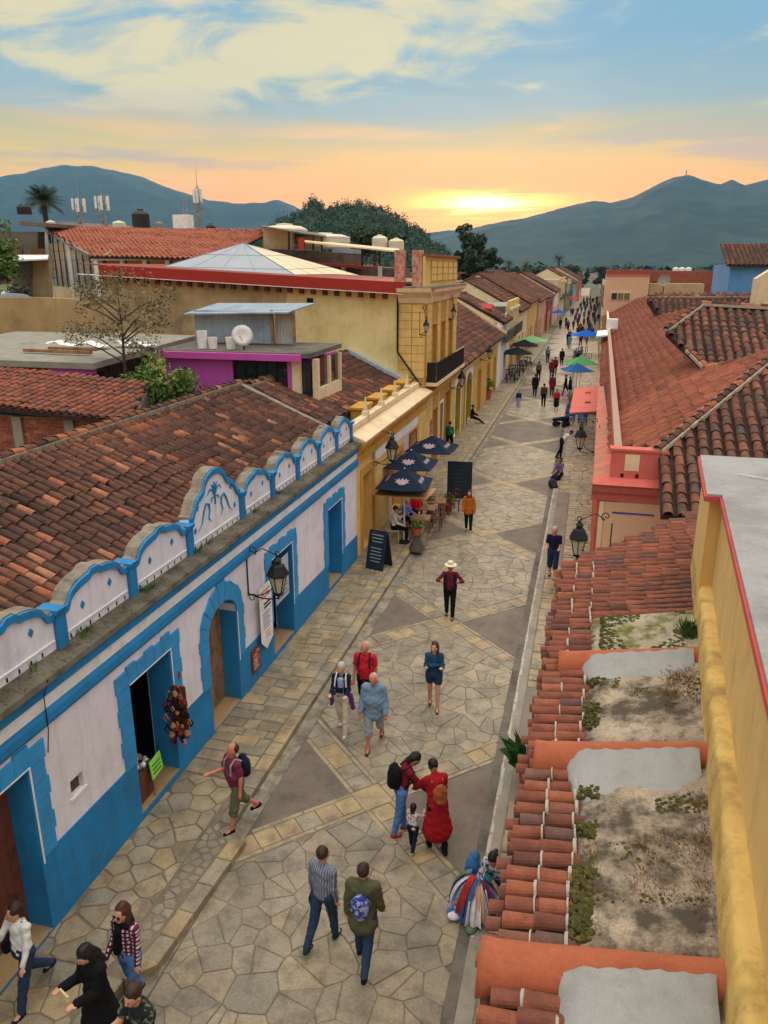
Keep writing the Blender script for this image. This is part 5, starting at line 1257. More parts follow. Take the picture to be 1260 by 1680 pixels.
# lime mortar at the tile joints near the camera
LIM = M('lime_mortar', sr(178, 166, 150), .95, .12, 8, sr(150, 138, 124), 9, .4, .3, 40)
mb = MB(); r = random.Random(9); A = Matrix((ud, vd, ud.cross(vd))).transposed()
Nn_ = ud.cross(vd).normalized(); Nn_ = Nn_ if Nn_.z > 0 else -Nn_
for i in range(58):
    for j, vv in enumerate((.26, .53)):
        if (i > 43 and j == 1) : vv = .54
        if r.random() < (.1 if i < 26 else .45): continue
        u = (i + .5) * .178 + r.uniform(-.005, .005); c = Vector((xe(2.8), 2.8, ZE)) + ud * u + vd * (vv + r.uniform(-.015, .015)) + Nn_ * .015; ww = r.uniform(.012, .032); pts = []
        for v_ in (0, ww):
            for k in range(9):
                a = PI * k / 8; rr = .088 if v_ == 0 else .085; pts.append(tuple(c + vd * v_ - ud * math.cos(a) * rr + Nn_ * (math.sin(a) * rr * .95 + .012)))
        for k in range(9):
            a = PI * k / 8; pts.append(tuple(c - ud * math.cos(a) * .07 + Nn_ * (math.sin(a) * .06)))
        mb.add(pts, [(k, k + 1, 10 + k, 9 + k) for k in range(8)] + [(18 + k, 19 + k, k + 1, k) for k in range(8)])
mb.build('lime_mortar_bands', LIM, nb, kind='stuff')
# concrete roof strip in bays
SLB = M('mossy_roof_concrete', sr(164, 147, 126), .95, .26, 1.4, sr(74, 66, 54), 2.4, .95, .7, 20, dthr=(.44, .60), blotch=sr(86, 78, 42), bthr=(.60, .68), bscale2=1.7, fine=.26, fscale=40)
SLM = M('very_mossy_concrete', sr(170, 158, 134), .95, .25, 3, sr(84, 76, 62), 3.4, .8, .9, 24, blotch=sr(98, 100, 26), bthr=(.50, .60), bscale2=2.6, fine=.2)
def xb(y): return xe(y) + .54
def xp(y): return .85 + .083 * y
def patch(name, mat_, y0, y1, th=.07, over=.03, x0f=None, x1f=None, n=14, bump=.02, seed=0):
    mb = MB(); vs = []; x0f = x0f or (lambda y: xb(y) + .02); x1f = x1f or (lambda y: xp(y) + .02)
    for j in range(n + 1):
        y = y0 + (y1 - y0) * j / n
        for i in range(n + 1):
            t = i / n; x = x0f(y) + (x1f(y) - x0f(y)) * t; ed = min(1, 6 * min(t + .02, 1 - t + .3, j / n + .1, 1 - j / n + .1)); z = zroof(x, y) + over + th * ed + bump * (float(fbm(np.array([x * 6.]), np.array([y * 6.]), 3, seed)[0]))
            vs.append((x, y, z))
    mb.add(vs, [(j * (n + 1) + i, j * (n + 1) + i + 1, (j + 1) * (n + 1) + i + 1, (j + 1) * (n + 1) + i) for j in range(n) for i in range(n)])
    k = len(vs); mb.add([(x, y, z - .25) for x, y, z in vs], [])
    e = [(j * (n + 1), (j + 1) * (n + 1)) for j in range(n)][::-1]
    for a, b in e: mb.f.append((a, b, b + k, a + k)); mb.m.append(0); mb.t.append(.5)
    for i in range(n): mb.f.append((i + 1, i, i + k, i + 1 + k)); mb.m.append(0); mb.t.append(.5)
    return mb.build(name, mat_, nb, smooth_=True)
patch('roof_slab', SLB, 2.8, 4.35, seed=1); patch('roof_slab', SLB, 4.75, 7.0, seed=2); patch('roof_slab', SLB, 7.45, 9.2, seed=3); patch('roof_slab', SLM, 9.5, 10.75, seed=4)
MB().slab([(xb(2.8), 2.8, zroof(xb(2.8), 2.8) + .02), (xb(10.7), 10.7, zroof(xb(10.7), 10.7) + .02), (xp(10.7) + .1, 10.7, zroof(xp(10.7) + .1, 10.7) + .02), (xp(2.8) + .1, 2.8, zroof(xp(2.8) + .1, 2.8) + .02)], .3).build('roof_deck', CONCD, nb)
# terracotta spouts: big half-round clay pipes laid across the strip
TERR = M('terracotta_spout', sr(168, 90, 60), .8, .12, 2.2, sr(130, 66, 44), 2.5, .45, .35, 26, fine=.10, fscale=30, blotch=sr(200, 110, 72), bthr=(.62, .70), bscale2=4)
for (yc_, x0_, r0_, r1_, x1_) in ((4.55, xe(4.5) - .10, .215, .165, xp(4.5)), (7.23, xe(7.2) + .05, .205, .165, xp(7.2)), (9.36, xe(9.4) + .16, .19, .155, xp(9.4))):
    n = 20; pts = []; m_ = 24
    for j in range(m_ + 1):
        t = j / m_; x = x0_ + (x1_ + .03 - x0_) * t; rr = r0_ + (r1_ - r0_) * t ** .7 + (.012 * (1 - t * 14) if t < 1 / 14 else 0); c = Vector((x, yc_ - .02 * t, zroof(x, yc_) + .045 + .0 * t))
        for k in range(n + 1):
            a = -.25 + (PI + .5) * k / n; pts.append(tuple(c + Vector((-.45 * math.sin(a) * rr * .0, -math.cos(a) * rr, math.sin(a) * rr))))
    mb = MB(); mb.add(pts, [(j * (n + 1) + k, j * (n + 1) + k + 1, (j + 1) * (n + 1) + k + 1, (j + 1) * (n + 1) + k) for j in range(m_) for k in range(n)])
    inner = []
    for j in (0, 4):
        t = j / m_; x = x0_ + (x1_ - x0_) * t; rr = r0_ * .9; c = Vector((x, yc_, zroof(x, yc_) + .045))
        for k in range(n + 1): a = -.25 + (PI + .5) * k / n; inner.append(tuple(c + Vector((0, -math.cos(a) * rr, math.sin(a) * rr))))
    b0 = len(mb.v); mb.add(inner, [(k + n + 1, k + n + 2, k + 1, k) for k in range(n)])
    for k in range(n): mb.f.append((k + 1, k, b0 + k, b0 + k + 1)); mb.m.append(0); mb.t.append(.5)
    mb.build('clay_spout', TERR, nb, smooth_=True)
# grey mortar pads on the near side of each spout
PAD = M('grey_mortar_pad', sr(158, 156, 152), .9, .07, 2.5, sr(130, 124, 116), 4.5, .4, .5, 16, fine=.08)
def pad(yt, w, xa, xb_, seed):
    n = 20; mb = MB(); vs = []; r = random.Random(seed); nj = 8
    for i in range(n + 1):
        t = i / n; x = xa + (xb_ - xa) * t; d = w * (1 - .85 * max(0, 1 - t * 6) ** 2 - .45 * max(0, (t - .85) / .15) ** 2) * (1 + .06 * math.sin(t * 17 + seed)); top = .155 + .012 * math.sin(t * 40 + seed) - .05 * max(0, 1 - t * 8)
        for j in range(nj + 1):
            q = j / nj; y = yt - d * q; z = zroof(x, y) + .075 + top * (1 - q) ** 1.6 + .006 * math.sin(9 * x + 13 * y)
            if j == nj: z -= .06
            vs.append((x, y, z))
    mb.add(vs, [(i * (nj + 1) + j, i * (nj + 1) + j + 1, (i + 1) * (nj + 1) + j + 1, (i + 1) * (nj + 1) + j) for i in range(n) for j in range(nj)]); mb.build('mortar_pad', PAD, nb, smooth_=True)
pad(4.45, .95, xe(4) + .50, xp(4) - .02, 1); pad(7.13, .72, xe(7) + .40, xp(7) - .06, 2); pad(9.28, .62, xe(9.3) + .46, xp(9.2) - .06, 3)
# moss cushions and dry weeds
def tufts(name, spots_, mat_, h, lean=.4, n=16, seed=0, label=None, cat=None, w=.004):
    r = random.Random(seed); mb = MB()
    for (x, y, z, s) in spots_:
        for k in range(n):
            a = r.uniform(0, 2 * PI); rr = r.random() * s * .5; l = h * r.uniform(.5, 1.1) * s * 4; bx, by = x + rr * math.cos(a), y + rr * math.sin(a); dx, dy = lean * l * math.cos(a) * r.random(), lean * l * math.sin(a) * r.random(); p = (math.cos(a + 1.57) * w, math.sin(a + 1.57) * w)
            mb.add([(bx - p[0], by - p[1], z), (bx + p[0], by + p[1], z), (bx + dx * .5 + p[0] * .7, by + dy * .5 + p[1] * .7, z + l * .6), (bx + dx, by + dy, z + l), (bx + dx * .5 - p[0] * .7, by + dy * .5 - p[1] * .7, z + l * .6)], [(0, 1, 2, 3, 4)], 0, r.random())
    return tag(mb.build(name, mat_, kind='stuff'), label, cat)
DRY = M('dry_weeds', (0, 0, 0), .9, .2, 8, pal=[sr(120, 80, 46), sr(156, 112, 66), sr(110, 86, 40), sr(178, 140, 96)])
GRN = M('green_weeds', (0, 0, 0), .8, .2, 8, pal=[sr(44, 66, 22), sr(76, 104, 34), sr(96, 122, 44)])
r = random.Random(4); sp_ = []
for k in range(90): y = r.uniform(5.2, 6.0); x = xb(y) + (xp(y) - xb(y)) * r.uniform(.45, 1.0); sp_.append((x, y, zroof(x, y) + .08, .14))
for k in range(40): y = r.uniform(4.9, 6.6); x = xp(y) - r.uniform(0, .12); sp_.append((x, y, zroof(x, y) + .08, .16))
for k in range(60): y = r.uniform(8.2, 9.0); x = xp(y) - r.uniform(0, .34); sp_.append((x, y, zroof(x, y) + .08, .2))
for k in range(40): y = r.uniform(4.9, 5.9); x = xb(y) + r.uniform(0, .25); sp_.append((x, y, zroof(x, y) + .08, .12))
tufts('dry_weeds', sp_, DRY, .08, 1.6, 16, 1, 'dry brown weeds rooted in the mossy roof strip along the yellow wall', 'weeds')
sp_ = [(xp(9.9) - .06 + r.uniform(-.08, .05), 9.95 + r.uniform(-.15, .2), zroof(xp(9.9), 9.9) + .06, .16) for k in range(16)]
tufts('green_weed', sp_, GRN, .24, .9, 14, 2, 'small bright green weed growing against the yellow wall base', 'weed', w=.012)
# moss cushions
MOS = M('moss_cushion', (0, 0, 0), .95, .3, 20, pal=[sr(56, 54, 24), sr(82, 80, 30), sr(70, 62, 34), sr(98, 96, 38)], bump=.8, bscale=60)
r = random.Random(8); mb = MB()
def cushions(yr, xr, n, s0, s1):
    for k in range(n):
        y = r.uniform(*yr); x = xb(y) + (xp(y) - xb(y)) * r.uniform(*xr)
        if vnoise(np.array([x * 3.3]), np.array([y * 3.3]), 5)[0] < .5: continue
        s = r.uniform(s0, s1); mb.lathe([(s, -.02), (s * .85, s * .22), (s * .4, s * .36)], (x, y, zroof(x, y) + .098), 6, 0, r.random(), phase=r.random())
cushions((9.55, 10.7), (0.1, .9), 900, .012, .035); cushions((4.8, 6.9), (0, .16), 500, .012, .035); cushions((7.5, 9.1), (0, .3), 400, .012, .03); cushions((8.0, 8.8), (.4, 1), 260, .012, .03); cushions((6.3, 6.6), (.6, 1), 150, .012, .03); cushions((5.2, 5.9), (0, 1), 260, .01, .025)
mb.build('moss_cushions', MOS, nb, kind='stuff')
# yellow parapet: plinth, wall, end pier, red trim, grey top
YW = M('parapet_yellow', sr(226, 186, 116), .88, .08, .9, sr(164, 128, 74), .9, .55, .4, 10, streak=.35)
YG = M('plinth_yellow', sr(220, 182, 104), .9, .12, 2, sr(140, 112, 66), 2.4, .7, .8, 12, dthr=(.46, .66), streak=.3)
ya, yb_ = 2.2, 12.6
def wbar(name, mat_, x_lo, x_hi, z0, z1, y0, y1, z0b=None):
    mb = MB(); n = 16
    for j in range(n):
        a = y0 + (y1 - y0) * j / n; b = y0 + (y1 - y0) * (j + 1) / n
        mb.hexa([(x_lo(a), a, z0), (x_hi(a), a, z0), (x_hi(b), b, z0), (x_lo(b), b, z0), (x_lo(a), a, z1), (x_hi(a), a, z1), (x_hi(b), b, z1), (x_lo(b), b, z1)])
    return mb.build(name, mat_, nb)
def rough_plinth():
    mb = MB(); ny, nz_ = 90, 9; vs = []
    for j in range(ny + 1):
        y = ya + (yb_ - ya) * j / ny
        prof_ = [(-.015, 4.3), (-.012, 4.75), (0, 4.9), (.0, 5.05), (.005, 5.16), (.012, 5.24), (.035, 5.285), (.09, 5.295), (.2, 5.30), (.3, 5.30)]
        for i, (dx, z) in enumerate(prof_):
            q = float(fbm(np.array([y * 4.]), np.array([z * 7.]), 4, 8)[0]); e_ = .05 if 1 < i < 7 else .0
            vs.append((xp(y) + dx + q * e_, y, z + q * (.03 if 4 < i < 8 else 0)))
    k = nz_ + 1; mb.add(vs, [(j * k + i, j * k + i + 1, (j + 1) * k + i + 1, (j + 1) * k + i) for j in range(ny) for i in range(nz_)])
    mb.build('plinth', YG, nb, smooth_=True)
rough_plinth()
wbar('parapet_wall', YW, lambda y: xp(y) + .17, lambda y: xp(y) + .42, 5.25, 6.58, ya, 10.65)
wbar('pier', YW, lambda y: xp(y) + .005, lambda y: xp(y) + .42, 4.9, 6.58, 10.67, yb_)
TRM = M('red_pink_trim', sr(196, 76, 72), .85, .10, 2, sr(150, 96, 84), 4, .5, .15, 30)
GTOP = M('grey_parapet_top', sr(158, 154, 150), .92, .10, 1.0, sr(112, 106, 100), 1.3, .6, .7, 9, fine=.10, fscale=30, dthr=(.45, .7))
wbar('red_trim', TRM, lambda y: xp(y) + .10, lambda y: xp(y) + .7, 6.58, 6.65, ya, 10.4)
wbar('red_trim', TRM, lambda y: xp(y) - .09, lambda y: xp(y) + .7, 6.58, 6.65, 10.42, 12.8)
wbar('parapet_top', GTOP, lambda y: xp(y) + .125, lambda y: xp(y) + 1.05, 6.652, 6.68, ya, 10.44)
wbar('parapet_top', GTOP, lambda y: xp(y) - .06, lambda y: xp(y) + 2.4, 6.652, 6.68, 10.442, 12.78)
wbar('inner_wall', YW, lambda y: xp(y) + .95, lambda y: xp(y) + 1.05, 5.6, 6.65, ya, 10.4)
MB().box(2.1, 5, 2.2, 12.6, 5.2, 5.5).build('terrace_floor', CONCD, nb)
MB().tube([(2.2, 11.6, 6.69), (2.6, 11.3, 6.71), (2.9, 11.4, 6.69), (3.3, 11.35, 6.69)], .008, 5).build('cable', WHITET, nb)

# ================================================================ long pink house
pk = thing('long_pink_house', 'long pink house with mossy ledge, peach gable wall and a maze of clay-tiled roofs', 'house', (1, 30, 0))
def xw(y): return .30 + .0115 * y
KS_ = .0115; YA = 19.8; YZ = 94
mb = MB()
def strip(mat_, name, x_lo, x_hi, z0, z1, y0=YA, y1=YZ):
    m2 = MB(); m2.hexa([(xw(y0) + x_lo, y0, z0), (xw(y0) + x_hi, y0, z0), (xw(y1) + x_hi, y1, z0), (xw(y1) + x_lo, y1, z0), (xw(y0) + x_lo, y0, z1), (xw(y0) + x_hi, y0, z1), (xw(y1) + x_hi, y1, z1), (xw(y1) + x_lo, y1, z1)]); return m2.build(name, mat_, pk)
CORAL = M('coral_front', sr(204, 84, 70), .85, .12, 1.2, sr(140, 60, 50), 1.6, .5, .15, 20, streak=.3)
strip(CORAL, 'street_wall', .0, .35, 0, 4.1)
LEDG = M('mossy_pink_ledge', sr(206, 110, 92), .92, .18, 1.6, sr(140, 120, 96), 2.2, .8, .4, 24, dthr=(.44, .6), blotch=sr(150, 146, 62), bthr=(.60, .7), bscale2=.5)
OLIV = M('mossy_olive_ledge', sr(150, 142, 70), .95, .25, 1.6, sr(170, 110, 86), 1.4, .8, .4, 24, dthr=(.5, .66))
for k in range(14):
    a = YA + .02 + k * 2.0; b = a + 1.98; mm = LEDG if a < 46 else OLIV
    m2 = MB(); m2.hexa([(xw(a) - .14, a, 4.1), (xw(a) + .6, a, 4.1), (xw(b) + .6, b, 4.1), (xw(b) - .14, b, 4.1), (xw(a) - .14, a, 4.25), (xw(a) + .32, a, 4.42), (xw(b) + .32, b, 4.42), (xw(b) - .14, b, 4.25)]); m2.build('ledge_stone', mm, pk)
strip(OLIV, 'ledge', -.14, .34, 4.1, 4.3, 47.9, YZ)
strip(PINKW, 'parapet', .34, .50, 4.1, 5.02, YA + .3, 60); strip(M('pinkish_coping', sr(176, 140, 124), .92, .2, 3, sr(120, 104, 92), 3, .7, .3, 24), 'parapet_coping', .33, .52, 5.022, 5.07, YA + .3, 60)
strip(OCH, 'parapet', .34, .50, 4.1, 5.02, 60.01, YZ); strip(CREAM, 'parapet_coping', .33, .52, 5.022, 5.07, 60.01, YZ)
# peach gable wall with pink cornice and parapet block
x0p = .62; x1p = 2.0
MB().box(x0p + .10, 6.5, YA - .012, YA + .3, 0, 3.78).build('gable_wall', PEACH, pk)
MB().box(x0p - .03, x0p + .09, YA - .03, YA + .4, 0, 3.78).build('corner_strip', CREAM, pk)
MB().box(x0p + .3, x1p - .05, YA - .024, YA - .014, 3.47, 3.52).build('blue_line', M('blue_line', sr(80, 80, 150), .8), pk)
m2 = MB(); m2.prism([(YA, 3.8), (YA - .06, 3.82), (YA - .08, 3.98), (YA - .20, 4.08), (YA - .24, 4.22), (YA - .34, 4.30), (YA, 4.42)], 'x', x0p - .25, x1p); m2.build('pink_cornice', PINKW, pk)
MB().box(x0p + .16, x1p + .05, YA, YA + .25, 4.42, 5.12).build('pink_parapet_block', PINKW, pk)
MB().box(x0p + .12, x1p + .08, YA - .04, YA + .32, 5.122, 5.18).build('block_coping', PINKW, pk)
MB().box(x0p + .5, x0p + .85, YA - .012, YA - .002, 4.62, 5.04).build('patch', CREAM, pk)
for x in (x0p + .42, x0p + .78): MB().box(x, x + .08, YA - .01, YA + .0, 4.44, 4.54).build('drain_hole', BLACK, pk)
# roofs
P0 = Vector((1, 20, 4.6)); nS = Vector((-.6, .6 * KS_, 1)); Us = Vector((KS_, 1, 0)); Vs = Vector((1, -KS_, .6))
MID = M('street_slope_tile', (0, 0, 0), .9, .22, 4, sr(86, 50, 40), 1.8, .5, .4, 40, pal=[sr(110, 58, 44), sr(140, 74, 52), sr(156, 84, 58), sr(126, 70, 54), sr(168, 96, 68), sr(104, 62, 50)], fine=.2, fscale=40)
def rp(px, P_, n_): d = ray(*px); t = (P_ - Vector((0, 0, H))).dot(n_) / d.dot(n_); return Vector((0, 0, H)) + d * t
px_roof(pk, P0, nS, Us, Vs, [(1006, 734), (1078, 740), (1262, 590), (1330, 540), (1300, 560), (1175, 606), (1158, 604), (1092, 545), (1150, 503), (1085, 518), (1062, 488), (1050, 489), (991, 508), (986, 600)], mat_=MID, sp=.25, expo=.36, w=.10, ln=.45, limit=300, seed=81, tinter=None)
n2 = Vector((0, -.45, 1)); V2 = Vector((0, 1, .45))
hp = rp((1078, 738), P0, nS); he = rp((1262, 590), P0, nS)
DT = M('dark_column_tile', (0, 0, 0), .9, .3, 5, sr(46, 36, 30), 2.4, .65, .4, 36, pal=[sr(70, 50, 42), sr(96, 62, 50), sr(122, 72, 54), sr(88, 70, 60), sr(132, 86, 64), sr(150, 80, 56)], fine=.22, fscale=45)
px_roof(pk, hp, n2, (1, 0, 0), V2, [(1080, 738), (1262, 590), (1380, 500), (1420, 850), (1084, 846)], mat_=DT, sp=.31, expo=.36, w=.118, ln=.45, limit=200, seed=82, n=8)
ridge_caps(pk, rp((1078, 742), P0, nS) + Vector((0, 0, .05)), rp((1262, 592), P0, nS) + Vector((0, 0, .05)), w=.12, mm=M('pale_mortar', sr(178, 166, 148), .95, .2, 4, sr(120, 108, 92), 4, .6, .4, 30), name='hip_tile')
pa = rp((1158, 604), P0, nS)
pl2 = [(1158, 606), (1092, 545), (1150, 502), (1262, 508), (1330, 512), (1330, 590), (1262, 586), (1175, 606)]
px_roof(pk, pa, n2, (1, 0, 0), V2, pl2, mat_=DT, sp=.31, expo=.36, w=.118, ln=.45, limit=200, seed=83, bedth=.16)
MTR = MATS['pale_mortar']
for a, b in (((1092, 545), (1150, 502)), ((1150, 502), (1262, 508)), ((1262, 586), (1175, 605)), ((1175, 605), (1158, 606)), ((1158, 606), (1130, 578))):
    ridge_caps(pk, rp(a, pa, n2) + Vector((0, -.05, .08)), rp(b, pa, n2) + Vector((0, -.05, .08)), w=.12, mm=MTR, name='ridge_tile')
pc = rp((1085, 518), P0, nS)
px_roof(pk, pc, n2, (1, 0, 0), V2, [(1085, 520), (1062, 486), (1080, 482), (1330, 484), (1330, 515), (1262, 511), (1150, 506)], mat_=DT, sp=.4, expo=.5, w=.15, ln=.6, limit=0, seed=84, bedth=.5)
ridge_caps(pk, rp((1062, 487), pc, n2), rp((1330, 485), pc, n2), w=.15, mm=MTR)
m2 = MB(); m2.box(1.2, 2.0, 61, 61.8, 5.2, 5.9); m2.build('roof_hatch', WHITET, pk)
MB().slab([(.5, 58, 4.9), (1.3, 58, 5.0), (1.4, 63, 5.0), (.6, 63, 4.9)], .1).build('white_sheet', WHITET, pk)

# buildings behind the pink house roofs
pc_ = thing('peach_block', 'plain peach block with small three-pane window and red-brown parapet beyond the tiled roofs', 'building', (4, 90, 0))
MB().box(1.35, 5.8, 90, 98, 0, 8.75).build('wall', PEACH, pc_); MB().box(1.4, 5.9, 91, 98, 8.75, 9.35).build('brick_parapet', M('brick_upper', sr(140, 78, 62), .9, .2, 2), pc_); MB().box(1.3, 5.9, 89.9, 98.05, 8.74, 8.84).build('cornice', PINKW, pc_)
w_ = MB().box(1.95, 4.0, 89.93, 89.99, 6.25, 7.1).build('window', CREAM, pc_)
for k in range(3): MB().box(2.03 + k * .66, 2.6 + k * .66, 89.9, 89.925, 6.3, 6.95).build('pane', M('green_glass', sr(120, 116, 70), .3, .2, 1) if k else WGL, w_)
tb = thing('tan_block', 'long low tan building with red-brown upper band behind the tiled roofs', 'building', (9, 92, 0))
MB().box(6.0, 11.6, 92, 99, 0, 7.9).build('wall', M('tan_wall', sr(190, 166, 124), .9, .15, 1, streak=.4), tb); MB().box(6.1, 14.2, 95, 101, 6, 9.2).build('upper_wall', MATS['brick_upper'], tb); MB().box(6.0, 14.4, 91.5, 91.9, 5.6, 6.2).build('low_roof', CONC, tb)
MB().box(6.2, 13.5, 88, 91, 0, 6.3).build('outbuilding', M('maroon_wall', sr(120, 44, 40), .9, .2, 1), tb)
for i, (px, l) in enumerate(((1108, 'leftmost'), (1118, 'middle'), (1129, 'rightmost'))): cistern(px, 446, 101, .35, .5, WHITET, f'{l} of three small white domed tanks on the tan building roof')
sd = AY(1090, 462, 89); t = local_thing('satellite_dish', 'grey satellite dish standing before the tan building', 'satellite dish', (sd.x, sd.y, sd.z - .4)); m2 = MB(); m2.lathe([(.02, 0), (.35, .05), (.62, .16), (.63, .18), (.35, .07), (.02, .02)], n=20); o = m2.build('dish', CONC, t); o.rotation_euler = (rad(75), 0, rad(-20)); o.location = (0, 0, .5); MB().tube([(0, .2, -1.2), (0, .2, .5)], .05).build('mast', IRON, t)
bb = thing('blue_house', 'small sky-blue house under a brown tiled roof at the right edge', 'house', (12, 62, 0))
SKYB = M('sky_blue_paint', sr(98, 150, 200), .85, .1, .8, sr(70, 100, 130), 1, .3)
MB().box(9.1, 16, 60, 68, 0, 9.75).build('wall', SKYB, bb); roof3(bb, [(8.8, 59.6, 9.7), (16, 59.6, 9.7), (16, 64, 11.2), (8.8, 64, 11.2)], (1, 0, 0), sp=.3, expo=.5, w=.115, ln=.6, limit=0, n=3, mat_=DT, seed=91)
for x, z in ((11.0, 8.7), (11.25, 8.55), (11.55, 8.45)): MB().box(x, x + .12, 59.93, 59.99, z, z + .35).build('slot_window', BLACK, bb)
wh_ = thing('white_gabled_house', 'white-walled house with dark window beside the sky-blue house at the right edge', 'house', (12, 52, 0))
m2 = MB(); m2.prism([(9.4, 0), (16, 0), (16, 10.2), (10.6, 9.75), (9.4, 8.9)], 'y', 52, 53); m2.build('wall', CREAM, wh_); MB().box(10.6, 11.4, 51.93, 51.99, 7.6, 8.2).build('window', WGL, wh_)
# ================================================================ people: distance-field figures, one continuous mesh for each body and garment
def surf_nets(F, lo, h):
    nx, ny, nz = F.shape; ins = F < 0
    c = [ins[:-1, :-1, :-1], ins[1:, :-1, :-1], ins[:-1, 1:, :-1], ins[1:, 1:, :-1], ins[:-1, :-1, 1:], ins[1:, :-1, 1:], ins[:-1, 1:, 1:], ins[1:, 1:, 1:]]
    s = sum(a.astype(np.int8) for a in c); act = (s > 0) & (s < 8); idx = -np.ones(act.shape, np.int64); I = np.argwhere(act); idx[act] = np.arange(len(I))
    P = np.zeros((len(I), 3)); W_ = np.zeros(len(I)); off = [(0, 0, 0), (1, 0, 0), (0, 1, 0), (1, 1, 0), (0, 0, 1), (1, 0, 1), (0, 1, 1), (1, 1, 1)]
    v = [F[I[:, 0] + o_[0], I[:, 1] + o_[1], I[:, 2] + o_[2]] for o_ in off]
    for a, b in ((0, 1), (2, 3), (4, 5), (6, 7), (0, 2), (1, 3), (4, 6), (5, 7), (0, 4), (1, 5), (2, 6), (3, 7)):
        m = (v[a] < 0) != (v[b] < 0); t = np.where(m, v[a] / np.where(m, v[a] - v[b], 1), 0); pa = np.array(off[a], float); pb = np.array(off[b], float)
        P += np.where(m[:, None], pa + (pb - pa) * t[:, None], 0); W_ += m
    P = P / np.maximum(W_, 1)[:, None] + I; P = P * h + lo; Q = []
    for ax in range(3):
        d = [0, 0, 0]; d[ax] = 1; a = ins[:nx - d[0], :ny - d[1], :nz - d[2]]; b = ins[d[0]:, d[1]:, d[2]:]; E_ = np.argwhere(a != b); u, w = (ax + 1) % 3, (ax + 2) % 3
        E_ = E_[(E_[:, u] > 0) & (E_[:, w] > 0) & (E_[:, u] < F.shape[u] - 1) & (E_[:, w] < F.shape[w] - 1)]
        if not len(E_): continue
        du = np.zeros(3, int); du[u] = 1; dw = np.zeros(3, int); dw[w] = 1; g_ = lambda e: idx[e[:, 0], e[:, 1], e[:, 2]]
        q = np.stack([g_(E_), g_(E_ - du), g_(E_ - du - dw), g_(E_ - dw)], 1); fl = ~a[E_[:, 0], E_[:, 1], E_[:, 2]]; q[fl] = q[fl][:, ::-1]; Q.append(q)
    return P, (np.concatenate(Q) if Q else np.zeros((0, 4), int))
def sdf(prims, h=.02, k=.03, wrinkle=0.0):
    """prims: ('c',a,b,ra,rb,(sx,sy,sz)) tapered capsules or ('e',centre,radii,rotz) ellipsoids; optional last element 'cut'"""
    lo = np.full(3, 1e9); hi = -lo
    for p in prims:
        if p[0] == 'c': r_ = max(p[3], p[4]) * 1.5; A = np.array([p[1], p[2]])
        else: r_ = max(p[2]) * 1.05; A = np.array([p[1]])
        lo = np.minimum(lo, A.min(0) - r_); hi = np.maximum(hi, A.max(0) + r_)
    lo -= 2.5 * h; hi += 2.5 * h; n = np.ceil((hi - lo) / h).astype(int) + 1; F = np.full(n, 10.0, np.float32)
    ax = [lo[i] + h * np.arange(n[i]) for i in range(3)]
    for p in prims:
        if p[0] == 'c': r_ = max(p[3], p[4]) * 1.5 + k * 2.5 + 2 * h; A = np.array([p[1], p[2]])
        else: r_ = max(p[2]) * 1.05 + k * 2.5 + 2 * h; A = np.array([p[1]])
        a0 = np.maximum(((A.min(0) - r_ - lo) / h).astype(int), 0); a1 = np.minimum(((A.max(0) + r_ - lo) / h).astype(int) + 2, n); sl_ = tuple(slice(a0[i], a1[i]) for i in range(3))
        X, Y, Z = np.meshgrid(ax[0][sl_[0]], ax[1][sl_[1]], ax[2][sl_[2]], indexing='ij')
        if p[0] == 'c':
            a, b = np.array(p[1], float), np.array(p[2], float); sc = p[5] if len(p) > 5 and p[5] is not None else (1, 1); d = b - a; L2 = max(d @ d, 1e-9)
            t = np.clip(((X - a[0]) * d[0] + (Y - a[1]) * d[1] + (Z - a[2]) * d[2]) / L2, 0, 1)
            ex, ey, ez = X - (a[0] + d[0] * t), Y - (a[1] + d[1] * t), Z - (a[2] + d[2] * t); D = np.sqrt((ex / sc[0]) ** 2 + (ey / sc[1]) ** 2 + ez ** 2) - (p[3] + (p[4] - p[3]) * t); D *= min(sc[0], sc[1], 1)
        else:
            c_, R_ = p[1], p[2]; x, y, z = X - c_[0], Y - c_[1], Z - c_[2]
            q0 = np.sqrt((x / R_[0]) ** 2 + (y / R_[1]) ** 2 + (z / R_[2]) ** 2); D = (q0 - 1) * min(R_)
        G_ = F[sl_]; hh = np.maximum(k - np.abs(G_ - D), 0) / k; F[sl_] = np.minimum(G_, D) - hh * hh * k * .25
    if wrinkle:
        X, Y, Z = np.meshgrid(*ax, indexing='ij'); ph = (lo[0] * 37 + lo[2] * 11) % 6
        w_ = np.sin(X * 34 + 2.2 * np.sin(Z * 19 + ph) + Z * 21) * .6 + np.sin(Z * 47 + 2.5 * np.sin(X * 23 + Y * 17 + ph)) * .7 + np.sin(Y * 41 + Z * 29 + ph) * .4
        F = F + (w_ * wrinkle).astype(np.float32) * (np.abs(F) < 4 * h)
    return surf_nets(F, lo, h)
def mesh_np(name, P, Q, mats, tri=None):
    me = bpy.data.meshes.new(name); nq = len(Q); me.vertices.add(len(P)); me.vertices.foreach_set('co', P.astype(np.float32).ravel())
    me.loops.add(nq * 4); me.loops.foreach_set('vertex_index', Q.astype(np.int32).ravel()); me.polygons.add(nq)
    me.polygons.foreach_set('loop_start', np.arange(0, nq * 4, 4, dtype=np.int32)); me.polygons.foreach_set('loop_total', np.full(nq, 4, np.int32)); me.polygons.foreach_set('use_smooth', np.ones(nq, bool))
    for m in mats: me.materials.append(m)
    me.update(calc_edges=True); return me
def cloth(name, c, var=.18, scale=6, **k): return M('cloth_' + name, sr(*c), .9, var, scale, coord='obj', spec=.15, bump=.3, bscale=25, **k)
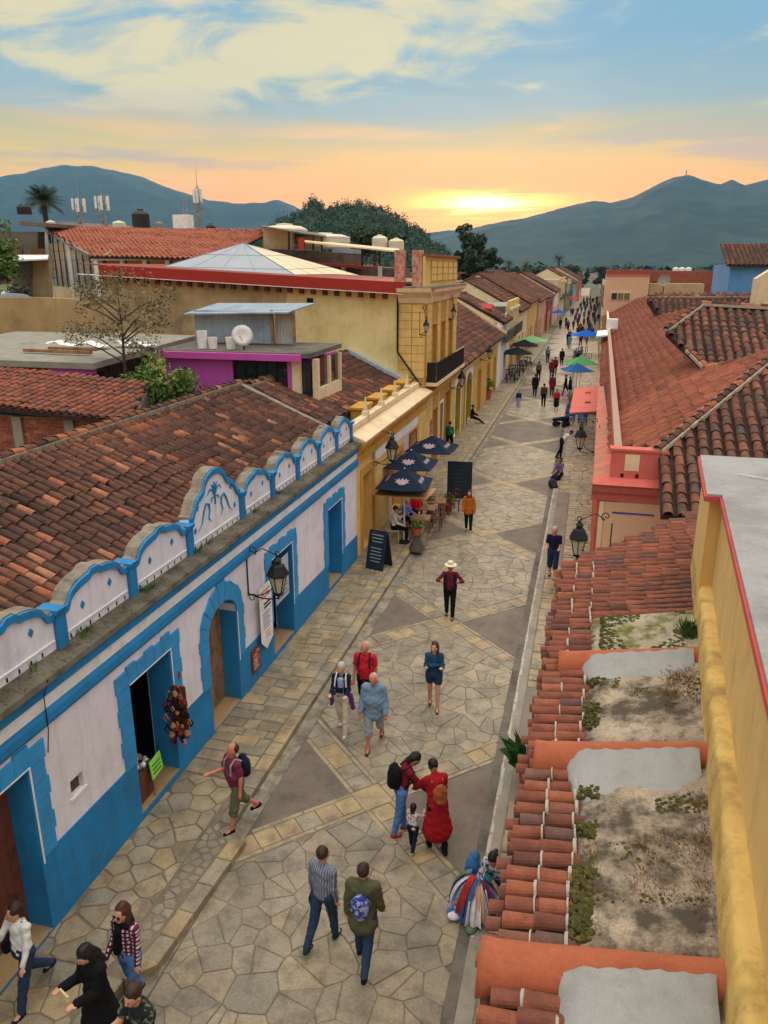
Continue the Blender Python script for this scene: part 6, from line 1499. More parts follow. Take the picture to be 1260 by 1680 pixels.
def stripes(name, c1, c2, freq, axis=0, second=None):
    key = 'cloth_' + name
    if key in MATS: return MATS[key]
    m = cloth(name, c1); nt_ = m.node_tree; b = nt_.nodes['Principled BSDF']; tcn = nt_.nodes.new('ShaderNodeTexCoord'); sx = nt_.nodes.new('ShaderNodeSeparateXYZ'); nt_.links.new(tcn.outputs['Object'], sx.inputs[0])
    def band(ax_, fr, thr):
        a = nt_.nodes.new('ShaderNodeMath'); a.operation = 'MULTIPLY'; nt_.links.new(sx.outputs[ax_], a.inputs[0]); a.inputs[1].default_value = fr
        s_ = nt_.nodes.new('ShaderNodeMath'); s_.operation = 'SINE'; nt_.links.new(a.outputs[0], s_.inputs[0]); g_ = nt_.nodes.new('ShaderNodeMath'); g_.operation = 'GREATER_THAN'; nt_.links.new(s_.outputs[0], g_.inputs[0]); g_.inputs[1].default_value = thr; return g_.outputs[0]
    mx_ = nt_.nodes.new('ShaderNodeMix'); mx_.data_type = 'RGBA'; nt_.links.new(band(axis, freq, .3), mx_.inputs[0]); mx_.inputs[6].default_value = (*sr(*c1), 1); mx_.inputs[7].default_value = (*sr(*c2), 1); out = mx_.outputs[2]
    if second:
        m2 = nt_.nodes.new('ShaderNodeMix'); m2.data_type = 'RGBA'; nt_.links.new(band(2, freq, .3), m2.inputs[0]); nt_.links.new(out, m2.inputs[6]); m2.inputs[7].default_value = (*sr(*second), 1); out = m2.outputs[2]
    nt_.links.new(out, b.inputs['Base Color']); return m
def printed(name, c1, c2, sc=22, thr=.5):
    return M('cloth_' + name, sr(*c1), .9, .1, 6, sr(*c2), sc, 1.0, coord='obj', dthr=(thr, thr + .04), spec=.15)
SKIN_L = M('skin_light', sr(206, 150, 122), .6, .08, 9, coord='obj', spec=.35); SKIN_M = M('skin_tan', sr(166, 112, 84), .6, .08, 9, coord='obj', spec=.35); SKIN_R = M('skin_ruddy', sr(196, 122, 98), .6, .08, 9, coord='obj', spec=.35)
HAIRK = M('black_hair', (.010, .008, .007), .55, .3, 30, coord='obj'); HAIRB = M('brown_hair', (.035, .018, .010), .6, .3, 30, coord='obj'); HAIRR = M('auburn_hair', (.07, .022, .012), .6, .3, 30, coord='obj'); HAIRG = M('grey_hair', (.45, .43, .41), .7, .2, 30, coord='obj')
EYEM = M('eye_dark', (.01, .008, .007), .3, 0, 1); LIPM = M('lips', sr(150, 74, 66), .6, 0, 1)
def rotz(v, a): c, s = math.cos(a), math.sin(a); return np.array([v[0] * c - v[1] * s, v[0] * s + v[1] * c, v[2]])
def rotx(v, a): c, s = math.cos(a), math.sin(a); return np.array([v[0], v[1] * c - v[2] * s, v[1] * s + v[2] * c])
def hand(prims, w, el, side, curl=.5, spread=.25):
    """palm and five unequal fingers, grown from the wrist w in the direction away from the elbow"""
    d = (w - el) / np.linalg.norm(w - el); sd = np.cross(d, np.array([0, 1., 0])); sd = sd / max(np.linalg.norm(sd), 1e-6); nrm = np.cross(sd, d)
    if abs(d[1]) > .9: sd = np.array([1., 0, 0]); nrm = np.cross(sd, d)
    palm = w + d * .075; prims.append(('c', w + d * .01, palm, .026, .030, None)); prims.append(('c', palm - sd * .018, palm + sd * .018, .022, .022, None))
    for i, (o_, ln) in enumerate(((-.030, .055), (-.010, .068), (.010, .064), (.030, .050))):
        a = palm + sd * o_ + d * .01; dd = d + sd * o_ * spread * 8; dd /= np.linalg.norm(dd); b = a + dd * ln * .55; e_ = dd * math.cos(curl) + nrm * math.sin(curl) * side; c_ = b + e_ * ln * .5
        prims += [('c', a, b, .0095, .009, None), ('c', b, c_, .009, .0075, None)]
    t0 = w + d * .03 + sd * .028 * side; t1 = t0 + (d * .6 + sd * .9 * side) / 1.08 * .035; t2 = t1 + d * .03; prims += [('c', t0, t1, .011, .010, None), ('c', t1, t2, .010, .008, None)]
def person(label, loc, yaw, h=1.7, skin=None, hair=None, hair_style='short', top=None, bottom=None, shoes=None, legs=((.0, 0), (.0, 0)), arms=((.0, .1, .2), (.0, .1, .2)),
           lean=0.0, tilt=0.0, turn=0.0, sleeves='long', trousers='long', coat=None, skirt=None, hat=None, bag=None, near=True, female=False, seat=False, belly=0.0, group=None, extra=None, scarf=None, res=None, child=False, glasses=False, side_lean=0.0):
    """legs: (hip swing forward, knee bend) for left and right; arms: (swing forward, away from the body, elbow bend)"""
    s = h / 1.75; skin = skin or SKIN_L; res = res or (.016 if near else .032)
    t = local_thing('person', label, 'person', loc, group, yaw); V = lambda *a: np.array(a, float)
    ll = .46 * (0.88 if child else 1); hipz = (ll * 2 + .03); hip = V(0, 0, hipz)
    # body lifted so that the lower foot touches the ground
    def leg(sd, a, kn):
        hp = hip + V(sd * .095, 0, 0); kd = rotx(V(0, 0, -1), a); k_ = hp + kd * ll; ad = rotx(V(0, 0, -1), a - kn); an = k_ + ad * (ll - .02); return hp, k_, an
    L_ = leg(-1, *legs[0]); R_ = leg(1, *legs[1]); mz = min(L_[2][2], R_[2][2]) - .06
    if seat: mz = hipz - .12 - .0
    def up(p): return p - V(0, 0, mz) if not seat else p - V(0, 0, mz)
    L_ = [up(p) for p in L_]; R_ = [up(p) for p in R_]; hip = up(hip)
    def tor(x, y, z): return hip + rotz(rotx(V(x, y, z), -lean), 0) + V(side_lean * z, 0, 0)
    shw = .175 if not female else .155; shw *= (.85 if child else 1)
    chest = tor(0, 0, .40); neck = tor(0, .01, .53); shl, shr = tor(-shw, 0, .46), tor(shw, 0, .46)
    hd0 = neck + rotx(V(0, .015, .13), -lean - tilt)
    def arm(sh, sd, sw, ab, el):
        d = rotx(V(0, 0, -1), sw - lean * 0); d = np.array([d[0] + sd * math.sin(ab), d[1], d[2] * math.cos(ab)]); d /= np.linalg.norm(d); e_ = sh + d * .285
        f = rotx(V(0, 0, -1), sw + el); f = np.array([f[0] + sd * math.sin(ab * (.4 if el < .9 else -.6)), f[1], f[2]]); f /= np.linalg.norm(f); return sh, e_, e_ + f * .245
    AL = arm(shl, -1, *arms[0]); AR = arm(shr, 1, *arms[1])
    sc = lambda p: tuple(np.array(p) * s)
    def C(a, b, ra, rb, k=None): return ('c', np.array(a) * s, np.array(b) * s, ra * s, rb * s, k)
    hs = 1.22 if child else 1.07; hr = rotx(V(0, 0, 1), -lean - tilt)
    def hl(x, y, z): p = rotz(V(x, y, z) * hs, turn); return hd0 + rotx(p, -lean - tilt)
    B = [C(neck - V(0, 0, .05), hd0 - hr * .02, .052, .05), ('e', sc(hd0 + hr * .02), (.074 * s * hs, .093 * s * hs, .115 * s * hs)), C(hl(0, .055, -.04), hl(0, .062, -.065), .04, .032)]
    B += [C(hl(0, .09, .012), hl(0, .108, -.012), .011, .015)] if near else []
    for e_ in (-1, 1):
        if near: B.append(C(hl(e_ * .076, 0, .01), hl(e_ * .078, -.005, -.015), .014, .010))
    for (sh, el, wr), sd in ((AL, -1), (AR, 1)):
        B += [C(sh, el, .050, .040), C(el, wr, .040, .027)]
        if near: 
            hp_ = []; hand(hp_, wr, el, sd, .7 if bag != 'hold' else 1.2); B += [('c', p[1] * s, p[2] * s, p[3] * s, p[4] * s, None) for p in hp_]
        else: B.append(C(wr, wr + (wr - el) * .35, .032, .022))
    for hp, k_, an in (L_, R_): B += [C(hp, k_, .082, .056), C(k_, an, .056, .038), C(an, an + V(0, .10, -.03), .036, .032)]
    B += [C(hip, tor(0, 0, .22), .10, .10, (1.35, .9)), C(tor(0, 0, .22), chest, .10, .115, (1.3, .85)), C(shl, shr, .055, .055)]
    P, Q = sdf(B, res if near else .03, .018 * s); body = bpy.data.objects.new('body', mesh_np('body', P, Q, [skin])); COL.objects.link(body); body.parent = t; ORI[body] = (0, 0, 0)
    def part(name, prims, mat_, k=.03, r=None):
        P, Q = sdf(prims, r or res, k * s, (.0048 if name not in ('shoe', 'hair') and not (name == 'top' and coat) else .0036 if name == 'hair' else 0) if near else 0); o = bpy.data.objects.new(name, mesh_np(name, P, Q, [mat_])); COL.objects.link(o); o.parent = t; ORI[o] = (0, 0, 0); return o
    if near:
        mb = MB()
        for e_ in (-1, 1):
            c_ = hl(e_ * .030, .090, .020) * s; mb.lathe([(.001, -.007 * s), (.010 * s, 0), (.001, .007 * s)], tuple(c_), 6, 0)
        mb.build('eyes', EYEM, body); c_ = hl(0, .094, -.045) * s
        MB().box(c_[0] - .020 * s, c_[0] + .020 * s, c_[1] - .012, c_[1] + .004, c_[2] - .005 * s, c_[2] + .005 * s).build('mouth', LIPM, body)
        if glasses:
            mb = MB()
            for e_ in (-1, 1): c_ = hl(e_ * .032, .098, .020) * s; mb.lathe([(.02, -.02), (.026, 0), (.02, .02)], tuple(c_), 8, sy=.4)
            mb.build('sunglasses', EYEM, t)
    # hair
    if hair and hair_style != 'bald':
        Hh = [('e', sc(hl(0, -.018, .050)), (.083 * s * hs, .096 * s * hs, .105 * s * hs))]
        o_ = None
        if hair_style in ('long', 'pony', 'bob'): Hh += [C(hl(0, -.05, .03), hl(0, -.085, -.13 if hair_style != 'bob' else -.06), .075, .06)]
        if hair_style == 'long': Hh += [C(hl(-.06, -.02, .02), hl(-.075, .0, -.20), .04, .03), C(hl(.06, -.02, .02), hl(.075, .0, -.20), .04, .03), C(hl(0, -.08, -.1), hl(0, -.10, -.30), .065, .04)]
        if hair_style == 'pony': Hh += [C(hl(0, -.10, .02), hl(0, -.15, -.05), .04, .045), C(hl(0, -.15, -.05), hl(0, -.14, -.30), .045, .02)]
        if hair_style == 'fringe': Hh = [('e', sc(hl(0, -.032, .036)), (.088 * s, .094 * s, .10 * s))]
        # keep the face free: hair prims sit back; brow line left open
        part('hair', Hh, hair, .02, res if near else .03)
    if hat:
        mb = MB(); c_ = tuple(hl(0, -.01, .085) * s); mb.lathe([(.19 * s, -.012), (.195 * s, .0), (.10 * s, .012), (.098 * s, .07 * s), (.085 * s, .105 * s), (.05 * s, .10 * s), (.01, .092 * s)], c_, 20, sx=.9); mb.build('hat', hat, t)
    # trousers / shorts / skirt
    tl = {'long': 1.0, 'shorts': .0, 'knee': .25, 'capri': .6}[trousers]
    if bottom and not skirt:
        T_ = [C(hip + V(0, 0, .10), hip - V(0, 0, .02), .118, .125, (1.32, 1.0))]
        for hp, k_, an in (L_, R_):
            if trousers == 'shorts': T_ += [C(hp, hp + (k_ - hp) * .42, .112, .10)]
            else:
                T_ += [C(hp, k_, .105, .074 if trousers == 'long' else .088)]
                if tl > 0: T_ += [C(k_, k_ + (an - k_) * min(tl, .93), .074 if trousers == 'long' else .085, .056 if trousers != 'knee' else .085)]
        part('trousers' if trousers == 'long' else 'shorts', T_, bottom, .018)
    if skirt:
        kn = (L_[1] + R_[1]) / 2; part('skirt', [C(hip + V(0, 0, .1), hip, .115, .15, (1.25, 1)), C(hip, kn * .9 + hip * .1 - V(0, 0, .05), .15, .21, (1.1, 1))], skirt, .03)
    # shoes
    if shoes:
        for nm, (hp, k_, an) in (('shoe', L_), ('shoe', R_)):
            kd = an - k_; fz = an + V(0, .02, -.035); part(nm, [C(an + V(0, -.03, -.03), an + V(0, .13, -.045), .042, .036, (1, 1)), C(an, fz, .045, .045)], shoes, .02)
    # top garment
    T_ = [C(tor(0, 0, .0), tor(0, belly * .3, .2), .125 + belly * .3, .118 + belly, (1.28, .98)), C(tor(0, 0, .22), tor(0, -.005, .40), .118 + belly * .6, .125, (1.38 if not female else 1.2, .9)), C(tor(-shw + .01, 0, .455), tor(shw - .01, 0, .455), .066, .066), C(tor(0, 0, .46), tor(0, 0, .515), .07, .062)]
    for (sh, el, wr) in (AL, AR):
        if sleeves == 'long': T_ += [C(sh, el, .060, .050), C(el, wr, .050, .038)]
        elif sleeves == 'roll': T_ += [C(sh, el, .066, .056), C(el, el + (wr - el) * .25, .056, .052)]
        elif sleeves == 'short': T_ += [C(sh, sh + (el - sh) * .62, .068, .066)]
    if top: part('top', T_, top, .022)
    if coat:
        cm, cl = coat; K_ = [C(p[1] / s, p[2] / s, p[3] / s + .020, p[4] / s + .020, p[5]) for p in T_]
        if cl > 0: K_ += [C(hip + V(0, 0, .08), hip, .14, .155, (1.2, 1)), C(hip, hip - V(0, .02, cl), .155, .20 + max(0, cl - .3) * .25, (1.12, 1))]
        part('coat', K_, cm, .022)
    if scarf: part('scarf', [C(tor(-.07, .03, .50), tor(.07, .04, .50), .06, .06), C(tor(-.06, -.04, .50), tor(.06, -.04, .50), .06, .06)] + ([C(tor(.02, .11, .45), tor(.05, .13, .12), .05, .06)] if scarf[1] else []), scarf[0], .03)
    if bag and bag not in ('hold',):
        km = bag[1]
        if bag[0] == 'backpack':
            w_ = bag[2] if len(bag) > 2 else 1.0; part('backpack', [('e', sc(tor(0, -.19, .26)), (.155 * s * w_, .095 * s * w_, .21 * s * w_)), C(tor(0, -.22, .12), tor(0, -.22, .3), .08 * w_, .09 * w_, (1.3, .8))], km, .04)
            mb = MB()
            for e_ in (-1, 1): mb.tube([tuple(tor(e_ * .10, -.12, .44) * s), tuple(tor(e_ * .105, 0, .535) * s), tuple(tor(e_ * .115, .10, .45) * s), tuple(tor(e_ * .13, .13, .28) * s), tuple(tor(e_ * .15, .0, .14) * s)], .018 * s, 6)
            mb.build('straps', bag[3] if len(bag) > 3 else km, t)
        elif bag[0] == 'side':
            e_ = bag[2]; c_ = tor(e_ * .24, .02, .0); part('shoulder_bag', [('e', sc(c_), (.06 * s, .13 * s, .12 * s))], km, .03); MB().tube([tuple(tor(e_ * .22, 0, .08) * s), tuple(tor(e_ * .12, .11, .3) * s), tuple(tor(-e_ * .10, .0, .53) * s), tuple(tor(e_ * .1, -.12, .3) * s), tuple(tor(e_ * .22, -.02, .08) * s)], .010, 5).build('strap', km, t)
    if extra: extra(dict(t=t, s=s, tor=tor, hl=hl, AL=AL, AR=AR, C=C, part=part, hip=hip, L=L_, R=R_, V=V))
    return t
D = math.radians
BK = cloth('black', (22, 22, 24)); NV = cloth('navy', (28, 34, 56)); JN = cloth('jeans', (44, 60, 86)); JL = cloth('light_jeans', (84, 124, 176)); WH = cloth('white', (222, 220, 214)); GY = cloth('grey', (150, 152, 156)); KH = cloth('khaki', (98, 98, 72))
MR = cloth('maroon', (112, 28, 44)); RD = cloth('red_shirt', (196, 36, 48)); RC = cloth('red_coat', (150, 24, 34)); OG = cloth('rust_jacket', (178, 96, 36)); OL = cloth('olive', (84, 84, 62)); DN = cloth('denim_jacket', (36, 74, 104)); BG = cloth('blue_grey', (118, 142, 164)); GN = cloth('green', (24, 110, 72)); LV = cloth('lavender', (156, 164, 200)); PU = cloth('purple', (96, 60, 120)); SANDW = cloth('beige', (214, 200, 178)); BR = cloth('brown', (84, 56, 44)); PK = cloth('pink', (206, 150, 170)); TQ = cloth('teal', (40, 110, 140))
sh_k = BK; R2 = PI
def hold_bag(d):
    wr = d['AL'][2]; V = d['V']; d['part']('handbag', [d['C'](wr + V(-.02, .02, -.10), wr + V(-.02, .02, -.28), .03, .06)], BK, .02)
person('man in grey striped shirt and jeans walking beside the man in olive jacket', tuple(GZ(533, 1545)), D(-14), 1.69, hair=HAIRB, top=stripes('shirt_stripe', (134, 138, 152), (84, 90, 108), 170), bottom=JN, shoes=cloth('green_sneaker', (20, 60, 52)), legs=((-.26, .32), (.22, .1)), arms=((.05, .16, .1), (-.1, .10, .3)), turn=-.3, extra=hold_bag, female=False, belly=.02)
person('man in olive jacket with blue patterned scarf and jeans seen from behind', tuple(GZ(597, 1578)), D(4), 1.71, hair=HAIRB, top=OL, coat=(OL, .16), bottom=JN, shoes=BK, legs=((.22, .1), (-.3, .42)), arms=((-.05, .14, .15), (.1, .16, .35)), bag=('backpack', printed('blue_print', (46, 62, 128), (150, 160, 200), 14, .5), .9, OL))
person('woman in maroon sweater with black backpack holding the toddler\'s hand', tuple(GZ(657, 1366)), D(-62), 1.66, female=True, skin=SKIN_M, hair=HAIRK, hair_style='bob', top=MR, bottom=JL, shoes=cloth('red_shoes', (180, 40, 56)), legs=((.12, .05), (-.12, .1)), arms=((.3, .05, .1), (.62, .1, .05)), lean=.28, tilt=.45, bag=('backpack', BK, 1.25))
person('woman in long red coat with tan backpack bending to the toddler', tuple(GZ(716, 1392)), D(32), 1.66, female=True, skin=SKIN_M, hair=HAIRK, hair_style='short', top=RC, coat=(RC, .50), bottom=BK, shoes=BK, legs=((.14, .05), (-.15, .1)), arms=((.72, .2, .05), (.2, .1, .2)), lean=.30, tilt=.3, bag=('backpack', cloth('tan_leather', (150, 84, 44)), .85))
person('toddler in white patterned top walking between two women', tuple(GZ(677, 1394)), D(-10), .98, child=True, female=True, skin=SKIN_M, hair=HAIRK, hair_style='bob', top=printed('toddler_print', (214, 210, 214), (150, 80, 90), 26, .52), bottom=NV, shoes=GY, legs=((.2, .1), (-.2, .25)), arms=((.9, .5, .9), (.9, .5, .9)))
def crossed(d):
    V = d['V']; C_ = d['C']; tor = d['tor']; d['part']('crossed_sleeves', [C_(tor(-.2, .04, .24), tor(.08, .15, .25), .05, .045), C_(tor(.2, .04, .24), tor(-.08, .15, .28), .05, .045)], DN, .02)
person('woman with long auburn hair, denim jacket and shorts, arms crossed', tuple(GZ(711, 1163)), R2 + D(8), 1.68, female=True, hair=HAIRR, hair_style='long', top=DN, bottom=JN, trousers='shorts', shoes=BR, legs=((.16, .1), (-.16, .22)), arms=((.25, .12, 1.75), (.25, .12, 1.75)), sleeves='long', turn=-.5, extra=crossed)
def vest(d):
    C_ = d['C']; tor = d['tor']; d['part']('open_vest', [C_(tor(-.13, .02, .05), tor(-.13, .03, .42), .075, .075), C_(tor(.13, .02, .05), tor(.13, .03, .42), .075, .075), C_(tor(0, -.06, .05), tor(0, -.05, .42), .10, .10, (1.5, .8))], NV, .03)
person('man in pale straw hat, maroon shirt and dark vest with both arms raised sideways', tuple(GZ(737, 1014)), R2 + D(6), 1.68, skin=SKIN_M, hair=HAIRK, top=MR, bottom=BK, shoes=BR, legs=((.1, .05), (-.14, .2)), arms=((.25, .75, 1.6), (.25, .75, 1.6)), hat=cloth('straw', (226, 214, 178)), extra=vest)
person('balding man in blue-grey jacket and light shorts in front of the red-shirted man', tuple(GZ(614, 1226)), R2 + D(4), 1.76, skin=SKIN_R, hair=HAIRG, hair_style='fringe', top=WH, coat=(BG, .10), bottom=GY, trousers='knee', shoes=BR, legs=((-.28, .35), (.26, .1)), arms=((.05, .2, .35), (.05, .2, .35)), tilt=.2, belly=.04)
person('grey-haired man in bright red shirt with shoulder straps walking behind the balding man', tuple(GZ(600, 1172)), R2, 1.80, skin=SKIN_R, hair=HAIRG, hair_style='fringe', top=RD, bottom=BK, trousers='knee', sleeves='short', shoes=BK, legs=((.2, .1), (-.2, .3)), arms=((-.1, .16, .2), (.1, .16, .2)), bag=('backpack', NV, .9), belly=.03)
def camera_held(d):
    tor = d['tor']; s = d['s']; c_ = tor(0, .20, .22) * s; MB().box(c_[0] - .07, c_[0] + .07, c_[1] - .03, c_[1] + .03, c_[2] - .045, c_[2] + .045).lathe([(.032, 0), (.034, .02)], (c_[0], c_[1] + .04, c_[2]), 10).build('camera', BK, d['t']); d['part']('blouse_front', [d['C'](tor(0, .075, .06), tor(0, .085, .42), .075, .07)], LV, .02); d['part']('tied_jumper', [d['C'](tor(-.16, .04, .04), tor(.16, .04, .04), .06, .06), d['C'](tor(-.2, .03, .02), tor(-.26, .04, -.28), .06, .05), d['C'](tor(.2, .0, .02), tor(.24, .0, -.26), .06, .04)], PU, .03)
person('grey-haired woman in navy cardigan with camera and purple jumper tied at waist', tuple(GZ(562, 1200)), R2 + D(4), 1.66, female=True, skin=SKIN_L, hair=HAIRG, hair_style='short', top=NV, coat=None, bottom=SANDW, shoes=WH, legs=((.18, .05), (-.18, .3)), arms=((.35, .1, 1.2), (.35, .1, 1.2)), sleeves='long', extra=camera_held, scarf=None, bag=('backpack', NV, .8, WH))
person('bald man in plum polo and khaki shorts with dark backpack looking up from the pavement', tuple(GZ(392, 1354, .13)), R2 + D(-38), 1.70, skin=SKIN_R, hair=HAIRB, hair_style='fringe', top=cloth('plum', (118, 48, 72)), bottom=KH, trousers='knee', sleeves='short', shoes=BK, legs=((.24, .05), (-.3, .5)), arms=((-.1, .16, .25), (.35, .15, 1.35)), tilt=-.35, bag=('backpack', NV, 1.05, GY), belly=.05, lean=.08)
def phone(d):
    w = (d['AL'][2] + d['AR'][2]) / 2 * d['s']; MB().box(w[0] - .09, w[0] + .09, w[1] + .05, w[1] + .075, w[2] - .01, w[2] + .1).build('paper', cloth('paper_bag', (214, 190, 140)), d['t'])
person('dark-haired woman in white sweater and jeans at the left edge, hand to face', tuple(GZ(52, 1640, .13)), R2 + D(-12), 1.64, female=True, hair=HAIRB, hair_style='bob', top=WH, bottom=JN, shoes=NV, legs=((.3, .05), (-.3, .55)), arms=((.2, .15, .3), (.5, .3, 2.1)), turn=-.4, bag=('side', BK, 1))
person('woman all in black with long black hair reading a folded paper', tuple(GZ(172, 1716, .13)), R2 + D(-24), 1.68, female=True, hair=HAIRK, hair_style='long', top=BK, coat=(BK, .62), bottom=BK, shoes=BK, legs=((.1, .05), (-.1, .1)), arms=((.35, .1, 1.35), (.35, .1, 1.35)), tilt=.4, extra=phone)
person('woman in sunglasses, black scarf and red plaid sleeves', tuple(GZ(222, 1650, .13)), R2 + D(-10), 1.70, female=True, hair=HAIRR, hair_style='long', top=stripes('plaid', (128, 40, 62), (210, 190, 200), 110, 0, (40, 40, 56)), bottom=JL, shoes=BK, legs=((.14, .05), (-.14, .25)), arms=((.05, .1, .15), (.1, .12, .6)), scarf=(BK, True), glasses=True)
def cam2(d):
    w = (d['AL'][2] + d['AR'][2]) / 2 * d['s']; MB().box(w[0] - .07, w[0] + .07, w[1], w[1] + .06, w[2] - .02, w[2] + .08).build('camera', BK, d['t'])
person('brown-haired man in dark patterned shirt holding a camera at the bottom edge', tuple(GZ(248, 1800, .13)), R2 + D(-20), 1.78, hair=HAIRB, top=printed('dark_leaf_print', (34, 40, 38), (110, 110, 96), 12, .54), bottom=BK, shoes=BK, sleeves='short', arms=((.5, .12, 1.3), (.5, .12, 1.3)), legs=((.1, .05), (-.1, .1)), tilt=.25, extra=cam2)
person('woman in rust-brown jacket, scarf and dark trousers walking by the blackboard', tuple(GZ(768, 872)), R2 + D(5), 1.62, near=True, res=.024, female=True, hair=HAIRB, hair_style='long', top=NV, coat=(OG, .06), bottom=BK, shoes=GY, legs=((.12, .05), (-.12, .2)), arms=((.05, .2, .4), (.1, .2, .4)), scarf=(cloth('dark_red_scarf', (96, 36, 36)), False))
person('fair-haired person in navy T-shirt and long denim shorts on the right pavement', tuple(GZ(905, 948, .08)), R2 + D(-4), 1.72, res=.022, hair=HAIRG, hair_style='short', top=NV, bottom=JN, trousers='knee', sleeves='short', shoes=BR, legs=((.12, .05), (-.12, .2)), arms=((.3, .12, 1.2), (.3, .12, 1.2)))
person('person in green sweater and black trousers walking away past the yellow house', tuple(GZ(737, 742, .13)), D(-6), 1.70, res=.03, near=False, hair=HAIRB, top=GN, bottom=BK, shoes=BK, legs=((-.35, .2), (.35, .1)), arms=((.2, .1, .2), (-.1, .1, .2)), bag=('side', WH, 1))
person('child in dark blue jacket walking alone in mid street', tuple(GZ(850, 671)), R2, 1.35, res=.03, near=False, hair=HAIRK, top=cloth('blue_jacket', (40, 46, 96)), bottom=LV, shoes=WH, legs=((.15, .05), (-.15, .2)), arms=((.1, .15, .2), (.1, .15, .2)))
far = [((877, 650), 0, 1.74, BK, BK, 'man in black jacket left of the mid-street group', 0), ((891, 668), 0, 1.7, BR, BK, 'person in brown shawl at the centre of the mid-street group', 0), ((905, 650), 0, 1.72, MR, BK, 'person in maroon at the right of the mid-street group', 0), ((912, 674), R2, 1.55, RD, BK, 'woman in red top and dark skirt facing the camera in mid street', 1),
       ((883, 625), .2, 1.7, OL, BK, 'person in olive coat behind the mid-street group', 0), ((904, 620), 0, 1.68, MR, JN, 'left of the couple in maroon jackets walking away', 0), ((910, 616), 0, 1.72, MR, BK, 'right of the couple in maroon jackets walking away', 0), ((898, 596), 0, 1.74, BG, JN, 'man in pale blue shirt walking away alone', 0), ((921, 600), 0, 1.74, BK, NV, 'dark-coated walker nearest the green umbrella', 0),
       ((927, 648), 1.4, 1.6, BK, BK, 'dark-dressed vendor standing left of the blue stall', 0), ((934, 650), 1.2, 1.5, NV, WH, 'second vendor in navy right beside the blue stall', 0), ((934, 572), 0, 1.7, BG, BG, 'person in light blue by the blue umbrella', 0), ((919, 540), 0, 1.75, BK, BK, 'dark figure far up the street by the kerb', 0)]
for p, yw, hh, a, b, l, sk_ in far:
    person(l, tuple(GZ(*p)), yw, hh, near=False, res=.034, hair=HAIRK, top=a, bottom=b, skirt=b if sk_ else None, shoes=BK, legs=((RS.uniform(.1, .3), .05), (-RS.uniform(.1, .3), .25)), arms=((RS.uniform(-.2, .3), .12, .3), (RS.uniform(-.2, .3), .12, .3)), skin=SKIN_M, coat=(a, .2) if sk_ == 0 and RS.random() < .5 else None)
# distant crowd: copies of six simple walkers
pro = []
for i, (a, b, hr_) in enumerate(((BK, JN, HAIRK), (MR, BK, HAIRK), (GY, NV, HAIRB), (NV, BK, HAIRK), (DN, JN, HAIRB), (OL, BR, HAIRK), (PU, BK, HAIRK), (BR, BK, HAIRK))):
    t = person('x', (0, 0, 0), 0, 1.7, near=False, res=.05, hair=hr_, top=a, bottom=b, shoes=None, skin=SKIN_M, legs=((.2, .05), (-.2, .25)), arms=((.1, .12, .2), (-.1, .12, .2)), group='walkers in the distant crowd'); pro.append(t)
cn = ['black jacket', 'maroon top', 'grey shirt', 'navy coat', 'denim jacket', 'olive jacket', 'purple top', 'brown sweater']
r = random.Random(77)
for k in range(66):
    i = r.randrange(8); t = pro[k] if k < 8 else copy_tree(pro[i]); i = k if k < 8 else i
    y = 104 + 150 * (k / 66) ** 1.1 + r.uniform(-3, 3); xl = xf_(y) + 1.9; xr_ = 1.0 + .008 * y * .5
    x = r.uniform(xl, xr_) if k > 14 else r.uniform(-3.5, .5)
    t.location = (x, y, 0.0); t.rotation_euler.z = r.choice((0, R2)) + r.uniform(-.4, .4); sc_ = r.uniform(.9, 1.08); t.scale = (sc_,) * 3
    band = 'nearest' if y < 120 else 'middle' if y < 170 else 'farthest'; t['label'] = f'walker in {cn[i]} in the distant crowd that fills the far end of the street'; t['group'] = 'walkers in the distant crowd'
# seated people
def sitter(label, loc, yaw, top, bottom, hair, hs='short', h=1.68, res=.024, z=.45, arms=((.5, .1, .6), (.5, .1, .6)), lean=.05, near=True, skin=SKIN_L, trousers='long', legs=((1.45, 1.4), (1.5, 1.45)), shoes=BK, **k):
    l = Vector(loc); return person(label, (l.x, l.y, l.z + z), yaw, h, near=near, res=res, hair=hair, hair_style=hs, top=top, bottom=bottom, shoes=shoes, seat=True, legs=legs, arms=arms, lean=lean, skin=skin, trousers=trousers, **k)
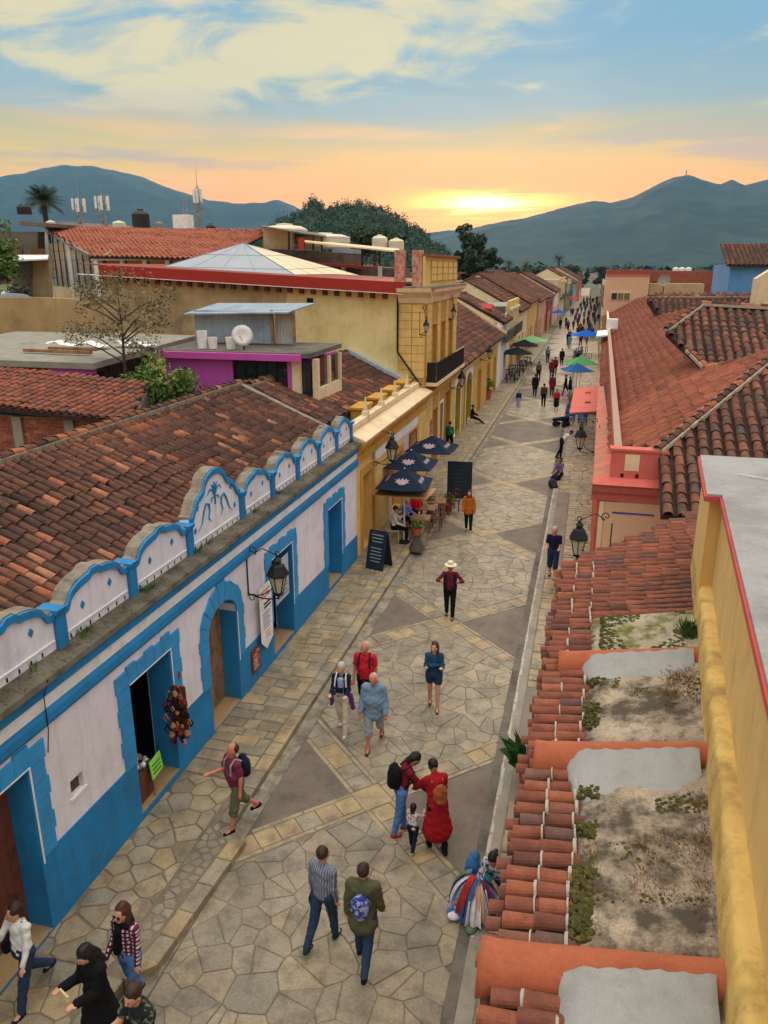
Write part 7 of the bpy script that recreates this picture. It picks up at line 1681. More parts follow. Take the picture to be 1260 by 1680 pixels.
# ================================================================ lanterns
def lantern(label, head, wall_x, group='wrought-iron street lanterns', s=1.0, sgn=1):
    """lantern head centred at `head` (bottom), bracket back to the wall plane"""
    hx, hy, hz = head; t = thing('street_lantern', label, 'street lamp', (hx, hy, hz), group)
    n = 6; ph = PI / 6
    MB().lathe([(.10 * s, 0), (.20 * s, .40 * s)], (hx, hy, hz + .06 * s), n, phase=ph).build('glass', GLASS, t)
    fr = MB()
    for k in range(n):
        a = ph + 2 * PI * k / n; fr.beam((hx + .10 * s * math.cos(a), hy + .10 * s * math.sin(a), hz + .05 * s), (hx + .205 * s * math.cos(a), hy + .205 * s * math.sin(a), hz + .48 * s), .022 * s, .022 * s)
    fr.lathe([(.02 * s, -.08 * s), (.05 * s, -.03 * s), (.11 * s, 0), (.12 * s, .05 * s), (.09 * s, .058 * s)], (hx, hy, hz), n, phase=ph); fr.build('frame', IRON, t)
    MB().lathe([(.25 * s, .46 * s), (.26 * s, .49 * s), (.20 * s, .60 * s), (.15 * s, .70 * s), (.09 * s, .74 * s), (.09 * s, .80 * s), (.11 * s, .82 * s), (.05 * s, .88 * s), (.015, .95 * s)], (hx, hy, hz), n, phase=ph).build('hood', IRON, t)
    w = wall_x; d = 1 if w < hx else -1; L_ = abs(hx - w); b = MB()
    def X(u): return w + d * u
    b.tube([(X(.02), hy, hz - .12), (X(.02), hy, hz + .85)], .016)
    arc = [(X(L_ * 1.0), hy, hz - .10 * s)] + [(X(L_ * (1 - i / 10)), hy, hz - .10 - .05 * math.sin(i / 10 * PI) + .04 * (i / 10) ** 2) for i in range(1, 11)]; b.tube(arc, .016)
    big = [(X(.08 + .0), hy, hz - .05), (X(.03 + .02), hy, hz + .2)] + [(X(.05 + .28 * math.sin(i / 8 * PI)), hy, hz + .2 + .9 * (i / 8)) for i in range(1, 9)]
    b.tube([(X(.05 + L_ * .9 * math.sin(a) ** 1.0), hy, hz + .45 - .75 * math.cos(a) * .75) for a in np.linspace(.15, PI * .62, 12)][::-1], .014)
    def curl(cx, cz, r0, turns, a0, dr=1): b.tube([(X(cx + r0 * (1 - i / 18) * math.cos(a0 + dr * i / 18 * turns * 2 * PI)), hy, cz + r0 * (1 - i / 18) * math.sin(a0 + dr * i / 18 * turns * 2 * PI)) for i in range(17)], .012, 5)
    curl(.12, hz - .16, .11, 1.3, .5); curl(.16, hz + 1.0, .12, 1.3, -1.2); curl(L_, hz + .98 * s, .08, 1.2, -1.5)
    b.tube([(X(.18), hy, hz + .92), (X(L_ * .55), hy, hz + 1.06), (X(L_), hy, hz + .94 * s)], .013)
    b.build('bracket', IRON, t); return t
p = AX(457, 975, -6.3); lantern('large black lantern on scrolled bracket by the hanging shop banners of the white house', (p.x, p.y, p.z), WX)
p = AX(643, 756, -6.35); lantern('black lantern on the ochre wall above the navy umbrellas', (p.x, p.y, p.z), WX)
p = AX(757, 634, -6.4); lantern('lantern on the wall between the lime-green arches', (p.x, p.y, p.z), WX, s=.95)
p = AX(803, 588, -6.4); lantern('small lantern near the end of the long tiled arch house', (p.x, p.y, p.z), WX, s=.9)
p = AY(947, 912, 17.2); lantern('black lantern on curled bracket in front of the peach gable corner', (p.x, p.y, p.z), xw(17.2) + .35, s=.92)
p = AY(951, 736, 27.0); lantern('black lantern hanging lower down the pink house front', (p.x, p.y, p.z), xw(27) + .0, s=.92)
for (px, py, y) in ((699, 545, 0), (744, 520, 0)):
    p = AX(px, py, -6.75); lantern(f'small wall lantern beside the upper {"left" if px < 720 else "right"} window of the two-storey yellow house', (p.x, p.y, p.z), WX, s=.6)

# ================================================================ furniture and signs
def parasol(label, loc, r, hgt, mat_, rz=0.0, square=True, logo=None, group='parasols over the cafe tables', pole=None):
    t = local_thing('parasol', label, 'parasol', loc, group, rz); MB().tube([(0, 0, 0), (0, 0, hgt + .55)], .028, 8).build('pole', pole or WHITET, t); MB().lathe([(.22, 0), (.22, .06), (.05, .1)], n=12).build('base', IRON, t)
    n = 4 if square else 8; vs = []; fs = []; R_ = r * (math.sqrt(2) if square else 1)
    m_ = 5
    for k in range(n):
        a0 = PI / 4 + 2 * PI * k / n; a1 = PI / 4 + 2 * PI * (k + 1) / n; c0 = Vector((math.cos(a0), math.sin(a0), 0)) * R_; c1 = Vector((math.cos(a1), math.sin(a1), 0)) * R_
        for i in range(m_ + 1):
            t_ = i / m_
            for j in range(m_ + 1):
                q = c0.lerp(c1, j / m_) * t_; sag = -.05 * math.sin(PI * j / m_) * t_; vs.append((q.x, q.y, hgt + .55 * (1 - t_) ** 1.1 - .03 * math.sin(PI * t_) + sag * .8))
    per = (m_ + 1) ** 2
    for k in range(n):
        for i in range(m_):
            for j in range(m_): b = k * per + i * (m_ + 1) + j; fs.append((b, b + m_ + 1, b + m_ + 2, b + 1))
    top = [list(v) for v in vs]; mb = MB(); mb.add([tuple(v) for v in vs], fs); mb.add([(v[0], v[1], v[2] - .02) for v in vs], [f[::-1] for f in fs])
    cn_ = mb.build('canopy', mat_, t, smooth_=False)
    rb = MB()
    for k in range(n): a = PI / 4 + 2 * PI * k / n; rb.beam((0, 0, hgt + .46), (R_ * .97 * math.cos(a), R_ * .97 * math.sin(a), hgt - .03), .02, .02)
    rb.build('ribs', IRON, t, kind='stuff')
    if logo:
        for k in range(n):
            a = PI / 4 + 2 * PI * (k + .5) / n; d = Vector((math.cos(a), math.sin(a), 0)); sd = Vector((-d.y, d.x, 0)); mb = MB()
            def on(u, v):
                q = d * v + sd * u; f = v / r; return (q.x, q.y, hgt + .55 * (1 - f) ** 1.1 - .03 * math.sin(PI * f) - .05 * math.cos(PI * u / (2 * r * max(f, .01)) ) * f * .8 + .035)
            if k % 2 == 0:                                            # eagle-like spread emblem
                c_ = r * .60; e_ = r * .28
                pts = [(0, .9), (.22, .35), (.55, .75), (.60, .38), (1.0, .5), (.72, .08), (1.0, -.2), (.55, -.25), (.35, -.7), (.12, -.45), (0, -.85)]; pts = pts + [(-a_, b_) for a_, b_ in pts[-2:0:-1]]
                ring = [on(u * e_ * 1.05, c_ - v * e_ * .75) for u, v in pts]; cc = on(0, c_); mb.add([cc] + ring, [(0, i + 1, (i + 1) % len(ring) + 1) for i in range(len(ring))])
            else:                                                     # a short line of script
                c_ = r * .68
                for i in range(6):
                    u0 = (-.42 + i * .14) * r; mb.add([on(u0, c_ - .05), on(u0 + .09 * r, c_ - .06 - .03 * (i % 2)), on(u0 + .10 * r, c_ + .05), on(u0 + .01, c_ + .05 + .03 * ((i + 1) % 2))], [(0, 1, 2, 3)])
            mb.build('emblem', logo, cn_)
    return t
NVU = cloth('parasol_navy', (26, 40, 58), scale=1.2); LOGO = M('pale_print', sr(170, 144, 150), .8, .05, 3)
parasol('nearest of three navy printed parasols at the ochre house', (-5.85, 25.3, .13), .88, 2.2, NVU, .06, True, LOGO); parasol('middle of three navy printed parasols, nearest the wall', (-6.15, 27.7, .13), .88, 2.3, NVU, .0, True, LOGO); parasol('farthest of three navy printed parasols, over the kerb', (-6.0, 31.0, .13), .95, 2.2, NVU, -.05, True, LOGO)
def table(label, loc, rz=0, col=None, w=.7, group='cafe tables', h=.74):
    t = local_thing('table', label, 'table', loc, group, rz); m = col or WOOD; MB().box(-w / 2, w / 2, -w / 2, w / 2, h - .04, h).build('tabletop', m, t)
    for sx in (-1, 1):
        for sy in (-1, 1): MB().box(sx * (w / 2 - .06) - .022, sx * (w / 2 - .06) + .022, sy * (w / 2 - .06) - .022, sy * (w / 2 - .06) + .022, 0, h - .04).build('leg', m, t)
    return t
def chair(label, loc, rz=0, col=None, group='cafe chairs'):
    t = local_thing('chair', label, 'chair', loc, group, rz); m = col or WOOD; MB().box(-.21, .21, -.21, .21, .43, .46).build('seat', m, t)
    b = MB(); b.box(-.21, .21, -.23, -.20, .78, .90).box(-.21, .21, -.23, -.20, .60, .68).box(-.21, -.18, -.23, -.20, .46, .9).box(.18, .21, -.23, -.20, .46, .9); b.build('backrest', m, t)
    for sx in (-1, 1):
        for sy in (-1, 1): MB().box(sx * .185 - .018, sx * .185 + .018, sy * .185 - .018, sy * .185 + .018, 0, .43).build('leg', m, t)
    return t
WIC = M('cream_wicker', sr(196, 182, 156), .85, .2, 20, coord='obj')
c1 = GZ(646, 888, .13); c2 = GZ(664, 872, .13)
chair('cream chair under the woman in white blouse', tuple(c1), D(-80), WIC); chair('cream chair under the man in blue shirt', tuple(c2), D(-110), WIC)
sitter('seated woman in white blouse and dark trousers nearest the A-board', c1, D(-80), WH, BK, HAIRR, 'short', female=True, arms=((.7, .1, 1.7), (.4, .1, .8)), tilt=.1)
sitter('seated man in blue shirt behind the woman in white blouse', c2, D(-110), cloth('periwinkle', (112, 130, 190)), BK, HAIRG, 'short', arms=((.4, .1, .9), (.4, .1, .9)))
c3 = GZ(682, 862, .13); chair('red-backed chair behind the seated couple', tuple(c3), D(180), REDT); sitter('person in bright red top seated deepest under the parasol', c3 + Vector((0, 0, .02)), D(180), RD, BK, HAIRK)
for k, (px, py) in enumerate(((700, 862), (690, 880), (716, 850))): table(f'{("wooden cafe table under the nearest parasol", "low wooden table beside the parasol pole", "wooden table below the brown valance")[k]}', tuple(GZ(px, py, .13)), .1 * k)
for k, (px, py) in enumerate(((715, 868), (728, 845), (742, 838))): chair(('dark wooden chair at the kerb end of the cafe', 'dark wooden chair in the middle of the cafe row', 'dark wooden chair by the tall blackboard')[k], tuple(GZ(px, py, .13)), D(90 + 20 * k), WOODD)
vl = thing('brown_cafe_valance', 'brown cloth strip strung under the parasol edge', 'awning', (-5.7, 25.6, 1.9)); a = AY(644, 822, 25.6); b = AY(735, 832, 25.2)
MB().slab([(-6.9, 24.6, 2.05), (-4.9, 24.5, 2.05), (-4.75, 25.6, 2.12), (-6.9, 25.7, 2.15)], .02).build('cloth', cloth('tan_canvas', (170, 128, 82), scale=2), vl)
# planters and pot stand at the kerb
def planter(label, loc, kind='stand', seed=0, s=1.0, group=None):
    t = local_thing('potted_plant', label, 'plant', loc, group); r = random.Random(seed)
    if kind == 'stand':
        mb = MB(); mb.lathe([(.3 * s, 0), (.26 * s, .12), (.10 * s, .5 * s), (.12 * s, .55 * s)], n=6); mb.build('stand', M('dark_stand', sr(84, 76, 70), .8, .2, 6, coord='obj'), t); z = .55 * s
    else: z = 0
    MB().lathe([(.13 * s, z), (.17 * s, z + .26 * s), (.15 * s, z + .26 * s), (.13 * s, z + .22 * s)], n=12).build('pot', TERR if kind != 'yellow' else YEL, t)
    V, T = leaf_cloud([(0, 0, z + .42 * s)], [.24 * s], 130, .05 * s, seed); o = bpy.data.objects.new('foliage', leaf_mesh('foliage', V, T, LF_G)); COL.objects.link(o); o.parent = t; return t
planter('potted plant on dark pyramid stand at the near kerb end of the cafe', tuple(GZ(684, 902, .13)), 'stand', 1)
planter('potted plant beside the cream cafe chair', tuple(GZ(706, 850, .13)), 'stand', 2, .8); planter('potted shrub next to the tall blackboard', tuple(GZ(735, 838, .13)), 'pot', 3, 1.2)
planter('tall green plant against the peach wall beyond the lime arches', tuple(GZ(797, 655, .13)), 'pot', 4, 2.6)
# A-board and tall blackboard with chalk lines
BOARD = M('chalkboard', sr(28, 44, 54), .7, .15, 3, coord='obj'); CHALK = M('chalk', sr(176, 186, 190), .9, .1, 9)
def aboard(label, loc, rz, w=.62, h=1.25):
    t = local_thing('sandwich_board', label, 'sign', loc, None, rz); f = .30
    for sg in (-1, 1):
        pf = Vector((0, sg * f, 0)); pt = Vector((0, sg * .03, h)); mb = MB(); mb.slab([(-w / 2, sg * f, 0), (w / 2, sg * f, 0), (w / 2, sg * .03, h), (-w / 2, sg * .03, h)], .03); b = mb.build('panel', BOARD, t)
        if sg < 0:
            for k in range(9):
                if k == 3: continue
                z = h * (.90 - .085 * k); y = -(f + (.03 - f) * z / h) - .012; ww = w * (.36 - .03 * (k % 3)); MB().beam((-ww, y, z), (ww, y, z), .012, .022).build('chalk_line', CHALK, b)
        MB().beam((-w / 2, sg * f, .0), (-w / 2, sg * .03, h), .04, .04).beam((w / 2, sg * f, .0), (w / 2, sg * .03, h), .04, .04).build('frame', BOARD, t)
    return t
aboard('dark chalk sandwich board standing on the pavement by the ochre door', tuple(GZ(622, 930, .13)), D(-18))
tb_ = local_thing('tall_blackboard', 'tall blank blackboard standing in the street beside the cafe kerb', 'sign', tuple(GZ(753, 822)), None, D(6))
MB().box(-.48, .48, -.03, .03, .12, 1.7).build('board', BOARD, tb_); MB().box(-.52, -.482, -.04, .04, 0, 1.74).box(.482, .52, -.04, .04, 0, 1.74).box(-.48, .48, -.04, .04, 1.702, 1.74).build('frame', IRON, tb_)
for k in range(7): MB().box(-.34 + .05 * (k % 2), .3 - .06 * (k % 3), -.036, -.031, .35 + .17 * k, .365 + .17 * k).build('chalk_line', M('faint_chalk', sr(70, 86, 96), .9), tb_)
# shop banners hanging on the white house: long poster and square banner, framed picture
def text(body, loc, size, mat_, parent, rot, name='lettering', ext=.003):
    cu = bpy.data.curves.new(name, 'FONT'); cu.body = body; cu.size = size; cu.extrude = ext; cu.align_x = 'CENTER'; cu.materials.append(mat_); tmp = bpy.data.objects.new(name, cu); o = bpy.data.objects.new(name, bpy.data.meshes.new_from_object(tmp)); bpy.data.objects.remove(tmp); COL.objects.link(o); o.parent = parent; o.location = Vector(loc) - Vector(ORI.get(parent, (0, 0, 0))); o.rotation_euler = rot; return o
INK = M('black_ink', (.02, .02, .02), .8, 0, 1); INKR = M('red_ink', sr(200, 90, 80), .8, 0, 1)
def facex(px, py, x): return AX(px, py, x)
pb = thing('long_banner', 'long white paper banner with pointed foot, red heading and black lettering beside the shop door', 'banner', (WX + .1, 15.2, 1.8))
mb = MB(); x = WX + .12; y0_, y1_ = 15.12, 15.82; mb.prism([(y0_, 1.05), ((y0_ + y1_) / 2 - .05, .78), (y1_, .95), (y1_, 2.42), (y0_, 2.42)], 'x', x, x + .008); mb.build('paper', WHITET, pb)
RX_ = (rad(90), 0, rad(90))
for k, (tx, sz, z, mm) in enumerate((('AMBAR', .17, 2.2, INKR), ('MUSEO', .12, 2.06, INKR), ('TIENDA', .15, 1.84, INK), ('ARTE', .12, 1.70, INK), ('textil', .10, 1.30, INKR), ('abierto', .10, 1.16, INKR))): pass
for k in range(3): MB().box(x + .009, x + .012, y0_ + .08, y1_ - .1 - .05 * (k % 2), 2.26 - k * .075, 2.295 - k * .075).build('red_line', INKR, pb)
for k in range(2): MB().box(x + .009, x + .012, y0_ + .24, y1_ - .08, 1.92 - k * .09, 1.97 - k * .09).build('black_line', INK, pb)
MB().lathe([(.045, 0), (.045, .004)], (0, 0, 0), 12).build('dot', INK, pb).location = (0, 0, 0)
for k in range(8): MB().box(x + .009, x + .012, y0_ + .14, y1_ - .12 - .06 * (k % 3), 1.70 - k * .055, 1.718 - k * .055).build('fine_line', M('blue_ink', sr(110, 120, 150), .8), pb)
for k in range(3): MB().box(x + .009, x + .012, y0_ + .24, y1_ - .18, 1.2 - k * .07, 1.22 - k * .07).build('red_line', INKR, pb)
pq = thing('square_banner', 'hanging white cloth banner with large black figures in the shop doorway', 'banner', (WX + .1, 16.8, 2.2))
MB().box(WX + .06, WX + .07, 16.22, 17.1, 1.52, 2.62).build('cloth', M('grey_white_cloth', sr(186, 184, 196), .9, .05, 3), pq)
for k in range(5): MB().box(WX + .071, WX + .074, 16.3 + .0 * k, 17.05 - .1 * (k % 2), 2.02 - k * .1, 2.05 - k * .1).build('text_line', M('grey_ink', sr(96, 96, 110), .8), pq)
text('53', (WX + .074, 16.68, 2.2), .34, INK, pq, RX_, 'large_figures'); 
pf = thing('framed_picture', 'small dark red framed picture leaning low on the blue dado', 'picture', (WX + .05, 14.9, .7)); MB().box(WX + .016, WX + .05, 14.72, 15.18, .42, 1.02).build('frame', WOODD, pf); MB().box(WX + .051, WX + .056, 14.77, 15.13, .48, .96).build('print', MATS['red_woven'], pf)
# goods at the shop door
gd = thing('hanging_goods', 'cluster of dark beaded necklaces and bags hanging at the open shop door', 'merchandise', (WX + .1, 11.0, 1.8)); r = random.Random(6)
GM = [cloth('goods_dark', (46, 30, 34)), cloth('goods_red', (122, 44, 44)), cloth('goods_tan', (168, 112, 80)), cloth('goods_bl', (24, 24, 30))]
for k in range(70):
    z = r.uniform(1.05, 2.05); y = 11.12 + r.uniform(-.28, .22) * (1.1 - abs(z - 1.5) * .7); x = WX + .02 + r.uniform(0, .34); mb = MB(); s_ = r.uniform(.03, .075)
    if k % 3 == 0: mb.tube([(x, y, z + s_ * 2), (x + s_, y, z), (x, y + s_ * .5, z - s_ * 1.6), (x - s_, y, z), (x, y, z + s_ * 2)], .014, 5)
    else: mb.lathe([(s_ * .4, -s_), (s_, 0), (s_ * .5, s_ * 1.1)], (x, y, z), 7)
    mb.build('trinket', GM[r.randrange(4)], gd)
MB().box(WX + .02, WX + .3, 11.26, 11.29, 1.0, 2.1).build('display_rack', WOODD, gd)
bsk = thing('trinket_stand', 'low stand heaped with pale and green trinkets inside the shop door', 'display stand', (WX - .3, 10.35, .25)); MB().box(WX - .5, WX - .12, 10.1, 10.6, .26, .85).build('box', WOODD, bsk)
for k in range(60): 
    s_ = r.uniform(.02, .05); MB().lathe([(s_ * .6, -s_), (s_, 0), (s_ * .4, s_)], (WX - .3 + r.uniform(-.18, .18), 10.35 + r.uniform(-.24, .24), .88 + r.uniform(0, .12)), 6).build('trinket', [WHITET, GRN, GM[2], LV][k % 4], bsk)
gs = thing('green_sign', 'small bright green handwritten card on a stick in the shop doorway', 'sign', (WX - .05, 10.55, .25)); m2 = MB(); m2.hexa([(WX - .02, 10.42, .62), (WX, 10.42, .62), (WX, 10.78, .66), (WX - .02, 10.78, .66), (WX - .05, 10.40, .98), (WX - .03, 10.40, .98), (WX - .03, 10.76, 1.02), (WX - .05, 10.76, 1.02)]); m2.build('card', M('lime_card', sr(150, 230, 90), .8, .03, 2), gs); MB().tube([(WX - .03, 10.48, .25), (WX - .03, 10.48, .63)], .015).build('stick', WOOD, gs)
for k in range(3): MB().box(WX - .012 - .01 * k, WX + .004 - .008 * k, 10.46, 10.72, .72 + .08 * k, .735 + .08 * k).build('ink_line', INK, gs)
rs_ = MB(); rs_.box(WX + .036, WX + .045, 11.5, 11.58, 2.1, 2.24); tag(rs_.build('small_red_plate', REDT), 'small red number plate on the quoins beside the open shop', 'sign')

# ================================================================ textile seller
ts = GZ(782, 1496, 0)
h_ = thing('textile_heap', 'heap of colourful folded shawls and scarves carried low beside the gutter', 'textiles', (ts.x, ts.y, 0)); r = random.Random(15)
TC = [cloth('tx_white', (214, 212, 220)), cloth('tx_blue', (60, 110, 160)), cloth('tx_sky', (120, 160, 200)), cloth('tx_red', (170, 50, 50)), cloth('tx_pink', (190, 130, 170)), cloth('tx_teal', (40, 110, 120)), cloth('tx_sand', (190, 160, 130)), printed('tx_print', (70, 90, 140), (200, 200, 210), 18), cloth('tx_green', (100, 120, 100)), cloth('tx_plum', (90, 50, 80))]
Pc, Qc = sdf([('e', (0, 0, .36), (.29, .29, .38)), ('e', (-.2, -.1, .2), (.22, .24, .22)), ('e', (.24, -.05, .24), (.2, .22, .24))], .03, .06); o = bpy.data.objects.new('shawl_core', mesh_np('shawl_core', Pc, Qc, [TC[7]])); COL.objects.link(o); o.parent = h_
h_.scale = (.86,) * 3
for k in range(26):
    a = -PI / 2 + r.uniform(-1.7, 1.7) if k > 0 else -PI / 2; w = r.uniform(.08, .15) if k else .17; cm = TC[k % 10] if k else TC[0]; top = Vector((.10 * math.cos(a), .10 * math.sin(a) - .02, .9 - r.uniform(0, .18))); r1 = r.uniform(.36, .48) if k else .50; zb_ = r.uniform(.03, .3) if k else .16
    sd = Vector((-math.sin(a), math.cos(a), 0)); vs = []; n = 7
    for i in range(n + 1):
        t_ = i / n; rr = .12 + (r1 - .12) * math.sin(t_ * PI / 2) ** .8; z = top.z + (zb_ - top.z) * t_ ** 1.3
        for j in range(5):
            u = (j / 4 - .5) * w * (1 + t_ * .7); q = Vector((math.cos(a) * rr, math.sin(a) * rr, z)) + sd * u; q += Vector((math.cos(a), math.sin(a), 0)) * (.022 * math.cos(j * PI)) * (t_ + .3); vs.append(tuple(q))
    m2 = MB(); F_ = [(i * 5 + j, i * 5 + j + 1, (i + 1) * 5 + j + 1, (i + 1) * 5 + j) for i in range(n) for j in range(4)]; m2.add(vs, F_); m2.add([(x * .96, y * .96, z - .01) for x, y, z in vs], [f[::-1] for f in F_])
    ORI[h_] = (0, 0, 0); m2.build('shawl', cm, h_)
Pc, Qc = sdf([('e', (-.14, .26, .66), (.14, .13, .34)), ('e', (-.10, .3, .95), (.08, .08, .1))], .025, .05, .005); o = bpy.data.objects.new('rolled_shawls', mesh_np('rolled_shawls', Pc, Qc, [TC[1]])); COL.objects.link(o); o.parent = h_
for k in range(9):
    a = r.uniform(0, 6.28); Pc, Qc = sdf([('e', (0, 0, 0), (.14, .10, .07))], .025, .02); o = bpy.data.objects.new('folded_cloth', mesh_np('folded_cloth', Pc, Qc, [TC[(k * 3) % 10]])); COL.objects.link(o); o.parent = h_; o.location = (.40 * math.cos(a), -.1 + .36 * math.sin(a), .09); o.rotation_euler = (0, 0, a)
person('squatting textile seller with black ponytail behind the shawl heap', (ts.x + .26, ts.y + .34, -.62), D(170), 1.55, female=True, skin=SKIN_M, hair=HAIRK, hair_style='pony', top=printed('vendor_print', (190, 190, 200), (60, 70, 90), 16), bottom=NV, shoes=BK, legs=((1.3, 2.2), (1.3, 2.2)), arms=((.6, .2, .6), (.6, .2, .6)), lean=.35, tilt=.2, res=.02).location = (ts.x + .24, ts.y + .36, 0)
# plant in a pot at the near pavement
t = local_thing('potted_grass', 'spiky green plant in clay pot between the eaves and the gutter', 'plant', tuple(GZ(862, 1282, .085)))
MB().lathe([(.11, 0), (.15, .24), (.13, .24), (.11, .2)], n=14).build('pot', TERR, t)
r = random.Random(2); mb = MB()
for k in range(220):
    a = r.uniform(0, 6.28); l = r.uniform(.35, .75); b = .08 * r.random(); q = Vector((math.cos(a), math.sin(a), 0)); sd = Vector((-q.y, q.x, 0)) * .006; p0 = q * b + Vector((0, 0, .2)); p1 = q * (b + l * .25) + Vector((0, 0, .2 + l * .75)); p2 = q * (b + l * .62) + Vector((0, 0, .2 + l * (.95 if k % 3 else .6)))
    mb.add([tuple(p0 - sd), tuple(p0 + sd), tuple(p1 + sd * .9), tuple(p2), tuple(p1 - sd * .9)], [(0, 1, 2, 3, 4)], 0, r.random())
mb.build('leaves', M('blade_leaves', (0, 0, 0), .6, .2, 8, coord='obj', pal=[sr(24, 60, 26), sr(46, 96, 40), sr(76, 124, 54)]), t, kind='stuff')
# ================================================================ stalls, parasols and sellers farther up
ps = cloth('parasol_green', (84, 150, 84), scale=1.2); pbm = cloth('parasol_blue', (44, 90, 150), scale=1.2); pbb = cloth('parasol_bright_blue', (32, 90, 190), scale=1.2); pbk = cloth('parasol_black', (30, 30, 34), scale=1.2)
parasol('green parasol at the pink house wall, behind the blue one', tuple(GZ(950, 640)) , 1.25, 2.2, ps, .2, True); parasol('blue parasol in front of the green one at the stall', tuple(GZ(944, 652)), 1.05, 2.1, pbm, .3, True)
parasol('bright blue parasol farther up the right side of the street', tuple(GZ(960, 585)), 1.7, 2.4, pbb, .1, True)
parasol('left black parasol on the far left terrace', tuple(GZ(846, 622, .13)), 1.3, 2.3, pbk, .2); parasol('right black parasol on the far left terrace', tuple(GZ(858, 608, .13)), 1.3, 2.4, pbk, .1); parasol('pale green parasol beyond the black ones', tuple(GZ(870, 596, .13)), 1.6, 2.3, cloth('parasol_pale_green', (120, 170, 110)), 0)
parasol('small blue parasol far up the left pavement', tuple(GZ(915, 536, .13)), 1.2, 2.3, pbb, 0); parasol('red parasol at the edge of the distant crowd', tuple(GZ(936, 508)), 2.2, 2.6, cloth('parasol_red', (200, 60, 70)), 0)
for k, (px, py) in enumerate(((838, 628), (846, 618), (852, 612), (858, 604), (864, 598), (842, 612))):
    table(f'dark terrace table number {"one two three four five six".split()[k]} counted away from the camera on the far left terrace'.replace('number ', ''), tuple(GZ(px, py, .13)), 0, IRON, .8, 'dark terrace tables')
for k, (px, py) in enumerate(((833, 622), (843, 625), (850, 606), (855, 616), (862, 606), (868, 600))): chair('dark chair on the far left terrace under black parasols', tuple(GZ(px, py, .13)), k, IRON, 'dark terrace chairs')
ft = thing('front_canopy', 'flat coral-red shop canopy projecting from the pink house front', 'awning', (0, 54, 2.6)); A_ = GZ(936, 678, 2.4); a = AY(934, 678, 36.5); 
zc_ = 2.5; yy0 = GZ(955, 678, zc_).y; yy1 = GZ(958, 637, zc_).y
MB().slab([(GZ(934, 678, zc_).x, yy0, zc_), (xw(yy0) - .02, yy0, zc_ + .15), (xw(yy1) - .02, yy1, zc_ + .15), (GZ(942, 637, zc_).x, yy1, zc_)], .06).build('canopy', PINKW, ft)
for q in (.3, .7): y_ = yy0 + (yy1 - yy0) * q; MB().slab([(.05, y_, zc_ + .13), (.35, y_, zc_ + .16), (.35, y_ + .25, zc_ + .16), (.05, y_ + .25, zc_ + .13)], .01).build('slot', BLACK, ft)

BLC = M('blue_painted_chair', sr(30, 90, 150), .6, .1, 3)
for k in range(8): chair(f'blue chair {("nearest the canopy", "second from the canopy", "third from the canopy", "fourth from the canopy")[k // 2]}, {"street" if k % 2 else "wall"} side, at the plant stall', (-.75 + .75 * (k % 2), yy1 + .8 + .9 * (k // 2), .085), k, BLC, 'blue chairs at the plant stall')
for k in range(6): planter(f'leafy potted plant {("nearest", "second", "third", "fourth", "fifth", "farthest")[k]} in the row behind the blue chairs', (-.8 + .3 * k, yy1 + 4.6 + .1 * k, .085), 'stand', 20 + k, 1.3, 'plants behind the blue chairs')
for k, (px, py) in enumerate(((950, 600), (958, 596), (948, 586), (956, 580), (962, 590))): table(('small table left under', 'small table right under', 'small table left behind', 'small table centre behind', 'small table right beside')[k] + ' the bright blue parasol', tuple(GZ(px, py)), .3, IRON, .9, 'tables at the blue parasol')
for k in range(7): sitter(f'seated guest in {("white", "navy", "red", "grey", "black", "teal", "olive")[k]} at the blue parasol tables', (-.6 - .3 * (k % 3), 76 + 2.1 * k, 0), k * 1.3, (WH, NV, RD, GY, BK, TQ, OL)[k], BK, HAIRK, near=False, res=.045, skin=SKIN_M)
# sellers on the ground and a pushcart
sg = GZ(918, 786); sitter('woman in dark shawl seated on the ground with a wide navy skirt', (sg.x, sg.y, 0), D(150), cloth('lilac_shawl', (120, 100, 130)), None, HAIRK, 'bob', z=.16, res=.026, skin=SKIN_M, skirt=NV, legs=((1.2, .6), (1.3, .7)), female=True, shoes=None)
sp2 = GZ(906, 800); o = local_thing('market_bundle', 'dark bundle of goods set down before the seated woman in the navy skirt', 'bundle', (sp2.x, sp2.y, 0)); Pc, Qc = sdf([('e', (0, 0, .2), (.2, .18, .22)), ('e', (.1, -.12, .12), (.16, .14, .14))], .03, .05); q = bpy.data.objects.new('cloth', mesh_np('cloth', Pc, Qc, [cloth('bundle', (60, 54, 62))])); COL.objects.link(q); q.parent = o
sg = GZ(920, 752); person('bending man in white shirt and black trousers beside the pushcart', (sg.x, sg.y, 0), D(-70), 1.66, near=False, res=.028, hair=HAIRK, top=WH, bottom=BK, shoes=BK, legs=((.1, .2), (-.2, .3)), arms=((.9, .1, .5), (.9, .1, .5)), lean=.7, tilt=.2, skin=SKIN_M)
ct = local_thing('pushcart', 'low wheeled cart with dark blue folded load parked in the street', 'cart', (GZ(922, 700).x, GZ(922, 700).y, 0), None, D(-20), .62)
MB().box(-.8, .6, -.4, .4, .42, .5).build('bed', IRON, ct)
for sx in (-.6, .4):
    for sy in (-.45, .45): w = MB().tube([(sx, sy - .02, .28), (sx, sy + .02, .28)], .28, 16).build('wheel', IRON, ct)
Pc, Qc = sdf([('c', np.array([-.9, 0, .62]), np.array([.5, 0, .95]), .16, .22, (1, 1.5)), ('e', (.3, 0, .7), (.4, .36, .26))], .04, .08); q = bpy.data.objects.new('covered_load', mesh_np('covered_load', Pc, Qc, [NV])); COL.objects.link(q); q.parent = ct; MB().tube([(.6, -.3, .5), (1.0, -.3, .95), (1.0, .3, .95), (.6, .3, .5)], .02).build('handle', IRON, ct)
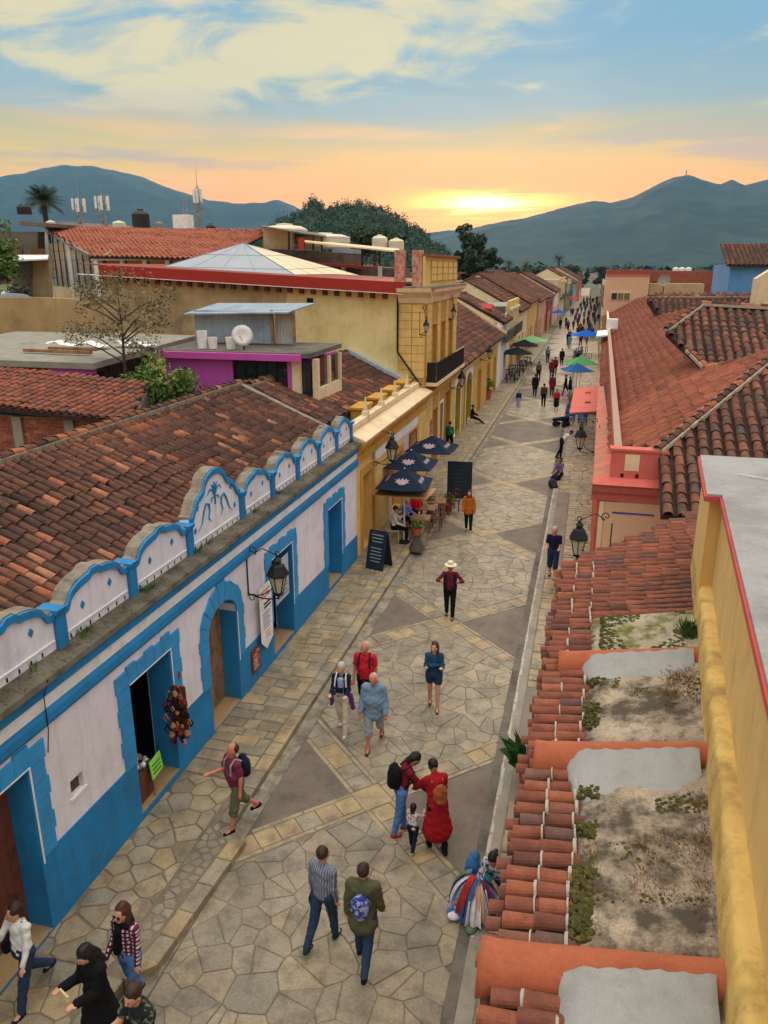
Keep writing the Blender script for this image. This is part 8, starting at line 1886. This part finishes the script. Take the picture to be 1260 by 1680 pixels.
bd = GZ(912, 718); tag(MB().box(-.5, .35, -.45, .45, .02, .3).build('cardboard_box', M('cardboard', sr(190, 160, 120), .9, .1, 2), origin=tuple(bd)), 'flat tan box lying behind the pushcart', 'box')
sg = GZ(768, 694, .13); sitter('dark-clothed person sitting on the step with legs stretched to the pavement', (WX + .28, sg.y, .13), D(-80), BK, BK, HAIRK, near=False, res=.03, z=.3, legs=((1.2, .3), (1.25, .35)), skin=SKIN_M)
tag(MB().box(WX + .01, WX + .45, sg.y - .4, sg.y + .5, .1, .43).build('door_step', CREAM), 'low cream step under the seated person', 'step')
# ================================================================ trees, masts, tanks
def tree(label, base, h, crown, n_lumps, leaf, lm, seed, trunk_r=.2, name='tree', branchy=True, per=90, group=None, cz=.62, lump=.34, limbs=7):
    t = local_thing(name, label, 'tree', base, group); r = random.Random(seed); mb = MB(); tips = []
    mb.tube([(0, 0, 0), (.04 * h * r.uniform(-1, 1), .02 * h, h * .3), (.05 * h * r.uniform(-1, 1), 0, h * .62), (0, 0, h * .9)], [trunk_r, trunk_r * .75, trunk_r * .45, trunk_r * .12], 7)
    for k in range(limbs):
        z = h * r.uniform(.28, .75); a = r.uniform(0, 6.28); l = crown[0] * r.uniform(.5, .95); p = [Vector((0, 0, z)), Vector((math.cos(a) * l * .5, math.sin(a) * l * .5, z + l * .35)), Vector((math.cos(a) * l, math.sin(a) * l, z + l * .55))]
        mb.tube(p, [trunk_r * .4, trunk_r * .25, trunk_r * .06], 5); tips.append(p[2])
        for q in range(3):
            b = r.uniform(0, 6.28); s_ = p[1].lerp(p[2], r.random()); e_ = s_ + Vector((math.cos(b), math.sin(b), r.uniform(.2, .9))) * l * .4; mb.tube([s_, e_], [trunk_r * .14, trunk_r * .03], 4); tips.append(e_)
    mb.build('trunk', M('bark', sr(78, 64, 52), .95, .25, 6, coord='obj'), t)
    C_ = []; Rr = []
    for k in range(n_lumps):
        if k < len(tips) and branchy: c_ = tips[k]
        else:
            d = Vector((r.gauss(0, 1), r.gauss(0, 1), r.gauss(0, 1))).normalized() * r.random() ** .4; c_ = Vector((d.x * crown[0], d.y * crown[1], h * cz + d.z * crown[2]))
        C_.append(tuple(c_)); Rr.append(crown[0] * lump * r.uniform(.6, 1.2))
    V, T = leaf_cloud(C_, Rr, per, leaf, seed, .75); o = bpy.data.objects.new('crown', leaf_mesh('crown', V, T, lm)); COL.objects.link(o); o.parent = t; return t
b = AY(205, 600, 22.5); tree('sparse tree with browned, half-bare crown in front of the purple house', (b.x, 22.5, 4.0), 5.6, (1.75, 1.5, 1.5), 56, .05, LF_B, 3, .08, per=50, cz=.70, lump=.24, limbs=10)
tree('dense bright green shrub tree below the browned tree', (AY(252, 640, 20.5).x, 20.5, 3.3), 3.6, (1.35, 1.1, 1.25), 42, .06, LF_G, 5, .1, per=150, cz=.72)
tree('low green bush right of the shrub tree against the purple wall', (AY(305, 640, 21.5).x, 21.5, 3.6), 2.2, (.7, .7, .8), 20, .07, LF_G, 6, .06, per=80, cz=.75)
tree('green tree cut by the left edge behind the workshop', (AY(-5, 420, 40).x - 1.1, 40, 3.5), 8.4, (2.0, 2.5, 2.4), 50, .12, LF_G, 7, .3, per=110, cz=.78)
tree('dark tree under the green one at the left edge', (AY(0, 470, 38).x, 38, 3), 5.4, (1.6, 2, 1.9), 40, .15, LF_D, 8, .3, per=100, cz=.72)
cb = AY(770, 436, 150); t = tree('tall dark conifer with uneven layered crown near the street\'s vanishing point', (cb.x, 150, 4), 14.2, (3.2, 3.2, 5.0), 56, .32, LF_D, 9, .4, per=90, cz=.60, lump=.32)
tree('rounder dark tree right beside the tall conifer', (AY(790, 436, 146).x, 146, 4), 9.6, (3.2, 3, 3.2), 46, .32, LF_D, 10, .4, per=100, cz=.66)
tree('dark rounded tree standing before the wooded hill above the terrace', (AY(614, 410, 100).x, 100, 4), 11.5, (3.0, 3, 1.9), 40, .26, LF_D, 11, .35, per=110, cz=.80)
tree('small conifer beside the black water tank', (AY(207, 380, 75).x, 75, 6), 8.2, (1.0, 1.0, 2.4), 24, .2, LF_D, 12, .15, per=80, cz=.72)
for k, (px, y, h, cw) in enumerate(((822, 180, 7, 2.4), (838, 200, 7.4, 3), (880, 260, 8, 3.4), (990, 330, 9, 4), (935, 340, 9, 4), (705, 140, 7.5, 3))): tree(('small dark tree left of the far palms', 'dark bushy tree behind the far palms', 'dark tree at the end of the left roofs', 'tree right of the street end', 'tree at the street end', 'dark tree behind the yellow parapet')[k], (AY(px, 440, y).x, y, 0), h + 1.5, (cw, cw, cw * .7), 30, .4, LF_D, 30 + k, .3, per=70, cz=.78)
def palm(label, base, h, fr, n, seed):
    t = local_thing('palm_tree', label, 'palm', base, 'palms rising over the roofs'); r = random.Random(seed); MB().tube([(0, 0, 0), (.1, 0, h * .5), (0, 0, h)], [.22 * fr / 1.6, .16 * fr / 1.6, .2 * fr / 1.6], 8).build('trunk', MATS['bark'], t)
    for k in range(n):
        a = r.uniform(0, 6.28); e_ = r.uniform(-.35, 1.2); mb = MB(); m_ = 7; prev = None; q = Vector((math.cos(a), math.sin(a), 0)); sd = Vector((-q.y, q.x, 0)); P_ = []
        for i in range(m_ + 1):
            u = i / m_ * fr; P_.append(Vector((0, 0, h)) + q * u * math.cos(e_) + Vector((0, 0, 1)) * (u * math.sin(e_) - .28 * u * u / fr))
        for i in range(m_):
            w = fr * .16 * math.sin(PI * (i + .8) / (m_ + 1.2))
            for sg in (-1, 1):
                for j in range(3):
                    p0 = P_[i].lerp(P_[i + 1], j / 3); p1 = P_[i].lerp(P_[i + 1], (j + .55) / 3); tip = p0.lerp(p1, .5) + sd * sg * w * 1.5 + q * .1 * fr - Vector((0, 0, w * .5)); mb.add([tuple(p0), tuple(p1), tuple(tip)], [(0, 1, 2)], 0, r.random())
        mb.build('frond', LF_D if seed % 2 else LF_G, t)
b = AY(75, 362, 62); palm('large date palm against the left mountain', (b.x, 62, 6), b.z - 6 + 1.7, 1.9, 84, 3)
for k, px in enumerate((917, 863, 836)): b = AY(px, 426, 260); palm(('tiny fan palm highest over the street end', 'tiny palm left of the highest one', 'leftmost tiny palm near the conifer')[k], (b.x, 260, 0), b.z - (k > 0) * 1.5, 2.4, 26, 5 + k)
bt = AY(233, 376, 55); cistern(233, 376, 55, .68, 1.35, BLKP, 'large black plastic water tank on a steel frame above the red roof')
fr = thing('tank_frame', 'steel frame of posts carrying the black water tank', 'frame', (bt.x, 55, bt.z - 1.5))
for dx in (-1.4, -.7, 0, .7, 1.4, 2.1):
    for dy in (-.7, .7): MB().box(bt.x + dx - .05, bt.x + dx + .05, 55 + dy - .05, 55 + dy + .05, bt.z - 1.6, bt.z - .08).build('post', IRON, fr)
MB().box(bt.x - 1.5, bt.x + 2.2, 54.2, 55.8, bt.z - .08, bt.z - .005).build('deck', IRON, fr)
for i, px in enumerate((36, 46)): b = AY(px, 352, 58); cistern(px, 352, 58, .36, .75, BLKP, ('left' if i == 0 else 'right') + ' of two small black roof tanks beside the date palm')
GAL = M('galvanised_steel', sr(150, 152, 156), .5, .15, 3, metal=.3)
def mast(px, py0, py1, y, label, panels=True, tall=0, wd=.5):
    a = AY(px, py0, y); b = AY(px, py1, y); h = b.z - a.z; t = local_thing('antenna_mast', label, 'antenna', (a.x, y, a.z), 'telecom masts on the roofs'); fr = MB(); L3_ = wd * .5
    for i in range(3): an = 2 * PI * i / 3; fr.tube([(L3_ * math.cos(an), L3_ * math.sin(an), 0), (L3_ * .7 * math.cos(an), L3_ * .7 * math.sin(an), h)], .03, 4)
    n = max(4, int(h / .45))
    for k in range(n):
        for i in range(3): a0 = 2 * PI * i / 3; a1 = 2 * PI * (i + 1) / 3; z0 = h * k / n; z1 = h * (k + 1) / n; fr.tube([(L3_ * .85 * math.cos(a0), L3_ * .85 * math.sin(a0), z0), (L3_ * .85 * math.cos(a1), L3_ * .85 * math.sin(a1), z1)], .018, 4)
    fr.build('lattice', GAL, t)
    if tall: MB().tube([(0, 0, h), (0, 0, h + tall)], [.03, .01], 5).build('whip', GAL, t)
    if panels:
        for i in range(5):
            an = i * 1.26; c_ = (math.cos(an) * wd * 1.0, math.sin(an) * wd * .8); z = h * .62; MB().box(c_[0] - .08, c_[0] + .08, c_[1] - .05, c_[1] + .05, z, z + 1.1).build('panel_antenna', WHITET, t); MB().beam((0, 0, z + .4), (c_[0], c_[1], z + .4), .04, .04).build('arm', GAL, t)
        for k in range(9): MB().box(-.4 + .52 * (k % 2), -.15 + .5 * (k % 2), -.5 + .3 * (k % 3), -.3 + .3 * (k % 3), h * .12 + .24 * k, h * .12 + .24 * k + .2).build('radio_box', CONC, t)
    return t
mast(135, 385, 325, 62, 'leftmost telecom mast crowded with radio boxes', True, 1.8, .55); mast(173, 385, 320, 60, 'second telecom mast with white panel antennas', True, 2.0, .55)
mast(307, 378, 322, 64, 'slim lattice mast beside the white roof box', False, .3, .5); mast(328, 378, 305, 64, 'slim lattice mast with tall whip right of the tower hut', True, 1.6, .32)
b = AY(297, 378, 62); tag(MB().box(b.x - .7, b.x + .7, 62, 63, b.z, b.z + 1.25).build('roof_box', WHITET), 'plain white rooftop box at the foot of the slim mast', 'box')
hu = thing('tower_hut', 'small brick-and-tile lookout hut on the roof behind the red tiles', 'hut', (-31, 56, 11)); c_ = AY(318, 395, 57); MB().box(c_.x - .75, c_.x + .85, 57, 58.5, c_.z - .6, c_.z + .55).build('wall', MATS['brick_upper'], hu); MB().box(c_.x - .2, c_.x + .15, 56.95, 56.99, c_.z - .3, c_.z + .5).build('window', CREAM, hu); mb = MB(); mb.slab([(c_.x - 1.4, 56.5, c_.z + .6), (c_.x + 1.1, 56.5, c_.z + .75), (c_.x + 1.1, 59, c_.z + 1.0), (c_.x - 1.4, 59, c_.z + .85)], .1); mb.build('roof', TILER, hu)
# long grey shed roof behind the hall
rb = thing('rooftop_shed', 'long low grey-roofed building running behind the red tiled hall', 'shed', (-38, 60, 8)); a, b, c_, d = AY(80, 368, 57), AY(250, 378, 57), AY(240, 372, 66), AY(80, 362, 66); MB().slab([a, b, c_, d], .2).build('roof', CONCD, rb); MB().box(a.x, b.x, 57.4, 66, 3, b.z - .2).build('wall', CONC, rb)
# far town specks at the foot of the mountain
r = random.Random(99); mb = MB()
for k in range(420):
    x = r.uniform(-700, 900) if k % 3 else r.uniform(-150, 220); y = r.uniform(420, 2100); w = r.uniform(6, 14); hh = r.uniform(4, 8); mb.box(x - w / 2, x + w / 2, y, y + w, -.3, hh, 0, r.random())
tag(mb.build('far_town', M('far_town_walls', (0, 0, 0), .9, 0, 1, pal=[sr(200, 190, 180), sr(170, 120, 100), sr(220, 216, 210), sr(180, 170, 150), sr(150, 90, 70)]), kind='stuff'), 'pale specks of the distant town across the valley', 'town')
V, T = leaf_cloud([(r.uniform(-700, 900), r.uniform(400, 1500), 5) for k in range(700)], [r.uniform(5, 11) for k in range(700)], 40, 2.6, 17); o = bpy.data.objects.new('valley_trees', leaf_mesh('valley_trees', V, T, LF_D)); COL.objects.link(o); tag(o, 'dark trees scattered between the distant houses', 'trees', kind='stuff')
sm_ = AY(1125, 291, 4600); tag(MB().lathe([(4, 0), (2, 40)], (sm_.x, 4600, sm_.z - 4), 5).build('summit_mast', CONCD), 'tiny mast on the highest summit of the right mountain', 'mast')
# ledge plants on the white house
r = random.Random(5); sp_ = []
for k in range(26): y = r.choice((8.0, 9.0, 9.2, 10.9, 12.9, 13.4, 15.6, 17, 23.1, 23.2, 23.3)) + r.uniform(-.15, .15); sp_.append((WX + r.uniform(-.16, .0), y, 4.17, .16))
tufts('ledge_weeds', sp_, GRN, .17, .8, 14, 3, 'green weeds sprouting along the mossy ledge of the white house', 'weeds', w=.007)
# overhead cable
def cable(p0, p1, sag, label):
    p0 = Vector(p0); p1 = Vector(p1); mb = MB(); mb.tube([tuple(p0.lerp(p1, i / 16) - Vector((0, 0, sag * 4 * (i / 16) * (1 - i / 16)))) for i in range(17)], .012, 4); tag(mb.build('overhead_cable', IRON), label, 'cable')
cable((WX + .2, 42.2, 4.9), (WX + .2, 63, 4.2), .3, 'thin cable sagging along the eaves of the tiled arch house')

# drain covers and roof clutter
for (px, py, l) in ((762, 1254, 'dark square drain cover set in the pale diagonal band'), (590, 1112, 'grey manhole slab in the left pavement near the white house')):
    q = GZ(px, py, .0 if px > 700 else .13); tag(MB().box(-.2, .2, -.13, .13, .0, .012).box(-.17, .17, -.10, .10, .012, .018).build('drain_cover', CONCD, origin=(q.x, q.y, q.z + .008)), l, 'drain cover')
for k, (px, py, y, rr, hh, mt, l) in enumerate(((84, 373, 56, .35, .5, TANKC, 'small cream roof tank just behind the left end of the red tiled roof'), (196, 376, 57, .5, .6, TANKC, 'squat cream roof tank left of the black water tank'), (262, 377, 58, .3, .6, CONC, 'thin grey roof drum right of the black water tank'), (347, 385, 60, .4, .8, BLKP, 'small black roof tank right of the lookout hut'))): cistern(px, py, y, rr, hh, mt, l)
for k, (x0, y0, w, d, h, l) in enumerate(((-21.5, 23.6, .8, .5, .45, 'grey block pile at the left of the flat concrete roof'), (-13.9, 28.4, .5, .4, .4, 'small brown crate behind the buckets on the purple roof'))):
    tag(MB().box(-w / 2, w / 2, -d / 2, d / 2, 0, h).box(-w / 4, w / 2, -d / 3, d / 3, h, h * 1.4).build('roof_debris', CONCD if k == 0 else BRICK, origin=(x0, y0, 6.83)), l, 'debris')
